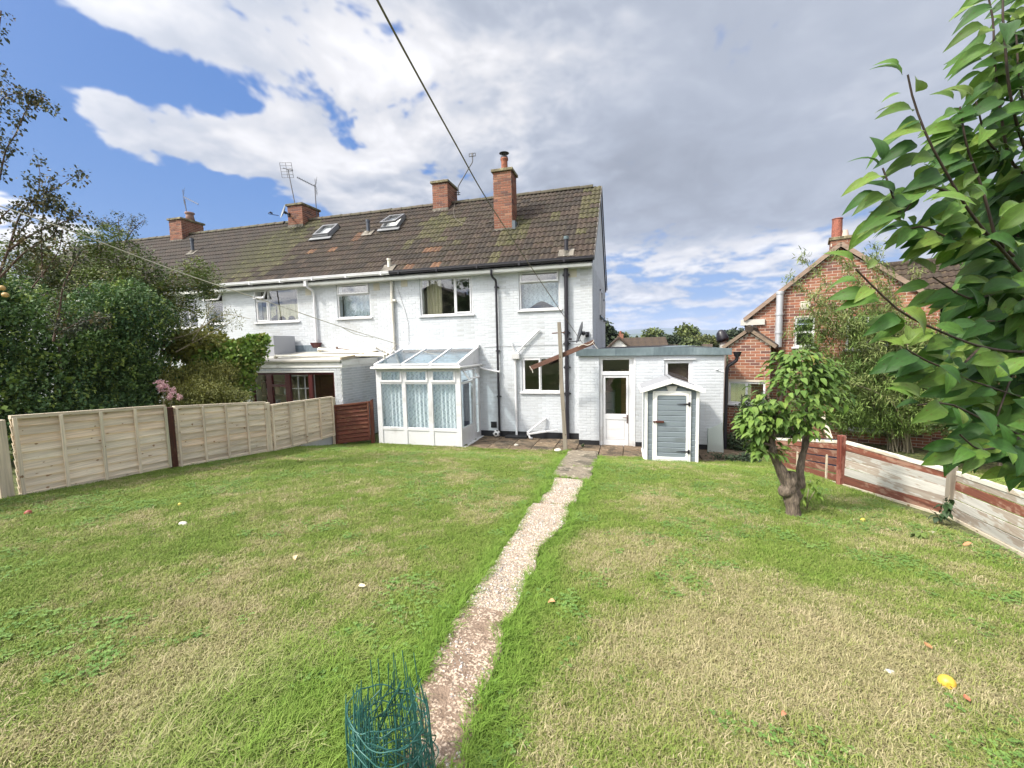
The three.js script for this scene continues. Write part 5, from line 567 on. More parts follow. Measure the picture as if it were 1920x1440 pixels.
// ------------------------------------------------------------------ plastic storage shed
{
  const s = thing('storage_shed', 'blue-grey plastic storage shed with white trim and black hinges by the extension', 'shed', [1.87, 0, 1.65], 0.0);
  const W = 0.55, z1 = 0.62, z0 = -0.55, H = 1.64, PK = 1.86, B = 0.03, blue = std({ map: T.paint, color: lin(0.225, 0.265, 0.30), roughness: 0.55, bumpMap: T.grain, bumpScale: 0.0012 }), blueD = std({ map: T.paint, color: lin(0.25, 0.295, 0.335), roughness: 0.5, bumpMap: T.grain, bumpScale: 0.0012 }), white = paint({ color: lin(0.93, 0.92, 0.90), roughness: 0.45 }), grey = std({ color: lin(0.25, 0.255, 0.27), roughness: 0.7, bumpMap: T.speck, bumpScale: 0.002 });
  const body = new MB().add(slabOf(shapeOf([[-W + 0.02, B], [W - 0.02, B], [W - 0.02, H], [0, PK - 0.03], [-W + 0.02, H]]), z0, z1 - 0.03)).build('body', blue, s);
  const ph = 0.128, rnd = rng(6), DW = 0.36, dy0 = 0.10, dy1 = 1.60;
  for (let k = 0; k < 14; k++) { const y0 = B + 0.02 + k * ph, y1 = y0 + ph - 0.008; if (y0 > PK - 0.12) break; const lim = (y) => (y < H ? W - 0.045 : (W - 0.03) * clamp((PK - 0.05 - y) / (PK - 0.05 - H))); const seg = y1 < dy1 ? [[-lim(y1), -DW - 0.02], [DW + 0.02, lim(y1)]] : [[-lim(y1), lim(y1)]];
    for (const [a, b] of seg) if (b - a > 0.02) new MB().box((a + b) / 2, (y0 + y1) / 2, z1 - 0.028, b - a, y1 - y0, 0.026, 0.11, 0, 0, 0.008).build('plank', blue, s);
    if (y1 < H) for (const sx of [-1, 1]) new MB().box(sx * (W - 0.018), (y0 + y1) / 2, (z0 + z1) / 2, 0.02, y1 - y0, z1 - z0 - 0.1, 0, 0, sx * -0.05, 0.005).build('plank', blue, s); }
  new MB().span(-W - 0.012, -W + 0.05, 0.0, H + 0.02, z1 - 0.05, z1 + 0.008, 0.008).span(W - 0.05, W + 0.012, 0.0, H + 0.02, z1 - 0.05, z1 + 0.008, 0.008).span(-W - 0.012, -W + 0.05, 0, H, z0 - 0.01, z0 + 0.05).span(W - 0.05, W + 0.012, 0, H, z0 - 0.01, z0 + 0.05).build('corner_trim', white, s);
  new MB().span(-W - 0.03, W + 0.03, 0.0, 0.06, z0 - 0.02, z1 + 0.02, 0.008).build('base', white, s);
  const fr = slabOf(shapeOf([[-DW - 0.035, dy0 - 0.05], [DW + 0.035, dy0 - 0.05], [DW + 0.035, dy1 + 0.03], [-DW - 0.035, dy1 + 0.03]], [[[-DW, dy0], [DW, dy0], [DW, dy1], [-DW, dy1]]]), z1 - 0.03, z1 + 0.012); put('door_frame', boxUV(flat(fr)), white, s);
  const rr = (w, y0, y1, r) => { const p = new THREE.Shape(); p.moveTo(-w + r, y0); p.lineTo(w - r, y0); p.quadraticCurveTo(w, y0, w, y0 + r); p.lineTo(w, y1 - r); p.quadraticCurveTo(w, y1, w - r, y1); p.lineTo(-w + r, y1); p.quadraticCurveTo(-w, y1, -w, y1 - r); p.lineTo(-w, y0 + r); p.quadraticCurveTo(-w, y0, -w + r, y0); return p; };
  const ds = shapeOf([[-DW + 0.008, dy0 + 0.008], [DW - 0.008, dy0 + 0.008], [DW - 0.008, dy1 - 0.008], [-DW + 0.008, dy1 - 0.008]]); ds.holes.push(rr(DW - 0.055, dy0 + 0.06, dy1 - 0.06, 0.05)); const door = put('door', boxUV(flat(new THREE.ExtrudeGeometry(ds, { depth: 0.03, bevelEnabled: true, bevelSize: 0.004, bevelThickness: 0.004, bevelSegments: 1, curveSegments: 6 }).translate(0, 0, z1 - 0.016))), white, s);
  for (let k = 0; k < 12; k++) { const y0 = dy0 + 0.045 + k * 0.1178, y1 = y0 + 0.110; new MB().box(0, (y0 + y1) / 2, z1 - 0.012, 2 * DW - 0.09, y1 - y0, 0.026, 0.11, 0, 0, 0.008).build('plank', blueD, door); }
  for (const y of [0.30, 1.35]) new MB().add(slabOf(shapeOf([[DW - 0.01, y - 0.018], [DW - 0.26, y - 0.003], [DW - 0.26, y + 0.003], [DW - 0.01, y + 0.018]]), z1 + 0.018, z1 + 0.026)).span(DW - 0.025, DW + 0.02, y - 0.045, y + 0.045, z1 + 0.016, z1 + 0.03, 0.004).build('hinge', MT.black, door);
  new MB().span(-DW - 0.03, -DW + 0.03, 0.94, 0.965, z1 + 0.016, z1 + 0.03).span(-DW + 0.03, -DW + 0.20, 0.93, 0.975, z1 + 0.016, z1 + 0.05, 0.006).add(new THREE.TorusGeometry(0.018, 0.005, 6, 14), TR(-DW, 0.95, z1 + 0.04)).build('hasp', std({ color: lin(0.10, 0.035, 0.025), roughness: 0.6, metalness: 0.4 }), door);
  const vs = shapeOf([[-0.11, PK - 0.12], [0.11, PK - 0.12], [0.075, PK - 0.235], [-0.075, PK - 0.235]]); put('vent', boxUV(flat(new THREE.ExtrudeGeometry(vs, { depth: 0.012, bevelEnabled: true, bevelSize: 0.004, bevelThickness: 0.004, bevelSegments: 1 }).translate(0, 0, z1 - 0.012))), paint({ color: lin(0.70, 0.68, 0.66) }), s);
  for (const sx of [-1, 1]) { const a = V(0, PK + 0.03, 0), b = V(sx * (W + 0.10), H + 0.0, 0); const g = new MB().add(slabOf(shapeOf([[0, PK + 0.04], [b.x, b.y + 0.03], [b.x, b.y], [0, PK + 0.0]]), z0 - 0.09, z1 + 0.09)); const rp = g.build('roof_panel', grey, s); new MB().add(new THREE.ExtrudeGeometry(shapeOf([[0, PK + 0.055], [b.x + sx * 0.012, b.y + 0.04], [b.x + sx * 0.012, b.y - 0.03], [b.x - sx * 0.05, b.y - 0.025], [0, PK - 0.045]]), { depth: 0.03, bevelEnabled: true, bevelSize: 0.004, bevelThickness: 0.004, bevelSegments: 1 }), TR(0, 0, z1 + 0.085)).build('barge_board', white, rp); new MB().bar(V(b.x, b.y + 0.012, z0 - 0.09), V(b.x, b.y + 0.012, z1 + 0.08), 0.03, 0.05).build('eaves_trim', white, rp); }
  new MB().bar(V(0, PK + 0.05, z0 - 0.09), V(0, PK + 0.05, z1 + 0.09), 0.07, 0.02).build('ridge_cap', grey, s);
  s.rotation.y = 0.02;
}
// ------------------------------------------------------------------ wooden lap fence on the left boundary
const chained = (n, f) => { for (let i = 0; i < n; i++) f(i); };
function lapPanel(parent, a, b, h, nb, mats, side, seed, { tilt = 0, cap = true, battens = 5, name = 'fence_panel' } = {}) { // a, b: bottom corners; side: +1 if battens face the camera side
  const rnd = rng(seed), d = b.clone().sub(a), L = Math.hypot(d.x, d.z), yaw = Math.atan2(-d.z, d.x), p = new THREE.Group(); p.name = name; p.position.copy(a); p.rotation.y = yaw; parent.add(p);
  const pick = () => mats[Math.floor(rnd() * rnd() * 1.25 * mats.length) % mats.length], sl = d.y, y0f = (u) => sl * u; 
  const sh = h / nb; for (let k = 0; k < nb; k++) { const n = 12, hh = sh * 1.2, g = new THREE.BoxGeometry(L - 0.03, hh, 0.018, n, 1, 1), q = g.attributes.position, ph = rnd() * 6, am = 0.001 + rnd() * 0.003; for (let i = 0; i < q.count; i++) { const x = q.getX(i); q.setY(i, q.getY(i) + (q.getY(i) < 0 ? am * Math.sin(x * 3.1 + ph) + 0.0015 * Math.sin(x * 11 + ph) : 0) + sl * (x / L)); } g.computeVertexNormals(); const m = put('slat', boxUV(flat(g)), pick(), p); m.position.set(L / 2, k * sh + hh / 2 + sl / 2, side * 0.012); m.rotation.x = -side * 0.25; m.rotation.z = (rnd() - 0.5) * 0.006; }
  for (let k = 0; k < battens; k++) { const x = 0.03 + (k / (battens - 1)) * (L - 0.06); const m = put('batten', boxUV(flat(new RoundedBoxGeometry(0.042, h + 0.01, 0.022, 1, 0.003)), true), pick(), p); m.position.set(x, h / 2 + y0f(x / L), side * 0.07); m.rotation.z = (rnd() - 0.5) * 0.012; }
  const rails = [[h + 0.012, 0.05], [0.02, 0.05]]; rails.forEach(([y, t], i) => { const m = new MB().bar(V(0, y + (i ? 0 : 0.0), side * 0.03), V(L, y + sl, side * 0.03), 0.06, t, 0, 0.004).build(i ? 'bottom_rail' : 'top_rail', pick(), p); });
  return p;
}
{
  const mats = [[1.22, 1.14, 1.06], [1.04, 0.97, 0.89], [1.34, 1.26, 1.18], [1.16, 1.12, 1.05], [0.86, 0.81, 0.75], [0.98, 1.0, 0.88], [1.28, 1.12, 1.0]].map((c) => { const m = MT.slat.clone(); m.color = lin(...c); return m; });
  const f = thing('lap_fence', 'pale overlapped timber fence of three panels along the left of the lawn', 'fence');
  const P = (z, y) => V(-7.0, y, z);
  lapPanel(f, P(10.68, 1.00), P(8.70, 0.85), 1.08, 9, mats, 1, 10); lapPanel(f, P(8.47, 0.79), P(6.50, 0.66), 1.08, 9, mats, 1, 11); lapPanel(f, P(6.36, 0.60), P(4.36, 0.42), 1.10, 9, mats, 1, 12); lapPanel(f, P(4.22, 0.36), P(2.10, 0.30), 1.07, 9, mats, 1, 13);
  const post = (z, y0, y1, m, w = 0.10) => new MB().span(-7.05, -6.955, y0 - 0.3, y1, z - w / 2, z + w / 2, 0.006).build('post', m, f, { swap: true });
  post(8.58, 0.75, 1.86, mats[1], 0.13); const dk = MT.brownslat.clone(); dk.color = lin(0.5, 0.5, 0.5); post(6.43, 0.5, 1.72, dk, 0.12); post(4.29, 0.3, 1.52, mats[0]); post(2.03, 0.0, 1.36, mats[1]);
  const q = thing('brown_fence_panel', 'dark brown stained fence panel between the pale fence and the conservatory', 'fence panel'); const bm = [MT.brownslat, (() => { const m = MT.brownslat.clone(); m.color = lin(0.8, 0.75, 0.7); return m; })()];
  lapPanel(q, V(-6.98, 0.05, 2.02), V(-6.12, 0.12, 1.62), 1.06, 9, bm, 1, 14, { battens: 2, name: 'slats' }); const pp = new MB(); pp.add(slabOf(shapeOf([[-0.05, -0.2], [0.05, -0.2], [0.05, 1.28], [-0.05, 1.22]]), -0.05, 0.05), TR(-6.07, 0.0, 1.60, 0, 0.4, 0)).build('post', bm[1], q, { swap: true });
}
// ------------------------------------------------------------------ peeling plank fence on the right boundary
{
  const f = thing('plank_fence', 'low plank fence with peeling white and red-brown paint, right of the lawn', 'fence');
  const pts = [gnd(1452, 874), gnd(1582, 910), gnd(1788, 972), gnd(1925, 1043), null]; pts[4] = pts[3].clone().add(pts[3].clone().sub(pts[2]).setY(0).normalize().multiplyScalar(2.2)); pts[4].y = groundY(pts[4].x, pts[4].z);
  const hs = [0.60, 0.70, 0.56, 0.56, 0.56], rnd = rng(15);
  const tone = (m, k) => { const c = m.clone(); c.color = lin(k, k * 0.99, k * 0.97); return c; };
  const plan = [['r', 'r', 'r', 'r', 'r'], ['r', 'w', 'w', 'w', 'r'].reverse(), ['w', 'w', 'w', 'r', 'w'], ['w', 'w', 'w', 'w', 'w']]; plan[1] = ['r', 'w', 'w', 'w', 'r'];
  for (let i = 0; i < 4; i++) { const a = pts[i].clone(), b = pts[i + 1].clone(); const p = new THREE.Group(); p.name = 'fence_panel'; p.position.copy(a); f.add(p); const d = b.clone().sub(a), side = V(-d.z, 0, d.x).normalize(); if (side.x > 0) side.negate();
    for (let k = 0; k < 5; k++) { const ha = hs[i] * 0.93, hb = hs[i + 1] * 0.93; const y0a = ha * k / 5 + 0.03, y0b = hb * k / 5 + 0.03, off = side.clone().multiplyScalar(0.006 + 0.010 * (1 - k / 5) + (rnd() - 0.5) * 0.006), A = V(0, y0a + ha / 10, 0).add(off), B = d.clone().add(V(0, y0b + hb / 10, 0)).add(off); const m = new MB().bar(A, B, 0.016, ha / 5 * (0.90 + rnd() * 0.05), (rnd() - 0.5) * 0.03, 0.004).build('plank', tone(plan[i][k] === 'r' ? MT.redpeel : MT.peel, 0.52 + rnd() * 0.28), p); }
    new MB().bar(V(0, hs[i] - 0.015, 0), d.clone().add(V(0, hs[i + 1] - 0.015, 0)), 0.045, 0.05, 0, 0.004).build('top_rail', i === 3 ? MT.peel : (() => { const m = MT.peel.clone(); m.color = lin(0.92, 0.92, 0.86); return m; })(), p);
    new MB().bar(V(0, 0.0, 0).addScaledVector(side, 0.03), d.clone().addScaledVector(side, 0.03), 0.03, 0.06).build('gravel_board', MT.slat, p);
    if (i === 0) for (const t of [0.42, 0.82]) new MB().bar(d.clone().multiplyScalar(t).addScaledVector(side, 0.03), d.clone().multiplyScalar(t).add(V(0, 0.36 + t * 0.1, 0)).addScaledVector(side, 0.03), 0.02, 0.035).build('batten', MT.slat, p); }
  new MB().box(pts[1].x - 0.05, pts[1].y + 0.36, pts[1].z, 0.085, 0.86, 0.085, 0, 0.3, 0.02, 0.008).build('post', (() => { const m = MT.redpeel.clone(); m.color = lin(0.62, 0.42, 0.42); return m; })(), f, { swap: true });
  new MB().box(pts[2].x - 0.045, pts[2].y + 0.42, pts[2].z, 0.075, 0.42, 0.06, 0.05, 0.1, 0.03, 0.006).build('post', MT.oldpost, f, { swap: true });
  new MB().box(pts[3].x + 0.06, pts[3].y + 0.25, pts[3].z, 0.075, 0.6, 0.06, 0, 0, 0, 0.006).build('post', MT.oldpost, f, { swap: true });
}
// ------------------------------------------------------------------ washing-line post, lines and dishes
{
  const s = thing('washing_line_post', 'weathered grey washing-line post by the path, with a slanting rusty cross-beam', 'post'); const b = onZ(1060, 842, 1.42), tp = onZ(1048, 604, 1.42);
  { const g = new THREE.BoxGeometry(0.095, 1, 0.09, 2, 24, 2), q = g.attributes.position; for (let i = 0; i < q.count; i++) { const v = q.getY(i) + 0.5, w = 1 + 0.05 * Math.sin(v * 17 + q.getX(i) * 20) - 0.12 * v; q.setXYZ(i, q.getX(i) * w + mix(b.x, tp.x, v) + 0.008 * Math.sin(v * 9), mix(b.y - 0.1, tp.y, v), q.getZ(i) * w + 1.42); } g.computeVertexNormals(); put('post', boxUV(flat(g), true), MT.oldpost, s); }
  const A = onZ(994, 691, 1.34), B = onZ(1114, 641, 1.36); new MB().bar(A, B, 0.05, 0.115, 0, 0.006).build('cross_beam', MT.rustbeam, s);
  const ca = onZ(1035, 625, 1.42), cb = onZ(1059, 623, 1.42); new MB().cyl(ca, cb, 0.014, 0.014, 8).build('iron_rod', MT.rustbeam, s);
  const e = (x, y) => onZ(x, y, 1.41); new MB().tube([e(1084, 650), e(1092, 646), e(1103, 647), e(1112, 641), e(1114, 637)], 0.008, 20, 6).tube([e(993, 686), e(995, 690), e(998, 694), e(999, 699)], 0.008, 10, 6).tube([e(1112, 643), e(1116, 649), e(1121, 654)], 0.006, 10, 6).build('rope_end', std({ color: lin(0.7, 0.66, 0.58) }), s);
  const l1 = thing('washing_line', 'thick overhead washing line crossing the sky down to the cross-beam', 'rope'); const far = e(1092, 643), mid = at(915, 377, 5.2), near = at(706, -3, 2.2), back = at(640, -140, 1.75); new MB().tube([far, far.clone().lerp(mid, 0.5).add(V(0, -0.02, 0)), mid, mid.clone().lerp(near, 0.5).add(V(0, -0.015, 0)), near, back], 0.0066, 80, 7).build('rope', MT.rope, l1);
  const l2 = thing('washing_line', 'pale washing line running from the left tree across the white houses', 'rope'); const q0 = at(-40, 372, 6.0), q1 = onZ(745, 645, 0.6), q2 = onZ(908, 686, 0.2); new MB().tube([q0, at(130, 432, 6.6), at(330, 508, 7.7), at(520, 572, 9.2), at(640, 613, 10.8), q1], 0.0085, 70, 6).tube([q1, onZ(830, 668, 0.9), q2], 0.005, 16, 5).tube([at(640, 613, 10.8), at(665, 624, 11.2).add(V(0, -0.03, 0)), at(700, 633, 11.7)], 0.008, 12, 5).build('rope', std({ color: lin(0.50, 0.47, 0.38) }), l2);
  new MB().tube([q1, onZ(736, 655, 0.35)], 0.006, 6, 5).build('tie', MT.rope, l2);
}
function dish(name, label, c, r, dirV, mat, foot, armV) { // bowl facing dirV at c
  const t = thing(name, label, 'satellite dish'); const pr = []; for (let i = 0; i <= 8; i++) pr.push(new THREE.Vector2((i / 8) * r, 0.16 * r * (i / 8) ** 2 * 1.2)); for (let i = 8; i >= 0; i--) pr.push(new THREE.Vector2((i / 8) * r * 0.995, 0.16 * r * (i / 8) ** 2 * 1.2 - 0.008)); const q = new THREE.Quaternion().setFromUnitVectors(V(0, 1, 0), dirV.clone().normalize()); new MB().add(new THREE.LatheGeometry(pr, 28), new THREE.Matrix4().compose(c, q, V(1, 1, 1.08))).build('reflector', mat, t);
  const l = c.clone().addScaledVector(dirV.clone().normalize(), r * 1.15).add(armV); new MB().tube([c.clone().add(armV.clone().multiplyScalar(0.9)), l.clone().add(armV.clone().multiplyScalar(0.3)), l], 0.012, 10, 6).build('arm', MT.black, t); new MB().cyl(l, l.clone().addScaledVector(dirV.clone().normalize(), -0.10), 0.035, 0.028, 12).build('receiver', MT.black, t); const bk = c.clone().addScaledVector(dirV.clone().normalize(), -0.09); new MB().cyl(c, bk, 0.05, 0.06, 10).bar(bk, foot, 0.04, 0.05).box(foot.x, foot.y, foot.z, 0.1, 0.14, 0.04).build('bracket', MT.black, t); return t;
}
dish('satellite_dish', 'dark satellite dish seen edge-on beside the corner of the near house', onZ(1090, 624, 0.42), 0.30, V(-0.98, 0.28, 0.22), std({ color: lin(0.055, 0.06, 0.07), roughness: 0.5 }), onZ(1101, 627, 0.03), V(-0.02, -0.24, 0.02));
dish('satellite_dish', 'grey satellite dish on the side of the middle chimney', onZ(532.5, 397.5, -2.3), 0.26, V(-0.55, 0.32, 0.75), MT.dish, onZ(541, 402, -2.75), V(-0.2, -0.16, 0.1));
// ------------------------------------------------------------------ television aerials on the ridge
{
  const Z = -3.2, p = (x, y, z = Z) => onZ(x, y, z);
  const a1 = thing('television_aerial', 'aerial with a grid reflector on the left mast of the middle chimney', 'aerial'); new MB().cyl(p(553, 382), p(540, 318), 0.020, 0.018, 8).build('mast', MT.aerial, a1); { const g = new MB(), c = [[524, 305], [546, 305], [550.5, 333], [529, 333]]; for (let k = 0; k <= 5; k++) { const t = k / 5; g.cyl(p(mix(524, 529, t), mix(305, 333, t)), p(mix(546, 550.5, t), mix(305, 333, t)), 0.008, 0.008, 6); } for (const t of [0, 0.5, 1]) g.cyl(p(mix(524, 546, t), 305), p(mix(529, 550.5, t), 333), 0.010, 0.010, 6); g.build('reflector', MT.aerial, a1); new MB().cyl(p(538, 317), p(548, 319, Z + 1.0), 0.03, 0.03, 8).cyl(p(531, 315, Z + 0.3), p(541, 318, Z + 0.2), 0.014, 0.014, 6).build('boom', MT.aerial, a1); }
  const yagi = (lab, mast, b0, b1, n, len, up, refl) => { const a = thing('television_aerial', lab, 'aerial'); new MB().cyl(mast[0], mast[1], 0.02, 0.018, 8).build('mast', MT.aerial, a); new MB().cyl(b0, b1, 0.016, 0.016, 6).build('boom', MT.aerial, a); const d = b1.clone().sub(b0), e = new MB(); for (let i = 0; i < n; i++) { const c = b0.clone().addScaledVector(d, (i + 0.3) / n); e.cyl(c.clone().addScaledVector(up, -len * 0.5), c.clone().addScaledVector(up, len * 0.5), 0.006, 0.006, 5); } e.build('elements', MT.aerial, a); const r = new MB(); for (let k = -3; k <= 3; k++) if (k) { const c = b1.clone().add(V(0.02 * Math.abs(k), k * 0.10, 0)); r.cyl(c.clone().addScaledVector(up, -refl), c.clone().addScaledVector(up, refl), 0.006, 0.006, 5); } r.cyl(b1.clone().add(V(0.02, -0.32, 0)), b1.clone().add(V(-0.02, 0.32, 0)), 0.010, 0.010, 6); r.build('reflector', MT.aerial, a); return a; };
  yagi('aerial with a long boom on the right mast of the middle chimney', [p(594, 408, -3.6), p(590, 346, -3.6)], p(557, 332.5, -2.5), p(592, 350, -3.6), 12, 0.16, V(0.7, 0.25, 0.6), 0.16);
  yagi('small aerial tilted down over the far left chimney pot', [p(350, 400, -3.3), p(346, 374, -3.3)], p(372, 383, -2.6), p(344, 369, -3.3), 8, 0.22, V(0.8, 0.2, 0.4), 0.2);
  const a3 = thing('television_aerial', 'small flat aerial on a cranked pole beside the right ridge chimney', 'aerial'); const q = (x, y) => p(x, y, -3.45); new MB().tube([q(859.5, 366), q(859, 350), q(861, 346), q(882, 310), q(885.5, 304), q(886, 294)], 0.022, 40, 8).build('mast', MT.aerial, a3); const k = q(885.5, 290.5); const g = new MB(); for (const s of [-1, 1]) { frameMB(g, { x0: k.x + (s > 0 ? 0.02 : -0.13), x1: k.x + (s > 0 ? 0.13 : -0.02), y0: k.y - 0.055, y1: k.y + 0.06 }, k.z - 0.02, k.z + 0.02, 0.015); } g.span(k.x - 0.03, k.x + 0.03, k.y - 0.06, k.y + 0.065, k.z - 0.03, k.z + 0.03); g.build('panel', MT.aerial, a3); new MB().bar(q(853, 361), q(863, 361), 0.03, 0.02).bar(q(853, 365), q(863, 365), 0.03, 0.02).build('bracket', MT.darkmetal, a3);
}
// ------------------------------------------------------------------ red brick house on the right
{
  const Z = 0, Zw = 1.35, t = thing('brick_house', 'red brick gabled house behind the right hand shrubs, with a lower gabled wing', 'house', [4.45, 0, -1.5], -0.33); t.updateMatrixWorld(); const Mi = t.matrixWorld.clone().invert(), LC = CAM.clone().applyMatrix4(Mi), onZ = (px, py, z) => { const r = ray(px, py).transformDirection(Mi); return r.multiplyScalar((z - LC.z) / r.z).add(LC); }, rectZ = (a, b, c, d, z) => { const p = onZ(a, b, z), q = onZ(c, d, z); return { x0: p.x, x1: q.x, y0: q.y, y1: p.y }; }; const A = onZ(1576, 464, Z), E = onZ(1396, 601, Z), xl = onZ(1411, 620, Z).x, xr = 2 * A.x - xl, k = (A.y - E.y) / (A.x - E.x), yAt = (x) => A.y - Math.abs(x - A.x) * k;
  const Wa = rectZ(1491, 596, 1526, 650, Z), Wb = rectZ(1588, 594, 1665, 655, Z), Wc = rectZ(1588, 742, 1660, 810, Z); const base = -0.5;
  const sh = shapeOf([[xl, base], [xr, base], [xr, yAt(xr)], [A.x, A.y - 0.02], [xl, yAt(xl)]], [Wa, Wb, Wc].map(rectPts)); const w = put('wall', boxUV(flat(slabOf(sh, Z - 0.3, Z - 0.0035))), MT.mortar, t);
  const [ms, cs] = bond(xl, xr, base, A.y, [Wa, Wb, Wc], (v) => [Math.max(xl, A.x - (A.y - v) / k), Math.min(xr, A.x + (A.y - v) / k)], 501, faceZ(Z), redTint); inst('brickwork', wallBrick, MT.brick, ms, cs, w);
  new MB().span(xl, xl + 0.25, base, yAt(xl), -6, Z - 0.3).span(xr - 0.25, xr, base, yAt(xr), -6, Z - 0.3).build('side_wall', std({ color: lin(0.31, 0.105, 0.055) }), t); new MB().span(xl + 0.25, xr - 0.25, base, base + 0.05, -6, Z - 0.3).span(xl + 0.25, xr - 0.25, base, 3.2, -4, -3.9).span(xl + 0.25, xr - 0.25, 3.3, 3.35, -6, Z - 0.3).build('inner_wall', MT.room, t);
  const rp = shapeOf([[E.x, E.y - 0.03], [A.x, A.y + 0.02], [2 * A.x - E.x, E.y - 0.03], [2 * A.x - E.x, E.y + 0.06], [A.x, A.y + 0.13], [E.x, E.y + 0.06]]); const rf = put('roof', boxUV(flat(slabOf(rp, -6, Z + 0.10))), std({ map: T.tile, color: lin(0.75, 0.66, 0.58), bumpMap: T.speck, bumpScale: 0.004 }), t);
  for (const s of [-1, 1]) new MB().bar(V(A.x + s * (A.x - E.x), E.y + 0.015, Z + 0.11), V(A.x, A.y + 0.075, Z + 0.11), 0.03, 0.10).build('barge_board', std({ map: T.grainCol, color: lin(0.46, 0.36, 0.33) }), rf);
  new MB().span(xl - 0.30, xl + 0.30, E.y - 0.14, E.y + 0.02, Z - 0.2, Z + 0.07).build('eaves_box', paint({ color: lin(0.55, 0.52, 0.48) }), t); new MB().tube([V(E.x, E.y - 0.04, Z - 0.2), V(E.x + 0.03, E.y - 0.2, Z - 0.2), V(xl - 0.06, E.y - 0.30, Z - 0.1), V(xl - 0.05, E.y - 0.8, Z - 0.1)], 0.04, 16, 8).build('downpipe', MT.black, t);
  // cross roof to the right, with tiles
  { const y1 = A.y - 0.25, z1 = -2.8, y0 = 3.2, z0 = -0.45, x0 = A.x + 0.5, x1 = A.x + 9; const s = new MB().add(slabOf(shapeOf([[z0, y0], [z1, y1], [2 * z1 - z0, y0], [2 * z1 - z0, y0 - 0.12], [z1, y1 - 0.12], [z0, y0 - 0.12]]), 0, x1 - x0)); const g = s.g[0], q = g.attributes.position; for (let i = 0; i < q.count; i++) q.setXYZ(i, x0 + q.getZ(i), q.getY(i), q.getX(i)); g.computeVertexNormals(); const cr = put('cross_roof', boxUV(flat(g)), MT.felt, t); const up = V(0, y1 - y0, z1 - z0), L = up.length(); up.normalize(); const nn = V(1, 0, 0).cross(up).normalize(), qq = new THREE.Quaternion().setFromRotationMatrix(new THREE.Matrix4().makeBasis(V(1, 0, 0), up, nn)), ml = [], cl = [], rnd = rng(502); for (let j = 0; j < 9; j++) for (let x = x0; x < x1; x += 0.3) { const p = V(x, y0, z0).addScaledVector(up, j * (L / 9) - 0.02).addScaledVector(nn, 0.005); ml.push(new THREE.Matrix4().compose(p, qq, V(1, 1, 1))); const c = tileTint[Math.floor(rnd() * 6)]; cl.push(lin(c[0] * 1.25, c[1] * 1.2, c[2] * 1.0)); } inst('roof_tile', tileGeos[0], MT.tileInst, ml, cl, cr); const cw = new MB().span(x0, x1, base, y0, z0 - 0.4, z0 - 0.2035).build('wall', MT.mortar, t), [cm, cc] = bond(x0, x1, base, y0, [], null, 505, faceZ(z0 - 0.2), redTint); inst('brickwork', wallBrick, MT.brick, cm, cc, cw); new MB().cyl(V(x0, y1 + 0.02, z1), V(x1, y1 + 0.02, z1), 0.11, 0.11, 10).build('ridge', MT.tiles[3], cr); }
  // lower wing
  const a2 = onZ(1405, 624, Zw), l2 = onZ(1356, 655, Zw), k2 = (a2.y - l2.y) / (a2.x - l2.x), xw0 = l2.x + 0.12, xw1 = 2 * a2.x - xw0; const Ww = rectZ(1366, 715, 1434, 760, Zw); const yw = (x) => a2.y - Math.abs(x - a2.x) * k2;
  const w2 = put('wing_wall', boxUV(flat(slabOf(shapeOf([[xw0, base], [xw1, base], [xw1, yw(xw1)], [a2.x, a2.y], [xw0, yw(xw0)]], [rectPts(Ww)]), Zw - 0.28, Zw - 0.0035))), MT.mortar, t); const [m2, c2] = bond(xw0, xw1, base, a2.y, [Ww], (v) => [Math.max(xw0, a2.x - (a2.y - v) / k2), Math.min(xw1, a2.x + (a2.y - v) / k2)], 503, faceZ(Zw), redTint); inst('brickwork', wallBrick, MT.brick, m2, c2, w2);
  new MB().add(slabOf(shapeOf([[l2.x, l2.y], [a2.x, a2.y + 0.04], [2 * a2.x - l2.x, l2.y], [2 * a2.x - l2.x, l2.y + 0.09], [a2.x, a2.y + 0.14], [l2.x, l2.y + 0.09]]), Z - 0.1, Zw + 0.08)).build('wing_roof', std({ map: T.tile, color: lin(0.42, 0.36, 0.34), bumpMap: T.speck, bumpScale: 0.004 }), t); for (const s of [-1, 1]) new MB().bar(V(a2.x + s * (a2.x - l2.x), l2.y + 0.045, Zw + 0.09), V(a2.x, a2.y + 0.09, Zw + 0.09), 0.03, 0.08).build('barge_board', std({ map: T.grainCol, color: lin(0.36, 0.29, 0.25) }), t); new MB().cyl(V(a2.x, a2.y + 0.10, Zw + 0.12), V(a2.x, a2.y + 0.10, Z), 0.10, 0.10, 10).build('ridge', MT.tiles[1], t);
  const wf = (r, z, bars) => windowZ(t, r, z, [{ r: inner(r, 0.05), bars }]); wf(Wa, Z, [{ y: (Wa.y0 + Wa.y1) / 2 + 0.0 }]); wf(Wb, Z, [{ x: (Wb.x0 + Wb.x1) / 2 }, { y: Wb.y1 - 0.35 }]); wf(Wc, Z, [{ x: mix(Wc.x0, Wc.x1, 0.4) }, { y: Wc.y1 - 0.3 }]); wf(Ww, Zw, [{ x: (Ww.x0 + Ww.x1) / 2 }]);
  const fx = onZ(1461, 600, Z + 0.12).x, fy = onZ(1463, 546, Z + 0.12).y; const fl = new MB().cyl(V(fx, 2.5, Z + 0.12), V(fx, fy, Z + 0.12), 0.085, 0.085, 16); for (const y of [2.9, 3.4, fy - 0.05]) fl.cyl(V(fx, y - 0.03, Z + 0.12), V(fx, y + 0.03, Z + 0.12), 0.10, 0.10, 16); fl.build('flue', MT.silver, t);
  const vb = onZ(1510, 572, Z); airBrick(t, vb.x, vb.y).position.z = Z + 0.003;
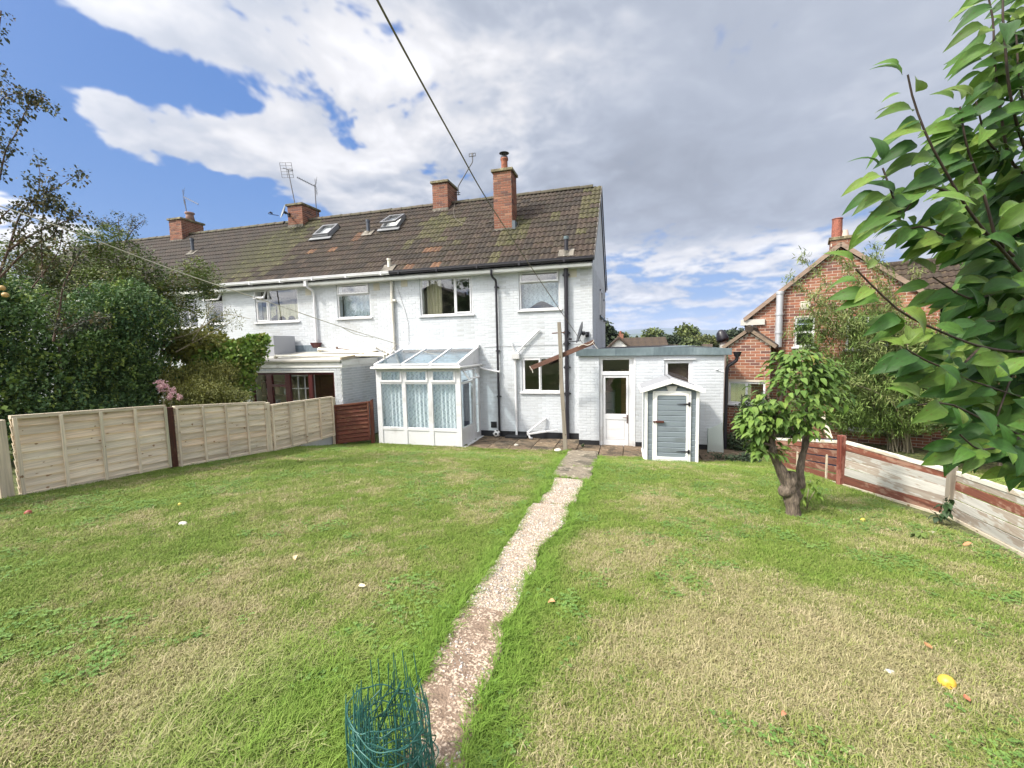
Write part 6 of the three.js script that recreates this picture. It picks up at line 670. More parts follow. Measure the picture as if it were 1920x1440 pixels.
  const zc = -1.0, c0 = onZ(1557, 455, zc), c1 = onZ(1597, 455, zc), ct = onZ(1577, 449, zc).y; chimney(t, c0.x, c1.x, zc - 0.6, zc, A.y - 0.3, ct, { seed: 61, cap: 0.04, flash: false, pots: [(p, y) => { const x1 = onZ(1570, 440, zc).x, x2 = onZ(1586, 440, zc).x; new MB().add(new THREE.CylinderGeometry(0.12, 0.125, 0.55, 18), TR(x1, y + 0.27, zc - 0.3)).add(new THREE.TorusGeometry(0.12, 0.015, 6, 18).rotateX(Math.PI / 2), TR(x1, y + 0.54, zc - 0.3)).build('chimney_pot', std({ map: T.speck, color: lin(0.50, 0.17, 0.11) }), p); new MB().add(new THREE.CylinderGeometry(0.06, 0.10, 0.22, 12), TR(x2, y + 0.1, zc - 0.3)).build('chimney_pot', std({ color: lin(0.5, 0.38, 0.32) }), p); }] });
}
// ------------------------------------------------------------------ roofs down the valley
function farHouse(label, c, w, d, h, rh, turn, wallC, roofC, extra) { const t = thing('far_house', label, 'house', c, turn); const sh = shapeOf([[-w / 2, 0], [w / 2, 0], [w / 2, h], [0, h + rh], [-w / 2, h]]); put('wall', boxUV(flat(slabOf(sh, -d / 2, d / 2))), std({ color: lin(...wallC), bumpMap: T.speck, bumpScale: 0.003 }), t); const e = 0.4, k = rh / (w / 2); const r = put('roof', boxUV(flat(slabOf(shapeOf([[-w / 2 - e, h - e * k + 0.05], [0, h + rh + 0.05], [w / 2 + e, h - e * k + 0.05], [w / 2 + e, h - e * k + 0.25], [0, h + rh + 0.25], [-w / 2 - e, h - e * k + 0.25]]), -d / 2 - 0.3, d / 2 + 0.3))), std({ map: T.tile, color: lin(...roofC), bumpMap: T.speck, bumpScale: 0.006 }), t); for (const [x, z, hh] of extra ?? []) { const cm = new MB().span(x - 0.45, x + 0.45, h + rh - 1.2, h + rh + hh, z - 0.35, z + 0.35).build('chimney', std({ color: lin(0.32, 0.14, 0.09) }), r); new MB().cyl(V(x, h + rh + hh, z), V(x, h + rh + hh + 0.4, z), 0.15, 0.12, 10).build('chimney_pot', MT.terracotta, cm); } for (const s of [-1, 1]) { const wn = new MB().span(s * w / 4 - 0.5, s * w / 4 + 0.5, h - 1.5, h - 0.3, d / 2 + 0.01, d / 2 + 0.06).build('window', MT.upvc, t); new MB().span(s * w / 4 - 0.42, s * w / 4 + 0.42, h - 1.42, h - 0.38, d / 2 + 0.062, d / 2 + 0.07).build('pane', std({ color: lin(0.03, 0.035, 0.04), roughness: 0.05 }), wn); } return t; }
{ const p = at(1158, 641, 44), y0 = groundY(p.x, p.z) ; farHouse('far house with a white gable end showing above the extension roof', [p.x, p.y + 0.25 - 6.9, p.z], 3.2, 10, 5.4, 1.5, 0.05, [0.82, 0.82, 0.78], [0.42, 0.34, 0.30]);
  const q = at(1212, 642, 58); farHouse('far brown-roofed house with a brick chimney beside the white gable', [q.x - 0.6, q.y - 7.05, q.z], 9, 5.6, 5.0, 2.5, Math.PI / 2 + 0.1, [0.35, 0.2, 0.14], [0.42, 0.34, 0.29], [[0.3, -2.8, 0.8]]);
  const r = at(1262, 650, 75); farHouse('far low brown roof between the valley trees', [r.x, r.y - 7.0, r.z], 8, 12, 4.8, 2.3, Math.PI / 2 - 0.2, [0.35, 0.2, 0.14], [0.44, 0.36, 0.31], [[0.2, 3, 0.7]]);
  const c = thing('chimney_cowl', 'black hooded flue cowl standing up beyond the extension roof', 'flue', [0, 0, 0]); const f0 = at(1356, 662, 16), f1 = at(1356, 640, 16); new MB().cyl(V(f0.x, f0.y - 2.6, f0.z), f1, 0.14, 0.12, 12).build('flue', paint({ color: lin(0.5, 0.48, 0.45) }), c); new MB().add(new THREE.LatheGeometry([[0.0, 0], [0.20, 0], [0.22, 0.12], [0.16, 0.34], [0.06, 0.44], [0, 0.45]].map(([a, b]) => new THREE.Vector2(a, b)), 14), new THREE.Matrix4().makeRotationZ(0.25).setPosition(f1.x, f1.y, f1.z)).build('hood', MT.black, c);
  // what the bedroom window mirrors: a gabled house up the hill behind the lawn
  const m = onZ(812, 537, -30); farHouse('cream gabled house uphill, seen only mirrored in the wide bedroom window', [m.x, m.y - 7.3, 36], 13, 9, 4.4, 2.9, Math.PI, [0.55, 0.5, 0.36], [0.30, 0.29, 0.30], [[2.2, -1, 0.7]]).position.z = 34.5; }
// ------------------------------------------------------------------ roll of green garden wire by the path
{
  const b = gnd(779, 1440).add(V(0, 0, 0.15)); b.y = groundY(b.x, b.z); const t = thing('wire_roll', 'loose roll of green plastic-coated garden wire beside the path', 'wire roll', [b.x, b.y, b.z], 0.3); t.rotation.z = 0.06; t.rotation.x = -0.05;
  const rnd = rng(88), H = 0.37, coils = new MB(), ups = new MB(), green = std({ color: lin(0.030, 0.115, 0.098), roughness: 0.42 }), rad = (a, n) => 0.145 - 0.020 * n + 0.012 * Math.sin(a * 2.3 + n);
  for (const y of [0.02, 0.085, 0.155, 0.225, 0.29, 0.345]) { const pts = []; const tn = 2.6, o = rnd() * 6; for (let i = 0; i <= 60; i++) { const a = (i / 60) * tn * 6.283, n = (i / 60) * tn; pts.push(V(Math.cos(a + o * 0.1) * rad(a, n), y + 0.03 * Math.sin(a * 1.3 + o) + (rnd() - 0.5) * 0.02, Math.sin(a + o * 0.1) * rad(a, n))); } coils.tube(pts, 0.0024, 150, 5); }
  for (let i = 0; i < 84; i++) { const n = (i / 84) * 2.6, a = n * 6.283, r = rad(a, n), q = a + (rnd() - 0.5) * 0.12, wv = () => (rnd() - 0.5) * 0.035; const top = H + 0.01 + (rnd() < 0.45 ? rnd() * 0.12 : 0.0); const ln = (rnd() - 0.5) * 0.25; ups.tube([V(Math.cos(q) * r, -0.02, Math.sin(q) * r), V(Math.cos(q + 0.05 + wv() * 4) * (r + wv()), H * 0.4, Math.sin(q + 0.05) * (r + wv())), V(Math.cos(q + ln * 0.4) * r, H * 0.85, Math.sin(q + ln * 0.4) * r), V(Math.cos(q + ln) * (r - 0.01), top, Math.sin(q + ln) * (r - 0.01))], 0.0018, 10, 5); }
  for (let i = 0; i < 34; i++) { const a = rnd() * 6.283, r = 0.085 + rnd() * 0.07; ups.tube([V(Math.cos(a) * r, 0.1 + rnd() * 0.2, Math.sin(a) * r), V(Math.cos(a + 0.7) * r * 1.08, 0.05 + rnd() * 0.1, Math.sin(a + 0.7) * r * 1.08), V(Math.cos(a + 1.5) * r * 1.05, 0.16 + rnd() * 0.15, Math.sin(a + 1.5) * r * 1.05), V(Math.cos(a + 2.2) * r, 0.3 + rnd() * 0.1, Math.sin(a + 2.2) * r)], 0.0023, 16, 5); }
  coils.build('coil', green, t); ups.build('cross_wire', green, t);
}
// ------------------------------------------------------------------ football, sheet of perspex, fallen trunking, stones, fruit and leaves
{
  const p = gnd(929, 821), f = thing('football', 'white and black football on the patio below the wall vent', 'ball', [p.x, 0.11, 0.2]); const g = new THREE.IcosahedronGeometry(0.108, 6).toNonIndexed(), q = g.attributes.position, ico = new THREE.IcosahedronGeometry(1, 0).attributes.position, vs = []; for (let i = 0; i < ico.count; i++) { const v = V(ico.getX(i), ico.getY(i), ico.getZ(i)).normalize(); if (!vs.some((w) => w.distanceTo(v) < 0.01)) vs.push(v); } const bl = [], wh = [], rot = new THREE.Euler(0.5, 0.3, 0.2);
  for (let i = 0; i < q.count; i += 3) { const c = V(0, 0, 0); for (let k = 0; k < 3; k++) c.add(V(q.getX(i + k), q.getY(i + k), q.getZ(i + k))); c.normalize(); const d = Math.max(...vs.map((v) => v.dot(c))); const arr = d > 0.945 ? bl : wh; for (let k = 0; k < 3; k++) arr.push(q.getX(i + k), q.getY(i + k), q.getZ(i + k)); }
  const mk = (a, s) => { const n = new THREE.BufferGeometry(); n.setAttribute('position', new THREE.Float32BufferAttribute(a, 3)); const nn = new Float32Array(a.length); for (let i = 0; i < a.length; i += 3) { const v = V(a[i], a[i + 1], a[i + 2]).normalize(); nn.set([v.x, v.y, v.z], i); } n.setAttribute('normal', new THREE.BufferAttribute(nn, 3)); return boxUV(flat(n)); };
  put('white_panels', mk(wh), std({ color: lin(0.72, 0.72, 0.70), roughness: 0.4 }), f); put('black_panels', mk(bl), std({ color: lin(0.02, 0.02, 0.02), roughness: 0.4 }), f); f.rotation.copy(rot);
  const s = thing('perspex_sheet', 'clouded clear plastic sheet leaning on the extension wall right of the shed', 'plastic sheet'); const sx0 = onZ(1326, 800, 0.8).x, sx1 = onZ(1356, 800, 0.8).x; const sg = slabOf(shapeOf([[sx0, -0.02], [sx1, -0.02], [sx1 - 0.02, 0.72], [sx0 + 0.25, 0.66], [sx0 + 0.02, 0.56]]), 0, 0.006); const sm = put('sheet', boxUV(flat(sg)), new THREE.MeshPhysicalMaterial({ color: lin(0.80, 0.84, 0.80), transmission: 0.75, thickness: 0, roughness: 0.35, side: THREE.DoubleSide }), s); sm.position.z = 0.92; sm.rotation.x = -0.16; new MB().bar(V(sx0, 0, 0.90), V(sx0 + 0.02, 0.56, 0.80), 0.012, 0.02).build('edge_strip', std({ color: lin(0.16, 0.2, 0.18) }), s);
  const st = (nm, lab, a, b, w) => { const o = thing(nm, lab, 'trunking'); new MB().bar(a, b, w, w * 0.6, 0, 0.004).build('strip', MT.upvc, o); new MB().bar(a, a.clone().lerp(b, 0.04), w * 1.3, w * 0.9).build('end_cap', MT.upvc, o); return o; };
  st('plastic_trunking', 'white plastic strip leaning up against the wall below the kitchen window', onZ(989, 811, 0.35), onZ(1024, 784, 0.04), 0.06); st('plastic_trunking', 'long white plastic strip lying nearly flat along the black plinth', onZ(988, 814, 0.42), onZ(1046, 806, 0.10), 0.07);
  const bk = thing('broken_bracket', 'small broken white plastic piece on the patio slabs', 'plastic piece'); const bp = gnd(994, 823); new MB().tube([V(bp.x - 0.06, 0.1, bp.z - 0.1), V(bp.x, 0.03, bp.z), V(bp.x + 0.07, 0.025, bp.z)], 0.03, 10, 8).build('elbow', MT.upvc, bk);
  const rock = (px, py, r, lab, c, seed) => { const o = gnd(px, py), g = new THREE.IcosahedronGeometry(r, 2), q = g.attributes.position; for (let i = 0; i < q.count; i++) { const v = V(q.getX(i), q.getY(i), q.getZ(i)), n = 0.7 + 0.6 * fbm3(v.x / r + seed, v.y / r, v.z / r, 3); q.setXYZ(i, v.x * n * 1.3, v.y * n * 0.7, v.z * n); } g.computeVertexNormals(); const m = put('stone', g, std({ color: lin(...c), roughness: 0.9, bumpMap: T.speck, bumpScale: 0.003 })); m.position.set(o.x, o.y + r * 0.3, o.z); return tag(m, lab, 'stone'); };
  rock(968, 836, 0.055, 'pale broken stone at the lawn edge below the kitchen window', [0.42, 0.39, 0.33], 3); rock(1047, 846, 0.07, 'whitish stone lying at the foot of the washing-line post', [0.5, 0.47, 0.41], 7); rock(343, 984, 0.035, 'small pale stone out on the left of the lawn', [0.62, 0.58, 0.52], 11); rock(1668, 1262, 0.018, 'tiny white stone in the dry grass left of the yellow apple', [0.7, 0.68, 0.62], 12); rock(1748, 1000, 0.022, 'grey stone beside the small plant at the right fence', [0.5, 0.47, 0.42], 13);
  const fruit = (px, py, r, lab, c, seed) => { const o = gnd(px, py), t = thing('fallen_apple', lab, 'apple', [o.x, o.y + r * 0.8, o.z]); const pr = []; for (let i = 0; i <= 16; i++) { const a = (i / 16) * Math.PI; pr.push(new THREE.Vector2(Math.sin(a) * r * (1 + 0.06 * Math.cos(a)), -Math.cos(a) * r * 0.92 + (i < 2 || i > 14 ? (i < 2 ? r * 0.10 : -r * 0.16) : 0))); } const m = put('flesh', new THREE.LatheGeometry(pr, 22), std({ color: lin(...c), roughness: 0.35, bumpMap: T.speck, bumpScale: 0.0006 }), t); m.rotation.set(1.1, seed, 0.4); new MB().tube([V(0, r * 0.8, 0), V(0.004, r * 1.2, 0.002)], 0.0016, 4, 5).build('stalk', MT.twig, m); return t; };
  fruit(1775, 1290, 0.036, 'large yellow apple fallen on the dry grass at the lower right', [0.62, 0.40, 0.05], 1); fruit(1618, 979, 0.026, 'small yellow fruit in the green grass between tree and right fence', [0.70, 0.55, 0.06], 2); fruit(337, 948, 0.02, 'tiny yellow fruit on the left lawn near the fence', [0.66, 0.52, 0.10], 3); fruit(902, 1337, 0.022, 'half rotten orange fruit at the right edge of the path', [0.42, 0.23, 0.07], 4); fruit(53, 966, 0.035, 'red-brown apple on the grass by the near fence post', [0.30, 0.07, 0.05], 5);
  const deadLeaf = (px, py, s, lab, c, seed) => { const o = gnd(px, py), rnd = rng(seed), g = new THREE.PlaneGeometry(1, 0.6, 8, 4), q = g.attributes.position; for (let i = 0; i < q.count; i++) { const x = q.getX(i), y = q.getY(i), w = Math.sin((x + 0.5) * Math.PI) ** 0.7; q.setXYZ(i, x, y * w, 0.12 * Math.sin(x * 5 + seed) + 0.5 * Math.abs(y) * w); } g.computeVertexNormals(); g.rotateX(-Math.PI / 2).scale(s, s, s); const m = put('fallen_leaf', g, std({ color: lin(...c), roughness: 0.9 })); m.position.set(o.x, o.y + 0.035, o.z); m.rotation.set(rnd() * 0.4, rnd() * 6, rnd() * 0.4); return tag(m, lab, 'leaf'); };
  deadLeaf(1034, 1137, 0.055, 'curled tan leaf on the lawn just right of the path', [0.50, 0.27, 0.13], 1); deadLeaf(555, 1052, 0.065, 'pale tan leaf on the dry grass left of the path', [0.58, 0.44, 0.26], 2); deadLeaf(679, 1107, 0.055, 'cream dead leaf on the lawn near the path bend', [0.62, 0.53, 0.36], 3); deadLeaf(1739, 1221, 0.045, 'brown leaf above the yellow apple on the right lawn', [0.30, 0.16, 0.07], 4); deadLeaf(1812, 1322, 0.04, 'reddish dead leaf below the yellow apple', [0.36, 0.13, 0.07], 5); deadLeaf(1813, 1027, 0.07, 'orange-brown leaf by the foot of the right fence', [0.45, 0.20, 0.10], 6); deadLeaf(560, 868, 0.10, 'pale yellow leaf on the lawn before the third fence panel', [0.6, 0.5, 0.25], 7); deadLeaf(1470, 1352, 0.035, 'small russet leaf in the grass at the bottom right', [0.40, 0.17, 0.09], 8);
}
// blue bin and planks in the right-hand garden
{ const p = at(1550, 795, 9.0), gy = groundY(p.x, p.z) - 0.32, t = thing('wheelie_bin', 'dark blue bin half hidden between the small tree and the right hand shrub', 'bin', [p.x, gy, p.z]); t.scale.set(0.8, 0.78, 0.8); const sh = [[-0.30, 0.08], [0.30, 0.08], [0.36, 1.0], [-0.36, 1.0]]; put('body', boxUV(flat(slabOf(shapeOf(sh), -0.3, 0.3))), std({ color: lin(0.008, 0.02, 0.05), roughness: 0.4 }), t); new MB().box(0, 1.04, 0, 0.78, 0.08, 0.70, 0.04, 0, 0, 0.02).build('lid', std({ color: lin(0.009, 0.022, 0.055), roughness: 0.4 }), t); for (const s of [-1, 1]) new MB().add(new THREE.CylinderGeometry(0.1, 0.1, 0.05, 16).rotateZ(Math.PI / 2), TR(s * 0.32, 0.1, -0.24)).build('wheel', MT.black, t); const k = thing('loose_plank', 'pale plank leaning beside the dark blue bin', 'plank'); const a = at(1556, 822, 8.6), b = at(1541, 778, 8.9); new MB().bar(a, b, 0.10, 0.02).build('board', MT.slat, k); }
// ------------------------------------------------------------------ leaves
function leafGeo(len, wid, { seg = 4, curl = 0.25, fold = 0.25, peak = 0.42, wave = 0 } = {}) {
  const pos = [], uv = [], idx = [], cols = seg > 4 ? [-1, -0.5, 0, 0.5, 1] : [-1, 0, 1], nc = cols.length; for (let i = 0; i <= seg; i++) { const t = i / seg, w = wid * 0.5 * Math.pow(Math.sin(Math.PI * Math.pow(t, Math.log(0.5) / Math.log(peak))), 0.85), y = len * curl * (0.35 * t - t * t), z = len * t * (1 - 0.12 * curl * t); for (const s of cols) { pos.push(s * w, y + Math.pow(Math.abs(s), 1.4) * w * fold + (s ? wave * len * Math.abs(s) * Math.sin(t * 9 + s) : 0), z); uv.push(0.5 + s * 0.5, t); } }
  for (let i = 0; i < seg; i++) for (let k = 0; k < nc - 1; k++) { const a = i * nc + k; idx.push(a, a + nc, a + 1, a + 1, a + nc, a + nc + 1); }
  const g = new THREE.BufferGeometry(); g.setAttribute('position', new THREE.Float32BufferAttribute(pos, 3)); g.setAttribute('uv', new THREE.Float32BufferAttribute(uv, 2)); g.setIndex(idx); g.computeVertexNormals(); return g;
}
const leafBasis = (p, dir, up, s = 1) => { const z = dir.clone().normalize(), x = up.clone().cross(z).normalize(), y = z.clone().cross(x); return new THREE.Matrix4().makeBasis(x.multiplyScalar(s), y.multiplyScalar(s), z.multiplyScalar(s)).setPosition(p); };
const rdir = (rnd) => { const a = rnd() * 6.283, y = rnd() * 2 - 1, r = Math.sqrt(1 - y * y); return V(Math.cos(a) * r, y, Math.sin(a) * r); };
T.vein = tex(128, 256, (u, v) => { const d = Math.abs(u - 0.5), m = d < 0.025 ? 1 : 0, q = Math.abs(((v + d * 0.9) * 9) % 1 - 0.5) < 0.05 ? 0.5 : 0, n = fb2(u, v, 8, 12, 3, 5); const k = 0.82 + (n - 0.5) * 0.35 + Math.max(m, q) * 0.22; const sp = sstep(0.72, 0.78, fb2(u, v, 9, 18, 3, 25)) * 0.35; return [k * (1 + sp * 0.3), k * (1 - sp), k * (0.92 - sp * 0.5)]; });
const leafMat = (c, o = {}) => new THREE.MeshPhysicalMaterial({ color: lin(...c), map: T.vein, roughness: 0.62, transmission: 0.34, thickness: 0, side: THREE.DoubleSide, specularIntensity: 0.6, ...o });
const MLI = leafMat([1, 1, 1], { roughness: 0.7, transmission: 0.32 });                       // instanced, tinted per leaf cluster
function cluster(n, len, wid, spread, seed, opt = {}) { const rnd = rng(seed), gs = []; const l = leafGeo(len, wid, { seg: 2, ...opt }); for (let i = 0; i < n; i++) { const d = rdir(rnd).add(V(0, opt.lift ?? 0.15, 0)); if (opt.droop) d.y -= opt.droop; const p = rdir(rnd).multiplyScalar(spread * Math.cbrt(rnd())); gs.push(l.clone().applyMatrix4(leafBasis(p, d, V(0, 1, 0).addScaledVector(rdir(rnd), 0.6), 0.7 + rnd() * 0.6))); } return mergeGeometries(gs); }
// leaf clusters through the volume of ellipsoids; holes left by noise
function crown(parent, blobs, n, geo, cols, { seed = 1, gap = 0.42, freq = 2.2, scale = 1, inner = 0.42, name = 'crown', jitter = 0.4, clip } = {}) {
  const rnd = rng(seed), ms = [], cs = [], wt = blobs.map((b) => b.r.x * b.r.y + b.r.y * b.r.z + b.r.x * b.r.z), tot = wt.reduce((a, b) => a + b, 0); let guard = 0;
  while (ms.length < n && guard++ < n * 8) { let q = rnd() * tot, k = 0; while (q > wt[k] && k < blobs.length - 1) q -= wt[k++]; const b = blobs[k], d = rdir(rnd), r = Math.pow(rnd(), inner) * (0.82 + 0.36 * fbm3(d.x * 2.2 + k * 5, d.y * 2.2, d.z * 2.2, 3)); const p = V(b.c.x + d.x * r * b.r.x, b.c.y + d.y * r * b.r.y, b.c.z + d.z * r * b.r.z); if (fbm3(p.x * freq + 5, p.y * freq, p.z * freq, 3) < gap || p.y < groundY(p.x, p.z) + 0.02 || (clip && clip(p))) continue;
    const s = scale * (0.7 + rnd() * 0.6); ms.push(new THREE.Matrix4().compose(p, new THREE.Quaternion().setFromEuler(new THREE.Euler((rnd() - 0.5) * jitter * 2, rnd() * 6.28, (rnd() - 0.5) * jitter * 2)), V(s, s, s))); const t = clamp(fbm3(p.x * 1.4 + 9, p.y * 1.4, p.z * 1.4, 2) * 1.5 - 0.25 + (rnd() - 0.5) * 0.5); const c = b.cols ?? cols; let o = L3(c[0], c[1], t); if (c[2] && rnd() < 0.20) o = L3(o, c[2], 0.75); cs.push(lin(...o)); }
  return inst(name, geo, MLI, ms, cs, parent);
}
const blob = (px, py, d, rp, ry = rp, rz = 1, cols) => ({ c: at(px, py, d), r: V((rp * d) / 800, (ry * d) / 800, ((rp * d) / 800) * rz), cols });
function stems(parent, list, mat, name = 'stem') { for (const [pts, r0, r1] of list) new MB().limb(pts, r0, r1, 7).build(name, mat, parent); }
const baseOf = (p) => V(p.x, groundY(p.x, p.z), p.z);
const C6 = cluster(9, 0.075, 0.042, 0.10, 3), C6b = cluster(9, 0.06, 0.034, 0.09, 4), Cvine = cluster(7, 0.13, 0.12, 0.14, 5, { peak: 0.35, droop: 0.5 }), Cfine = cluster(10, 0.045, 0.012, 0.07, 6), Cwil = cluster(11, 0.115, 0.022, 0.11, 7, { droop: 0.25 });
const DARK = [[0.055, 0.135, 0.052], [0.150, 0.265, 0.075], [0.32, 0.42, 0.09]], MID = [[0.045, 0.085, 0.02], [0.10, 0.15, 0.03], [0.20, 0.19, 0.04]];

// ---- shrubs and small trees behind the left fence
{
  const t = thing('shrub_thicket', 'tall dark green shrub rising behind the near fence panels at the left edge', 'shrub'); const bl = [blob(60, 660, 8.6, 110, 130, 0.9), blob(60, 780, 8.4, 110, 90, 0.9), blob(-60, 700, 8.0, 120, 150, 0.8), blob(-40, 560, 8.4, 90, 60), blob(-150, 600, 7.6, 120, 160)]; const b0 = baseOf(at(60, 850, 9)); stems(t, [[[b0, b0.clone().add(V(0.1, 1, 0)), at(60, 640, 8.7)], 0.06, 0.02], [[b0.clone().add(V(0.3, 0, 0.2)), at(110, 740, 8.6), at(108, 600, 8.6)], 0.05, 0.012], [[b0.clone().add(V(-0.4, 0, 0.2)), at(-20, 740, 8.4), at(-30, 620, 8.2)], 0.05, 0.015]], MT.bark); crown(t, bl, 6500, C6, DARK, { seed: 11, gap: 0.31, freq: 2.4, clip: (p) => p.x > -7.15 }); crown(t, bl, 260, Cvine, [[0.14, 0.25, 0.05], [0.30, 0.43, 0.09]], { seed: 17, gap: 0.50, freq: 1.6, inner: 0.12, scale: 0.75, name: 'light_sprays', clip: (p) => p.x > -7.15 });
}
{
  const t = thing('holly_bush', 'dense dark bush behind the middle fence panel, under the apple tree', 'bush'); const bl = [blob(190, 690, 9.6, 90, 110, 0.9), blob(262, 715, 10.2, 62, 75, 0.9), blob(230, 600, 10.0, 85, 75, 0.9), blob(180, 780, 9.2, 90, 50), blob(280, 785, 10.0, 60, 34)]; const b0 = baseOf(at(230, 830, 10)); stems(t, [[[b0, at(225, 720, 10), at(232, 600, 10)], 0.07, 0.02], [[b0, at(280, 720, 10.3), at(310, 640, 10.5)], 0.05, 0.02]], MT.bark); crown(t, bl, 7500, C6, DARK, { seed: 12, gap: 0.30, freq: 2.6, clip: (p) => p.x > -7.15 }); crown(t, bl, 240, Cvine, [[0.11, 0.21, 0.05], [0.26, 0.38, 0.08]], { seed: 18, gap: 0.50, freq: 1.6, inner: 0.12, scale: 0.6, name: 'light_sprays', clip: (p) => p.x > -7.15 });
}
{
  const t = thing('plum_tree', 'leafy mid-green tree rising over the left shrubs in front of the terrace roof', 'tree'); const b0 = baseOf(at(180, 840, 11)); const cr = [blob(120, 500, 10.6, 62, 60), blob(195, 470, 11, 55, 55), blob(180, 560, 10.6, 80, 60), blob(260, 520, 11.2, 60, 55), blob(330, 540, 11.6, 55, 45), blob(375, 515, 12, 40, 28), blob(310, 590, 11.4, 55, 40), blob(395, 545, 12, 28, 18), blob(40, 520, 10.2, 70, 70), blob(90, 590, 10.2, 70, 50), blob(400, 620, 12, 20, 26)]; stems(t, [[[b0, at(180, 700, 11), at(180, 560, 11), at(190, 460, 11)], 0.09, 0.02], [[at(180, 640, 11), at(230, 590, 11.2), at(300, 530, 11.4), at(390, 520, 12)], 0.05, 0.01], [[at(180, 660, 11), at(130, 580, 10.8), at(110, 480, 10.6)], 0.05, 0.012], [[at(180, 540, 11), at(181, 500, 11), at(183, 450, 11)], 0.04, 0.01]], MT.bark, 'trunk'); crown(t, cr, 4000, C6b, [[0.075, 0.135, 0.035], [0.19, 0.255, 0.055], [0.22, 0.19, 0.04]], { seed: 13, gap: 0.43, freq: 3.2 });
  // twigs in front of the white wall
  const tw = [[[at(300, 640, 10.4), at(360, 625, 10.6), at(420, 590, 10.8), at(470, 598, 10.9)], 0.02, 0.005], [[at(330, 660, 10.4), at(395, 625, 10.6), at(440, 600, 10.7)], 0.016, 0.004], [[at(360, 640, 10.5), at(385, 600, 10.6), at(395, 575, 10.6)], 0.012, 0.004]]; stems(t, tw, MT.paletwig, 'branch'); crown(t, [blob(385, 585, 10.7, 26, 20), blob(425, 592, 10.8, 26, 16), blob(370, 625, 10.6, 36, 20), blob(440, 606, 10.8, 20, 12), blob(330, 620, 10.5, 40, 30), blob(410, 640, 10.8, 30, 12)], 190, Cfine, [[0.10, 0.13, 0.03], [0.22, 0.22, 0.06]], { seed: 14, gap: 0.30, scale: 1.3 });
  const fr = thing('purple_sapling', 'thin young tree with sparse dark leaves standing up behind the left shrubs', 'tree'); const s0 = baseOf(at(225, 830, 12.5)); stems(fr, [[[s0, at(228, 600, 12.5), at(226, 480, 12.5), at(222, 410, 12.5)], 0.05, 0.008], [[at(227, 480, 12.5), at(240, 440, 12.5), at(252, 405, 12.5)], 0.02, 0.006], [[at(227, 470, 12.5), at(250, 430, 12.5), at(272, 412, 12.5)], 0.02, 0.005], [[at(226, 460, 12.5), at(210, 430, 12.5), at(196, 408, 12.5)], 0.018, 0.005]], MT.twig, 'trunk'); crown(fr, [blob(225, 430, 12.5, 26, 34), blob(255, 418, 12.5, 22, 18), blob(205, 425, 12.5, 18, 22), blob(235, 455, 12.5, 34, 22)], 170, C6b, [[0.05, 0.07, 0.05], [0.09, 0.11, 0.06]], { seed: 15, gap: 0.35, scale: 0.8 });
}
{ // sparse apple tree at the left edge: bare arching branches with small clumps
  const t = thing('apple_tree', 'sparse old apple tree at the left edge with arching twiggy branches against the sky', 'tree'); const d = 6.6, P = (l) => l.map(([x, y, q]) => at(x, y, q ?? d)); const b0 = baseOf(at(-40, 900, 7.2)); const br = [[[b0, ...P([[-30, 700], [-20, 560], [-25, 430], [-30, 300], [-25, 180], [-8, 90], [2, 20]])], 0.10, 0.012], [P([[-25, 430], [0, 330], [12, 280], [30, 250], [45, 215], [70, 178], [90, 192], [102, 206]]), 0.03, 0.004], [P([[-28, 300], [-5, 200], [10, 180], [40, 176], [68, 180]]), 0.024, 0.004], [P([[-20, 560], [15, 470], [40, 400], [70, 370], [110, 350], [152, 322]]), 0.04, 0.004], [P([[15, 470], [60, 440], [110, 420], [160, 405], [178, 420]]), 0.03, 0.005], [P([[0, 520], [50, 470], [100, 440], [120, 380]]), 0.03, 0.005], [P([[20, 460], [60, 400], [75, 330], [70, 300]]), 0.02, 0.004], [P([[80, 520], [78, 440], [85, 370], [95, 330]]), 0.02, 0.004], [P([[60, 540], [110, 470], [118, 430], [135, 395]]), 0.018, 0.004], [P([[-10, 420], [30, 385], [70, 380], [110, 382]]), 0.02, 0.004], [P([[100, 640], [112, 580], [118, 540], [150, 470]]), 0.03, 0.008], [P([[100, 630], [150, 605], [200, 595]]), 0.02, 0.006]]; br.forEach((q, k) => { q[1] *= k ? 0.55 : 0.8; q[2] *= 0.75; }); stems(t, br, MT.twig, 'branch');
  const cl = []; for (const [pts] of br.slice(1)) { const c = new THREE.CatmullRomCurve3(pts); for (let i = 2; i <= 12; i++) { const p = c.getPointAt(i / 12); cl.push({ c: p, r: V(0.10, 0.10, 0.10) }); } } for (const [x, y] of [[5, 30], [2, 130], [8, 150], [-5, 60], [62, 200], [30, 215], [15, 270], [55, 340], [65, 300], [140, 330], [100, 360]]) cl.push({ c: at(x, y, d), r: V(0.13, 0.13, 0.13) }); crown(t, cl, 760, cluster(6, 0.05, 0.034, 0.07, 8), [[0.05, 0.065, 0.045], [0.11, 0.12, 0.05], [0.2, 0.15, 0.06]], { seed: 16, gap: 0.40, freq: 5, scale: 0.95 });
  for (const [x, y, k] of [[10, 553, 0], [4, 540, 1]]) { const a = put('apple', new THREE.SphereGeometry(0.04, 16, 12).scale(1, 0.92, 1), std({ color: lin(0.46, 0.30, 0.11), roughness: 0.5 }), t); a.position.copy(at(x, y, 6.2 + k * 0.05)); }
}
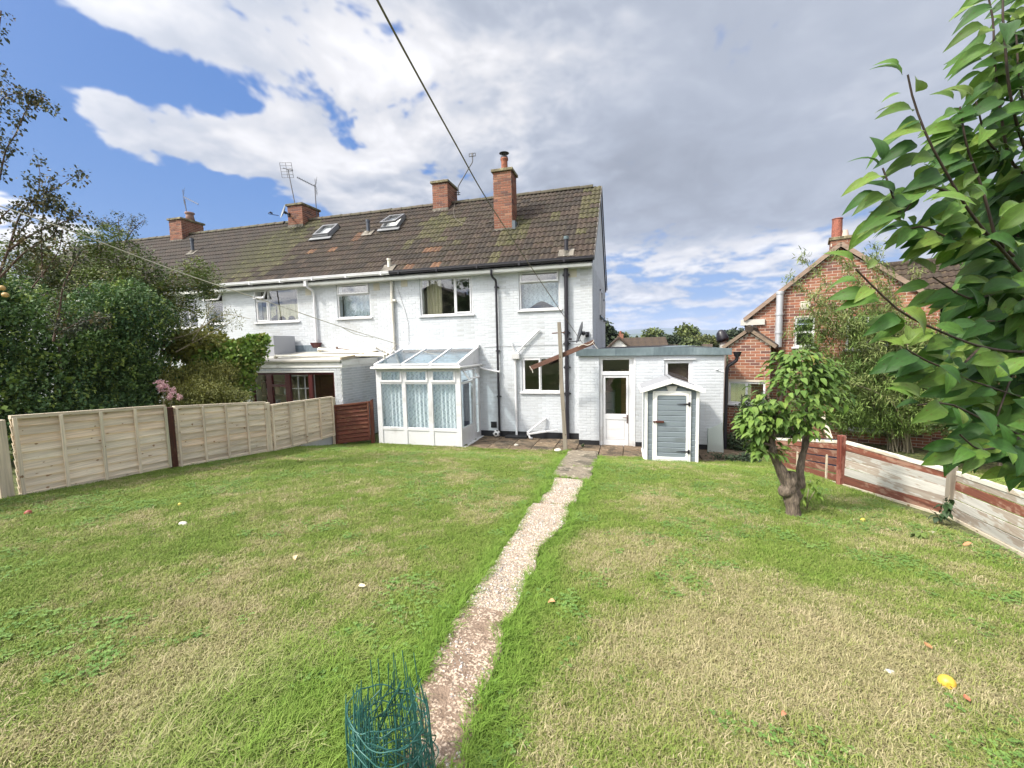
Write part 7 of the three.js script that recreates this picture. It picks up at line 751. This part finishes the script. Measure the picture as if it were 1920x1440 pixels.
{ // vine and feathery shrub by the garden room, pink flower head
  const t = thing('grape_vine', 'bright green broad-leaved vine covering the left corner of the garden room', 'vine'); const bl = [blob(455, 665, 11.3, 42, 30, 0.8), blob(420, 680, 11.2, 60, 40, 0.8), blob(470, 650, 11.3, 28, 22), blob(440, 720, 11.1, 40, 35, 0.7), blob(485, 640, 11.4, 16, 14), blob(395, 720, 11.0, 50, 40, 0.7), blob(350, 700, 10.9, 40, 40, 0.7), blob(380, 650, 11.2, 55, 34, 0.8, [[0.17, 0.19, 0.03], [0.34, 0.34, 0.07]]), blob(345, 660, 11.0, 40, 40, 0.8, [[0.16, 0.18, 0.03], [0.32, 0.32, 0.07]])]; const b0 = baseOf(at(440, 850, 11.3)); stems(t, [[[b0, at(440, 760, 11.2), at(440, 690, 11.2), at(470, 650, 11.3)], 0.03, 0.008], [[b0, at(410, 740, 11.2), at(370, 660, 11.2)], 0.025, 0.008]], MT.bark); crown(t, bl, 2700, Cvine, [[0.13, 0.25, 0.04], [0.27, 0.42, 0.075], [0.28, 0.27, 0.06]], { seed: 21, gap: 0.38, freq: 2.5, scale: 0.8 });
  const f = thing('feathery_shrub', 'yellowish feathery shrub directly behind the second fence panel', 'shrub'); const f0 = baseOf(at(400, 830, 10)); stems(f, [[[f0, at(395, 770, 10), at(390, 730, 10)], 0.03, 0.006], [[f0, at(425, 760, 10), at(435, 735, 10)], 0.02, 0.005]], MT.paletwig); crown(f, [blob(385, 745, 10, 60, 34, 0.7), blob(430, 755, 10, 40, 28, 0.7), blob(350, 770, 9.8, 60, 30, 0.7), blob(345, 720, 10.2, 50, 36, 0.7), blob(400, 705, 10.6, 50, 30, 0.7)], 3200, Cfine, [[0.14, 0.165, 0.03], [0.29, 0.29, 0.07]], { seed: 22, gap: 0.3, scale: 1.5 });
  const h = thing('pink_flower_head', 'pink flowering plant showing above the second fence panel', 'flower'); const h0 = baseOf(at(310, 830, 9.2)); stems(h, [[[h0, at(308, 770, 9.2), at(305, 725, 9.2)], 0.012, 0.005], [[h0, at(318, 770, 9.2), at(325, 740, 9.2)], 0.010, 0.004]], MT.paletwig); const rnd = rng(23), ms = [], cs = [], pg = cluster(8, 0.022, 0.018, 0.022, 24, { lift: 0.6 }); for (const [x, y, r] of [[297, 718, 8], [305, 721, 9], [312, 727, 8], [321, 732, 7], [326, 738, 8], [336, 745, 5], [318, 745, 5], [300, 728, 6]]) for (let i = 0; i < 26; i++) { const p = at(x, y, 9.1).addScaledVector(rdir(rnd), (r * 9.1) / 800 * Math.cbrt(rnd())); ms.push(TR(p.x, p.y, p.z, rnd() * 6, rnd() * 6, rnd() * 6)); const k = rnd(); cs.push(lin(0.66 + 0.2 * k, 0.40 + 0.22 * k, 0.50 + 0.18 * k)); } inst('blossom', pg, leafMat([1, 1, 1]), ms, cs, h);
}
// ---- dark bush between the extension and the brick house; shrub with slender leaves over the right fence
{
  const t = thing('laurel_bush', 'dark evergreen bush filling the gap between extension and brick house', 'bush'); const b0 = baseOf(at(1395, 860, 11)); stems(t, [[[b0, at(1395, 800, 11), at(1390, 740, 11)], 0.04, 0.01], [[b0, at(1420, 800, 11), at(1430, 750, 11)], 0.03, 0.01]], MT.bark); crown(t, [blob(1400, 790, 11, 36, 70, 1), blob(1425, 770, 11, 40, 60, 1), blob(1385, 840, 10.8, 26, 30), blob(1460, 800, 11, 50, 60), blob(1430, 740, 11, 40, 22)], 2200, C6b, [[0.022, 0.05, 0.02], [0.05, 0.085, 0.028], [0.10, 0.09, 0.04]], { seed: 31, gap: 0.33, freq: 2.5, clip: (p) => p.z < 0.35 || p.x < 3.4 });
  const w = thing('patio_weeds', 'dark low weeds spilling onto the patio right of the extension', 'weeds'); crown(w, [blob(1345, 862, 9.9, 22, 8), blob(1375, 866, 9.6, 20, 9), blob(1400, 862, 9.6, 18, 9)], 90, C6b, [[0.03, 0.06, 0.03], [0.07, 0.11, 0.045]], { seed: 32, gap: 0.1, scale: 0.9 });
}
{
  const t = thing('willow_leaved_shrub', 'tall airy shrub with slender grey-green leaves in front of the brick house', 'shrub'); const d = 8.6, b0 = gnd(1690, 846); const rnd = rng(33), bb = V(b0.x, b0.y, b0.z), tips = [[1475, 520, 10], [1500, 480], [1530, 555], [1560, 470, 9.4], [1590, 500], [1625, 480], [1640, 460, 9.2], [1660, 540], [1700, 560], [1720, 500], [1540, 620], [1570, 660], [1610, 640], [1650, 650], [1700, 660], [1750, 640], [1790, 620], [1590, 720], [1640, 730], [1720, 720], [1770, 720], [1500, 640], [1475, 690], [1545, 740], [1600, 780], [1755, 770], [1800, 740], [1510, 575]]; const dd = -(V(0, 0, 0).copy(bb).sub(CAM).applyMatrix4(R2.clone().invert())).z; const ms = [], cs = [], list = [];
  for (const [x, y, q] of tips) { const e = at(x, y, q ?? dd + (rnd() - 0.5) * 1.2), s = bb.clone().add(V((rnd() - 0.5) * 0.5, 0, (rnd() - 0.5) * 0.4)), m = s.clone().lerp(e, 0.45).add(V((s.x - e.x) * 0.22, 0.35, 0)); list.push([[s, m, e], 0.016, 0.003]); const c = new THREE.CatmullRomCurve3([s, m, e]); const n = 10; for (let i = 0; i < n; i++) for (let k = 0; k < 8; k++) { const u = 0.32 + 0.68 * ((i + rnd()) / n), p = c.getPointAt(Math.min(1, u)).addScaledVector(rdir(rnd), (0.05 + 0.32 * rnd()) * (1.15 - u * 0.8)); ms.push(new THREE.Matrix4().compose(p, new THREE.Quaternion().setFromEuler(new THREE.Euler((rnd() - 0.5), rnd() * 6.28, (rnd() - 0.5))), V(1, 1, 1).multiplyScalar(0.7 + rnd() * 0.6))); const o = L3([0.14, 0.21, 0.05], [0.33, 0.38, 0.14], rnd()); cs.push(lin(...o)); } }
  stems(t, list, MT.paletwig); inst('foliage', Cwil, MLI, ms, cs, t);
  crown(t, [blob(1640, 740, dd, 110, 60, 0.7), blob(1560, 700, dd, 80, 60, 0.7), blob(1720, 740, dd, 80, 70, 0.7), blob(1540, 770, dd, 50, 40), blob(1650, 790, dd, 100, 30, 0.6), blob(1580, 620, dd, 90, 60, 0.6), blob(1700, 640, dd, 90, 60, 0.6)], 2600, Cwil, [[0.10, 0.18, 0.035], [0.23, 0.34, 0.08]], { seed: 34, gap: 0.40, freq: 2.0, scale: 0.95, name: 'crown' });
  const w = thing('garden_shrub', 'rounded green shrub behind the far right of the plank fence', 'shrub'); crown(w, [blob(1850, 760, 8.2, 90, 80), blob(1930, 700, 8.2, 100, 120), blob(1800, 790, 8.4, 50, 40)], 1500, C6b, MID, { seed: 35, gap: 0.36 }); const wb = baseOf(at(1880, 830, 8.2)); stems(w, [[[wb, at(1880, 780, 8.2), at(1890, 700, 8.2)], 0.04, 0.01]], MT.bark);
}
// ---- small twisted fruit tree on the lawn
{
  const b = gnd(1487, 966), d = -(b.clone().sub(CAM).applyMatrix4(R2.clone().invert())).z, P = (l, o = 0) => l.map(([x, y, q]) => at(x, y, d + (q ?? 0) + o)); const t = thing('cherry_tree', 'small gnarled fruit tree with big drooping leaves standing on the right lawn', 'tree');
  const knob = (g) => { const q = g.attributes.position; for (let i = 0; i < q.count; i++) { const v = V(q.getX(i), q.getY(i), q.getZ(i)), n = fbm3(v.x * 9, v.y * 9, v.z * 9, 3) - 0.5, m = fbm3(v.x * 34, v.y * 20, v.z * 34, 2) - 0.5; q.setXYZ(i, v.x + n * 0.05 + m * 0.012, v.y, v.z + n * 0.05 + m * 0.012); } g.computeVertexNormals(); return g; };
  const trunk = new MB(); trunk.limb([b.clone().add(V(0.0, -0.12, 0)), ...P([[1487, 962], [1484, 940], [1476, 912], [1468, 890], [1458, 866], [1446, 836]])], 0.092, 0.040, 18); trunk.limb(P([[1476, 915], [1484, 896], [1484, 884]]), 0.062, 0.04, 14).limb(P([[1490, 945, 0.05], [1500, 915, 0.1], [1500, 885, 0.1], [1504, 855, 0.1], [1512, 815, 0.1]]), 0.05, 0.036, 14); { const g = new THREE.SphereGeometry(0.086, 20, 14), p = at(1473, 920, d); g.translate(p.x, p.y, p.z); trunk.add(g); } const tg = trunk.geo(); knob(tg); put('trunk', tg, MT.bark, t);
  const br = [[P([[1450, 842], [1440, 800], [1425, 770], [1410, 760]]), 0.03, 0.008], [P([[1448, 840], [1452, 790], [1470, 730], [1480, 690]]), 0.032, 0.007], [P([[1512, 818, 0.1], [1515, 770], [1520, 720], [1510, 670]]), 0.034, 0.007], [P([[1513, 810, 0.1], [1535, 770], [1555, 740]]), 0.025, 0.006], [P([[1446, 836], [1432, 832], [1415, 850]]), 0.02, 0.006], [P([[1514, 780], [1490, 740], [1460, 720]]), 0.02, 0.006], [P([[1515, 760, 0.1], [1540, 720], [1545, 690]]), 0.02, 0.005]]; stems(t, br, MT.bark, 'branch');
  const rnd = rng(41), g = [0.6, 0.9].flatMap((c) => [leafGeo(0.112, 0.054, { seg: 4, curl: c, fold: 0.3, peak: 0.42 }), leafGeo(0.098, 0.045, { seg: 4, curl: c * 0.8, fold: 0.22, peak: 0.40 })]); const mats = [[0.10, 0.20, 0.03], [0.14, 0.255, 0.04], [0.19, 0.31, 0.055], [0.24, 0.35, 0.075], [0.07, 0.145, 0.028]].map((c) => leafMat(c, { specularIntensity: 0.35 })), yel = leafMat([0.36, 0.38, 0.09]);
  const bl = [blob(1488, 735, d, 72, 62), blob(1530, 740, d, 52, 52), blob(1450, 760, d, 48, 50), blob(1425, 800, d, 36, 38), blob(1440, 842, d, 26, 24), blob(1500, 790, d, 50, 34), blob(1500, 690, d, 60, 34), blob(1490, 668, d, 40, 20), blob(1545, 700, d, 30, 26), blob(1410, 790, d, 24, 30)]; const rest = [], rc = []; let n = 0;
  for (let i = 0; i < 2900; i++) { const q = bl[Math.floor(rnd() * bl.length)], e = rdir(rnd), r = Math.pow(rnd(), 0.5), p = V(q.c.x + e.x * r * q.r.x, q.c.y + e.y * r * q.r.y, q.c.z + e.z * r * q.r.z); if (fbm3(p.x * 3.4, p.y * 3.4, p.z * 3.4, 2) < 0.43) continue; const dir = V(e.x + (rnd() - 0.5) * 1.0 - 0.1, 0.25 - rnd() * 0.75, e.z + (rnd() - 0.5) * 1.0), m = leafBasis(p, dir, V(e.x * 0.7, 1, e.z * 0.7).addScaledVector(rdir(rnd), 0.35), 0.72 + rnd() * 0.5); const front = p.clone().sub(q.c).dot(CAM.clone().sub(q.c)) > 0; if (front && n < 300) { n++; const lf = put('leaf', g[Math.floor(rnd() * 4)], p.y > bl[6].c.y + 0.05 && rnd() < 0.3 ? yel : mats[Math.floor(rnd() * 5)], t); m.decompose(lf.position, lf.quaternion, lf.scale); } else { rest.push(m); rc.push(lin(...L3([0.09, 0.19, 0.03], [0.21, 0.33, 0.065], rnd()))); } }
  inst('foliage', g[0], MLI, rest, rc, t);
  const s = thing('basal_sprout', 'fresh green shoot growing from the foot of the small fruit tree', 'plant'), sb = gnd(1512, 955); stems(s, [[[sb, at(1514, 930, d), at(1520, 900, d)], 0.008, 0.004], [[sb, at(1522, 930, d), at(1535, 910, d)], 0.007, 0.003]], MT.paletwig); for (let i = 0; i < 26; i++) { const p = at(1519 + (rnd() - 0.5) * 34, 918 + (rnd() - 0.5) * 40, d + (rnd() - 0.5) * 0.2), m = leafBasis(p, V(rnd() * 1.4 - 0.5, -0.15 - rnd() * 0.3, rnd() - 0.4), V(0, 1, 0).addScaledVector(rdir(rnd), 0.3), 0.7 + rnd() * 0.35); const lf = put('leaf', g[Math.floor(rnd() * 4)], mats[1 + Math.floor(rnd() * 3)], s); m.decompose(lf.position, lf.quaternion, lf.scale); }
  const pl = (px, py, h, n2, c, lab, nm, L = 0.09) => { const o = gnd(px, py), q = thing(nm, lab, 'plant', [o.x, o.y, o.z]); const lg = leafGeo(L, L * 0.62, { seg: 3, curl: 0.5, fold: 0.2 }), ms = [leafMat(c), leafMat(M3(c, 1.35))], st = new MB(); for (let k = 0; k < 5; k++) { const e = V((rnd() - 0.5) * h * 0.9, h * (0.55 + rnd() * 0.5), (rnd() - 0.5) * h * 0.7); st.limb([V(0, 0, 0), e.clone().multiplyScalar(0.5).add(V(0, h * 0.12, 0)), e], 0.006, 0.003, 6); for (let i = 0; i < n2; i++) { const u = 0.25 + 0.75 * rnd(), p = e.clone().multiplyScalar(u).add(V(0, h * 0.1 * Math.sin(u * 3.1), 0)); const m = leafBasis(p, V(rnd() - 0.5, -0.05 - rnd() * 0.25, rnd() - 0.5), V(0, 1, 0).addScaledVector(rdir(rnd), 0.3), 0.7 + rnd() * 0.5); const lf = put('leaf', lg, ms[i % 2], q); m.decompose(lf.position, lf.quaternion, lf.scale); } } st.build('stem', MT.paletwig, q); };
  pl(1764, 985, 0.34, 7, [0.035, 0.075, 0.024], 'dark green weed growing up against the leaning fence post', 'fence_weed', 0.10); pl(1722, 1010, 0.09, 6, [0.15, 0.22, 0.05], 'low yellow-green weed on the lawn near the right fence', 'lawn_weed', 0.075); pl(1092, 838, 0.10, 4, [0.05, 0.10, 0.03], 'small weeds at the black plinth left of the extension door', 'plinth_weed', 0.06);
}
// ---- nearby apple branches reaching in from the right
{
  const t = thing('apple_tree', 'leafy apple branches close to the viewer filling the upper right edge', 'tree'); const rnd = rng(51), RIGHT = V(1, 0, 0).applyMatrix4(R2), UPV = V(0, 1, 0).applyMatrix4(R2), BACK = V(0, 0, 1).applyMatrix4(R2);
  const P = (l) => l.map(([x, y, q]) => at(x, y, q)); const rootP = at(2230, 1000, 1.75), rb = baseOf(rootP);
  new MB().limb([rb.clone().add(V(0, -0.2, 0)), rb.clone().lerp(at(2160, 900, 1.7), 0.5), at(2160, 900, 1.7), at(2080, 620, 1.6), at(2030, 300, 1.55), at(2010, -100, 1.55)], 0.085, 0.03, 14).build('trunk', MT.bark, t);
  const shoots = [ // polyline, base radius, leaf count, scale, [bias left, droop]
    [P([[2090, 660, 1.6], [1960, 560, 1.35], [1880, 470, 1.22], [1820, 400, 1.15], [1775, 325, 1.12], [1740, 260, 1.10], [1712, 185, 1.09], [1702, 140, 1.08]]), 0.010, 30],
    [P([[1800, 370, 1.14], [1735, 350, 1.13], [1690, 400, 1.12], [1668, 350, 1.10], [1655, 315, 1.10]]), 0.005, 11],
    [P([[2045, 420, 1.58], [1960, 350, 1.35], [1915, 260, 1.25], [1893, 170, 1.20], [1885, 90, 1.18], [1880, 20, 1.17], [1884, -60, 1.17]]), 0.009, 24],
    [P([[2040, 380, 1.56], [1950, 340, 1.40], [1895, 300, 1.32], [1875, 200, 1.28], [1864, 110, 1.26], [1862, 40, 1.25], [1850, -20, 1.24]]), 0.009, 22],
    [P([[2030, 300, 1.55], [1985, 200, 1.4], [1950, 100, 1.35], [1930, 0, 1.33]]), 0.009, 18],
    [P([[1870, 460, 1.25], [1840, 350, 1.24], [1812, 270, 1.22], [1800, 200, 1.21]]), 0.006, 15],
    [P([[2085, 640, 1.6], [1940, 660, 1.35], [1840, 650, 1.22], [1760, 620, 1.15], [1690, 585, 1.12], [1640, 540, 1.10], [1605, 505, 1.09]]), 0.009, 24],
    [P([[1840, 650, 1.22], [1790, 690, 1.16], [1745, 680, 1.12], [1700, 655, 1.10]]), 0.005, 12],
    [P([[2110, 740, 1.65], [1980, 760, 1.4], [1900, 740, 1.3], [1840, 720, 1.22], [1780, 700, 1.18]]), 0.008, 16],
    [P([[2140, 830, 1.68], [1990, 850, 1.4], [1900, 810, 1.25], [1840, 785, 1.18], [1770, 755, 1.12], [1720, 760, 1.10]]), 0.008, 20],
    [P([[1930, 810, 1.3], [1880, 835, 1.2], [1830, 840, 1.12], [1800, 815, 1.10]]), 0.006, 14],
    [P([[2060, 520, 1.6], [1960, 520, 1.4], [1890, 540, 1.3], [1820, 560, 1.25], [1750, 520, 1.2]]), 0.008, 20],
    [P([[2080, 600, 1.6], [1980, 440, 1.45], [1930, 400, 1.4], [1880, 330, 1.36], [1850, 300, 1.33]]), 0.008, 18],
    [P([[2090, 680, 1.6], [1970, 620, 1.4], [1920, 560, 1.32], [1880, 600, 1.28], [1830, 600, 1.25]]), 0.007, 18],
    [P([[2120, 780, 1.65], [2000, 720, 1.42], [1930, 660, 1.36], [1900, 700, 1.3], [1870, 780, 1.26]]), 0.007, 18],
    [P([[2140, 860, 1.68], [2020, 900, 1.42], [1960, 860, 1.34], [1910, 870, 1.26], [1890, 850, 1.2]]), 0.007, 14],
    [P([[1900, 480, 1.27], [1850, 440, 1.22], [1790, 450, 1.16], [1730, 425, 1.13], [1700, 430, 1.12]]), 0.006, 16],
    [P([[2050, 480, 1.58], [1985, 420, 1.5], [1940, 480, 1.46], [1900, 430, 1.42]]), 0.007, 16],
  ];
  shoots.push([P([[2030, 260, 1.56], [1980, 120, 1.36], [1940, 20, 1.3], [1915, -60, 1.28]]), 0.008, 18], [P([[2030, 220, 1.56], [1990, 60, 1.42], [1960, -60, 1.38]]), 0.007, 14], [P([[1960, 350, 1.35], [1930, 240, 1.3], [1912, 150, 1.28], [1905, 60, 1.27]]), 0.006, 16], [P([[1890, 300, 1.3], [1850, 260, 1.24], [1830, 190, 1.22]]), 0.005, 12]);
  const G = [leafGeo(0.128, 0.060, { seg: 6, curl: 0.75, fold: 0.30, peak: 0.44, wave: 0.012 }), leafGeo(0.120, 0.054, { seg: 6, curl: 1.0, fold: 0.38, peak: 0.42 }), leafGeo(0.112, 0.057, { seg: 6, curl: 0.45, fold: 0.22, peak: 0.46, wave: 0.015 }), leafGeo(0.134, 0.058, { seg: 6, curl: 0.9, fold: 0.28, peak: 0.40 })];
  const M = [[0.055, 0.150, 0.026], [0.08, 0.185, 0.028], [0.11, 0.23, 0.034], [0.042, 0.115, 0.024], [0.15, 0.275, 0.045], [0.09, 0.17, 0.025], [0.20, 0.31, 0.055]].map((c) => leafMat(c, { roughness: 0.58, transmission: 0.40, specularIntensity: 0.45 })), tip = leafMat([0.16, 0.24, 0.06], { roughness: 0.5, transmission: 0.42 }); let n = 0; const rest = [], rc = [];
  const stemM = std({ map: T.bark, color: lin(0.26, 0.19, 0.16), roughness: 0.7 }); for (const [pts, r, cnt0] of shoots) { const cnt = Math.round(cnt0 * 2.3); const c = new THREE.CatmullRomCurve3(pts); new MB().limb(pts, r * 0.72, 0.0022, 8).build('branch', stemM, t); for (let i = 0; i < cnt; i++) { const u = 1 - Math.pow(i / cnt, 1.0) * 0.86, p = c.getPointAt(u), a = i * 2.4 + rnd(), left = rnd() < 0.66; const dir = RIGHT.clone().multiplyScalar(left ? -(0.75 + rnd() * 0.5) : (rnd() - 0.35) * 1.4).addScaledVector(UPV, left ? -0.16 + (rnd() - 0.55) * 0.5 : (rnd() - 0.5) * 0.9).addScaledVector(BACK, Math.sin(a) * 0.55); if (i < 2) dir.addScaledVector(UPV, 1.1); const s = (0.44 + rnd() * 0.40) * (i < 3 ? 0.72 : 1), up = UPV.clone().multiplyScalar(0.75).addScaledVector(BACK, 0.9 + rnd() * 0.7).addScaledVector(rdir(rnd), 0.35), pet = dir.clone().normalize().multiplyScalar(0.018 + rnd() * 0.014); const q = p.clone().add(pet), m = leafBasis(q, dir, up, s), mat = i < 2 && rnd() < 0.6 ? tip : M[Math.floor(rnd() * 7)]; if (n < 300) { n++; const lf = put('leaf', G[Math.floor(rnd() * 4)], mat, t); m.decompose(lf.position, lf.quaternion, lf.scale); } else { rest.push(m); rc.push(mat.color.clone()); } } }
  for (let i = 0; i < 330; i++) { const x = 1830 + rnd() * 190, y = 330 + rnd() * 520, p = at(x, y, 1.3 + rnd() * 0.35); const m = leafBasis(p, RIGHT.clone().multiplyScalar(-0.7 + (rnd() - 0.5) * 1.3).addScaledVector(UPV, -0.3 + (rnd() - 0.5)).addScaledVector(BACK, rnd() - 0.5), UPV.clone().addScaledVector(BACK, 0.5).addScaledVector(rdir(rnd), 0.4), 0.8 + rnd() * 0.35); rest.push(m); rc.push(M[Math.floor(rnd() * 4)].color.clone()); }
  inst('foliage', G[0], leafMat([1, 1, 1], { roughness: 0.55, transmission: 0.38, specularIntensity: 0.4 }), rest, rc, t); console.log('leaves', n, rest.length);
}
// ---- trees down the valley
{
  const big = cluster(10, 0.5, 0.34, 0.55, 61), farTree = (nm, lab, px, py, d, rp, ry, cols, n, seed, sc = 1) => { const t = thing(nm, lab, 'tree'), c = at(px, py, d), b = baseOf(c); new MB().limb([b, b.clone().lerp(c, 0.5), c], 0.03 * rp * d / 800 + 0.12, 0.08, 8).build('trunk', MT.bark, t); const R = (rp * d) / 800; const bl = [{ c, r: V(R, (ry * d) / 800, R) }, { c: c.clone().add(V(-R * 0.6, -(ry * d) / 800 * 0.5, 0)), r: V(R * 0.6, (ry * d) / 800 * 0.6, R * 0.6) }, { c: c.clone().add(V(R * 0.6, -(ry * d) / 800 * 0.45, 0)), r: V(R * 0.62, (ry * d) / 800 * 0.55, R * 0.6) }]; crown(t, bl, n, big, cols, { seed, gap: 0.30, freq: 0.5, scale: sc }); };
  const LG = [[0.12, 0.17, 0.04], [0.20, 0.24, 0.065]], DG = [[0.035, 0.06, 0.026], [0.065, 0.095, 0.036]], MG = [[0.075, 0.115, 0.035], [0.14, 0.175, 0.055]];
  farTree('conifer_tree', 'dark conifer peeping out behind the gable end of the near house', 1134, 632, 56, 13, 26, DG, 420, 71, 1.0);
  farTree('oak_tree', 'round light green tree above the far brown roof', 1224, 638, 105, 17, 16, LG, 420, 72, 1.5); farTree('oak_tree', 'largest round light green tree in the middle of the far valley', 1287, 634, 95, 23, 20, LG, 520, 73, 1.4); farTree('lime_tree', 'dark wide tree between the two light round valley trees', 1252, 648, 80, 28, 15, DG, 520, 74, 1.2); farTree('lime_tree', 'dark tree mass low behind the far brown roof', 1196, 652, 90, 24, 13, DG, 360, 75, 1.3); farTree('ash_tree', 'olive green spreading tree left of the black flue cowl', 1322, 648, 80, 28, 15, [[0.09, 0.12, 0.03], [0.17, 0.18, 0.05]], 480, 76, 1.1); farTree('ash_tree', 'grey-green bushy tree below the largest valley tree', 1295, 652, 70, 18, 14, MG, 340, 77, 1.0); farTree('oak_tree', 'dark green tree right of the black flue cowl beside the brick wing', 1378, 636, 90, 22, 14, DG, 420, 78, 1.4); farTree('lime_tree', 'small light tree far left beside the house gable', 1166, 636, 120, 12, 10, MG, 240, 79, 1.4);
  const rnd = rng(80), ms = [], cs = []; for (let i = 0; i < 2600; i++) { const a = -0.25 + rnd() * 0.9, r = 150 + rnd() * 420, x = Math.sin(a) * r, z = -Math.cos(a) * r; const s = 3 + rnd() * 4; for (let k = 0; k < 3; k++) { ms.push(TR(x + (rnd() - 0.5) * s * 1.6, groundY(x, z) + s * (0.5 + rnd() * 0.7), z + (rnd() - 0.5) * s, rnd() * 6, rnd() * 6, 0, s * 0.9)); const c = L3([0.04, 0.07, 0.024], [0.10, 0.135, 0.045], fbm3(x * 0.02, 1, z * 0.02, 2) + (rnd() - 0.5) * 0.4); cs.push(lin(...c)); } } inst('woodland', big, MLI, ms, cs);
  const mt = thing('mirrored_tree', 'dark tree uphill behind the lawn, seen only mirrored in bedroom glass', 'tree'); const c = onZ(872, 548, -24); c.z = 24; const b = V(c.x + 0.5, groundY(c.x, 24), 24); new MB().limb([b, b.clone().lerp(c, 0.5), c], 0.25, 0.08, 8).build('trunk', MT.bark, mt); crown(mt, [{ c, r: V(1.4, 2.0, 1.4) }, { c: c.clone().add(V(0.4, -3, 0)), r: V(3.0, 2.4, 2.5) }, { c: c.clone().add(V(-4.5, -4, 1)), r: V(3, 1.6, 2) }], 900, big, DARK, { seed: 82, gap: 0.42, freq: 0.8, scale: 0.6 });
}
renderer.render(scene, camera);
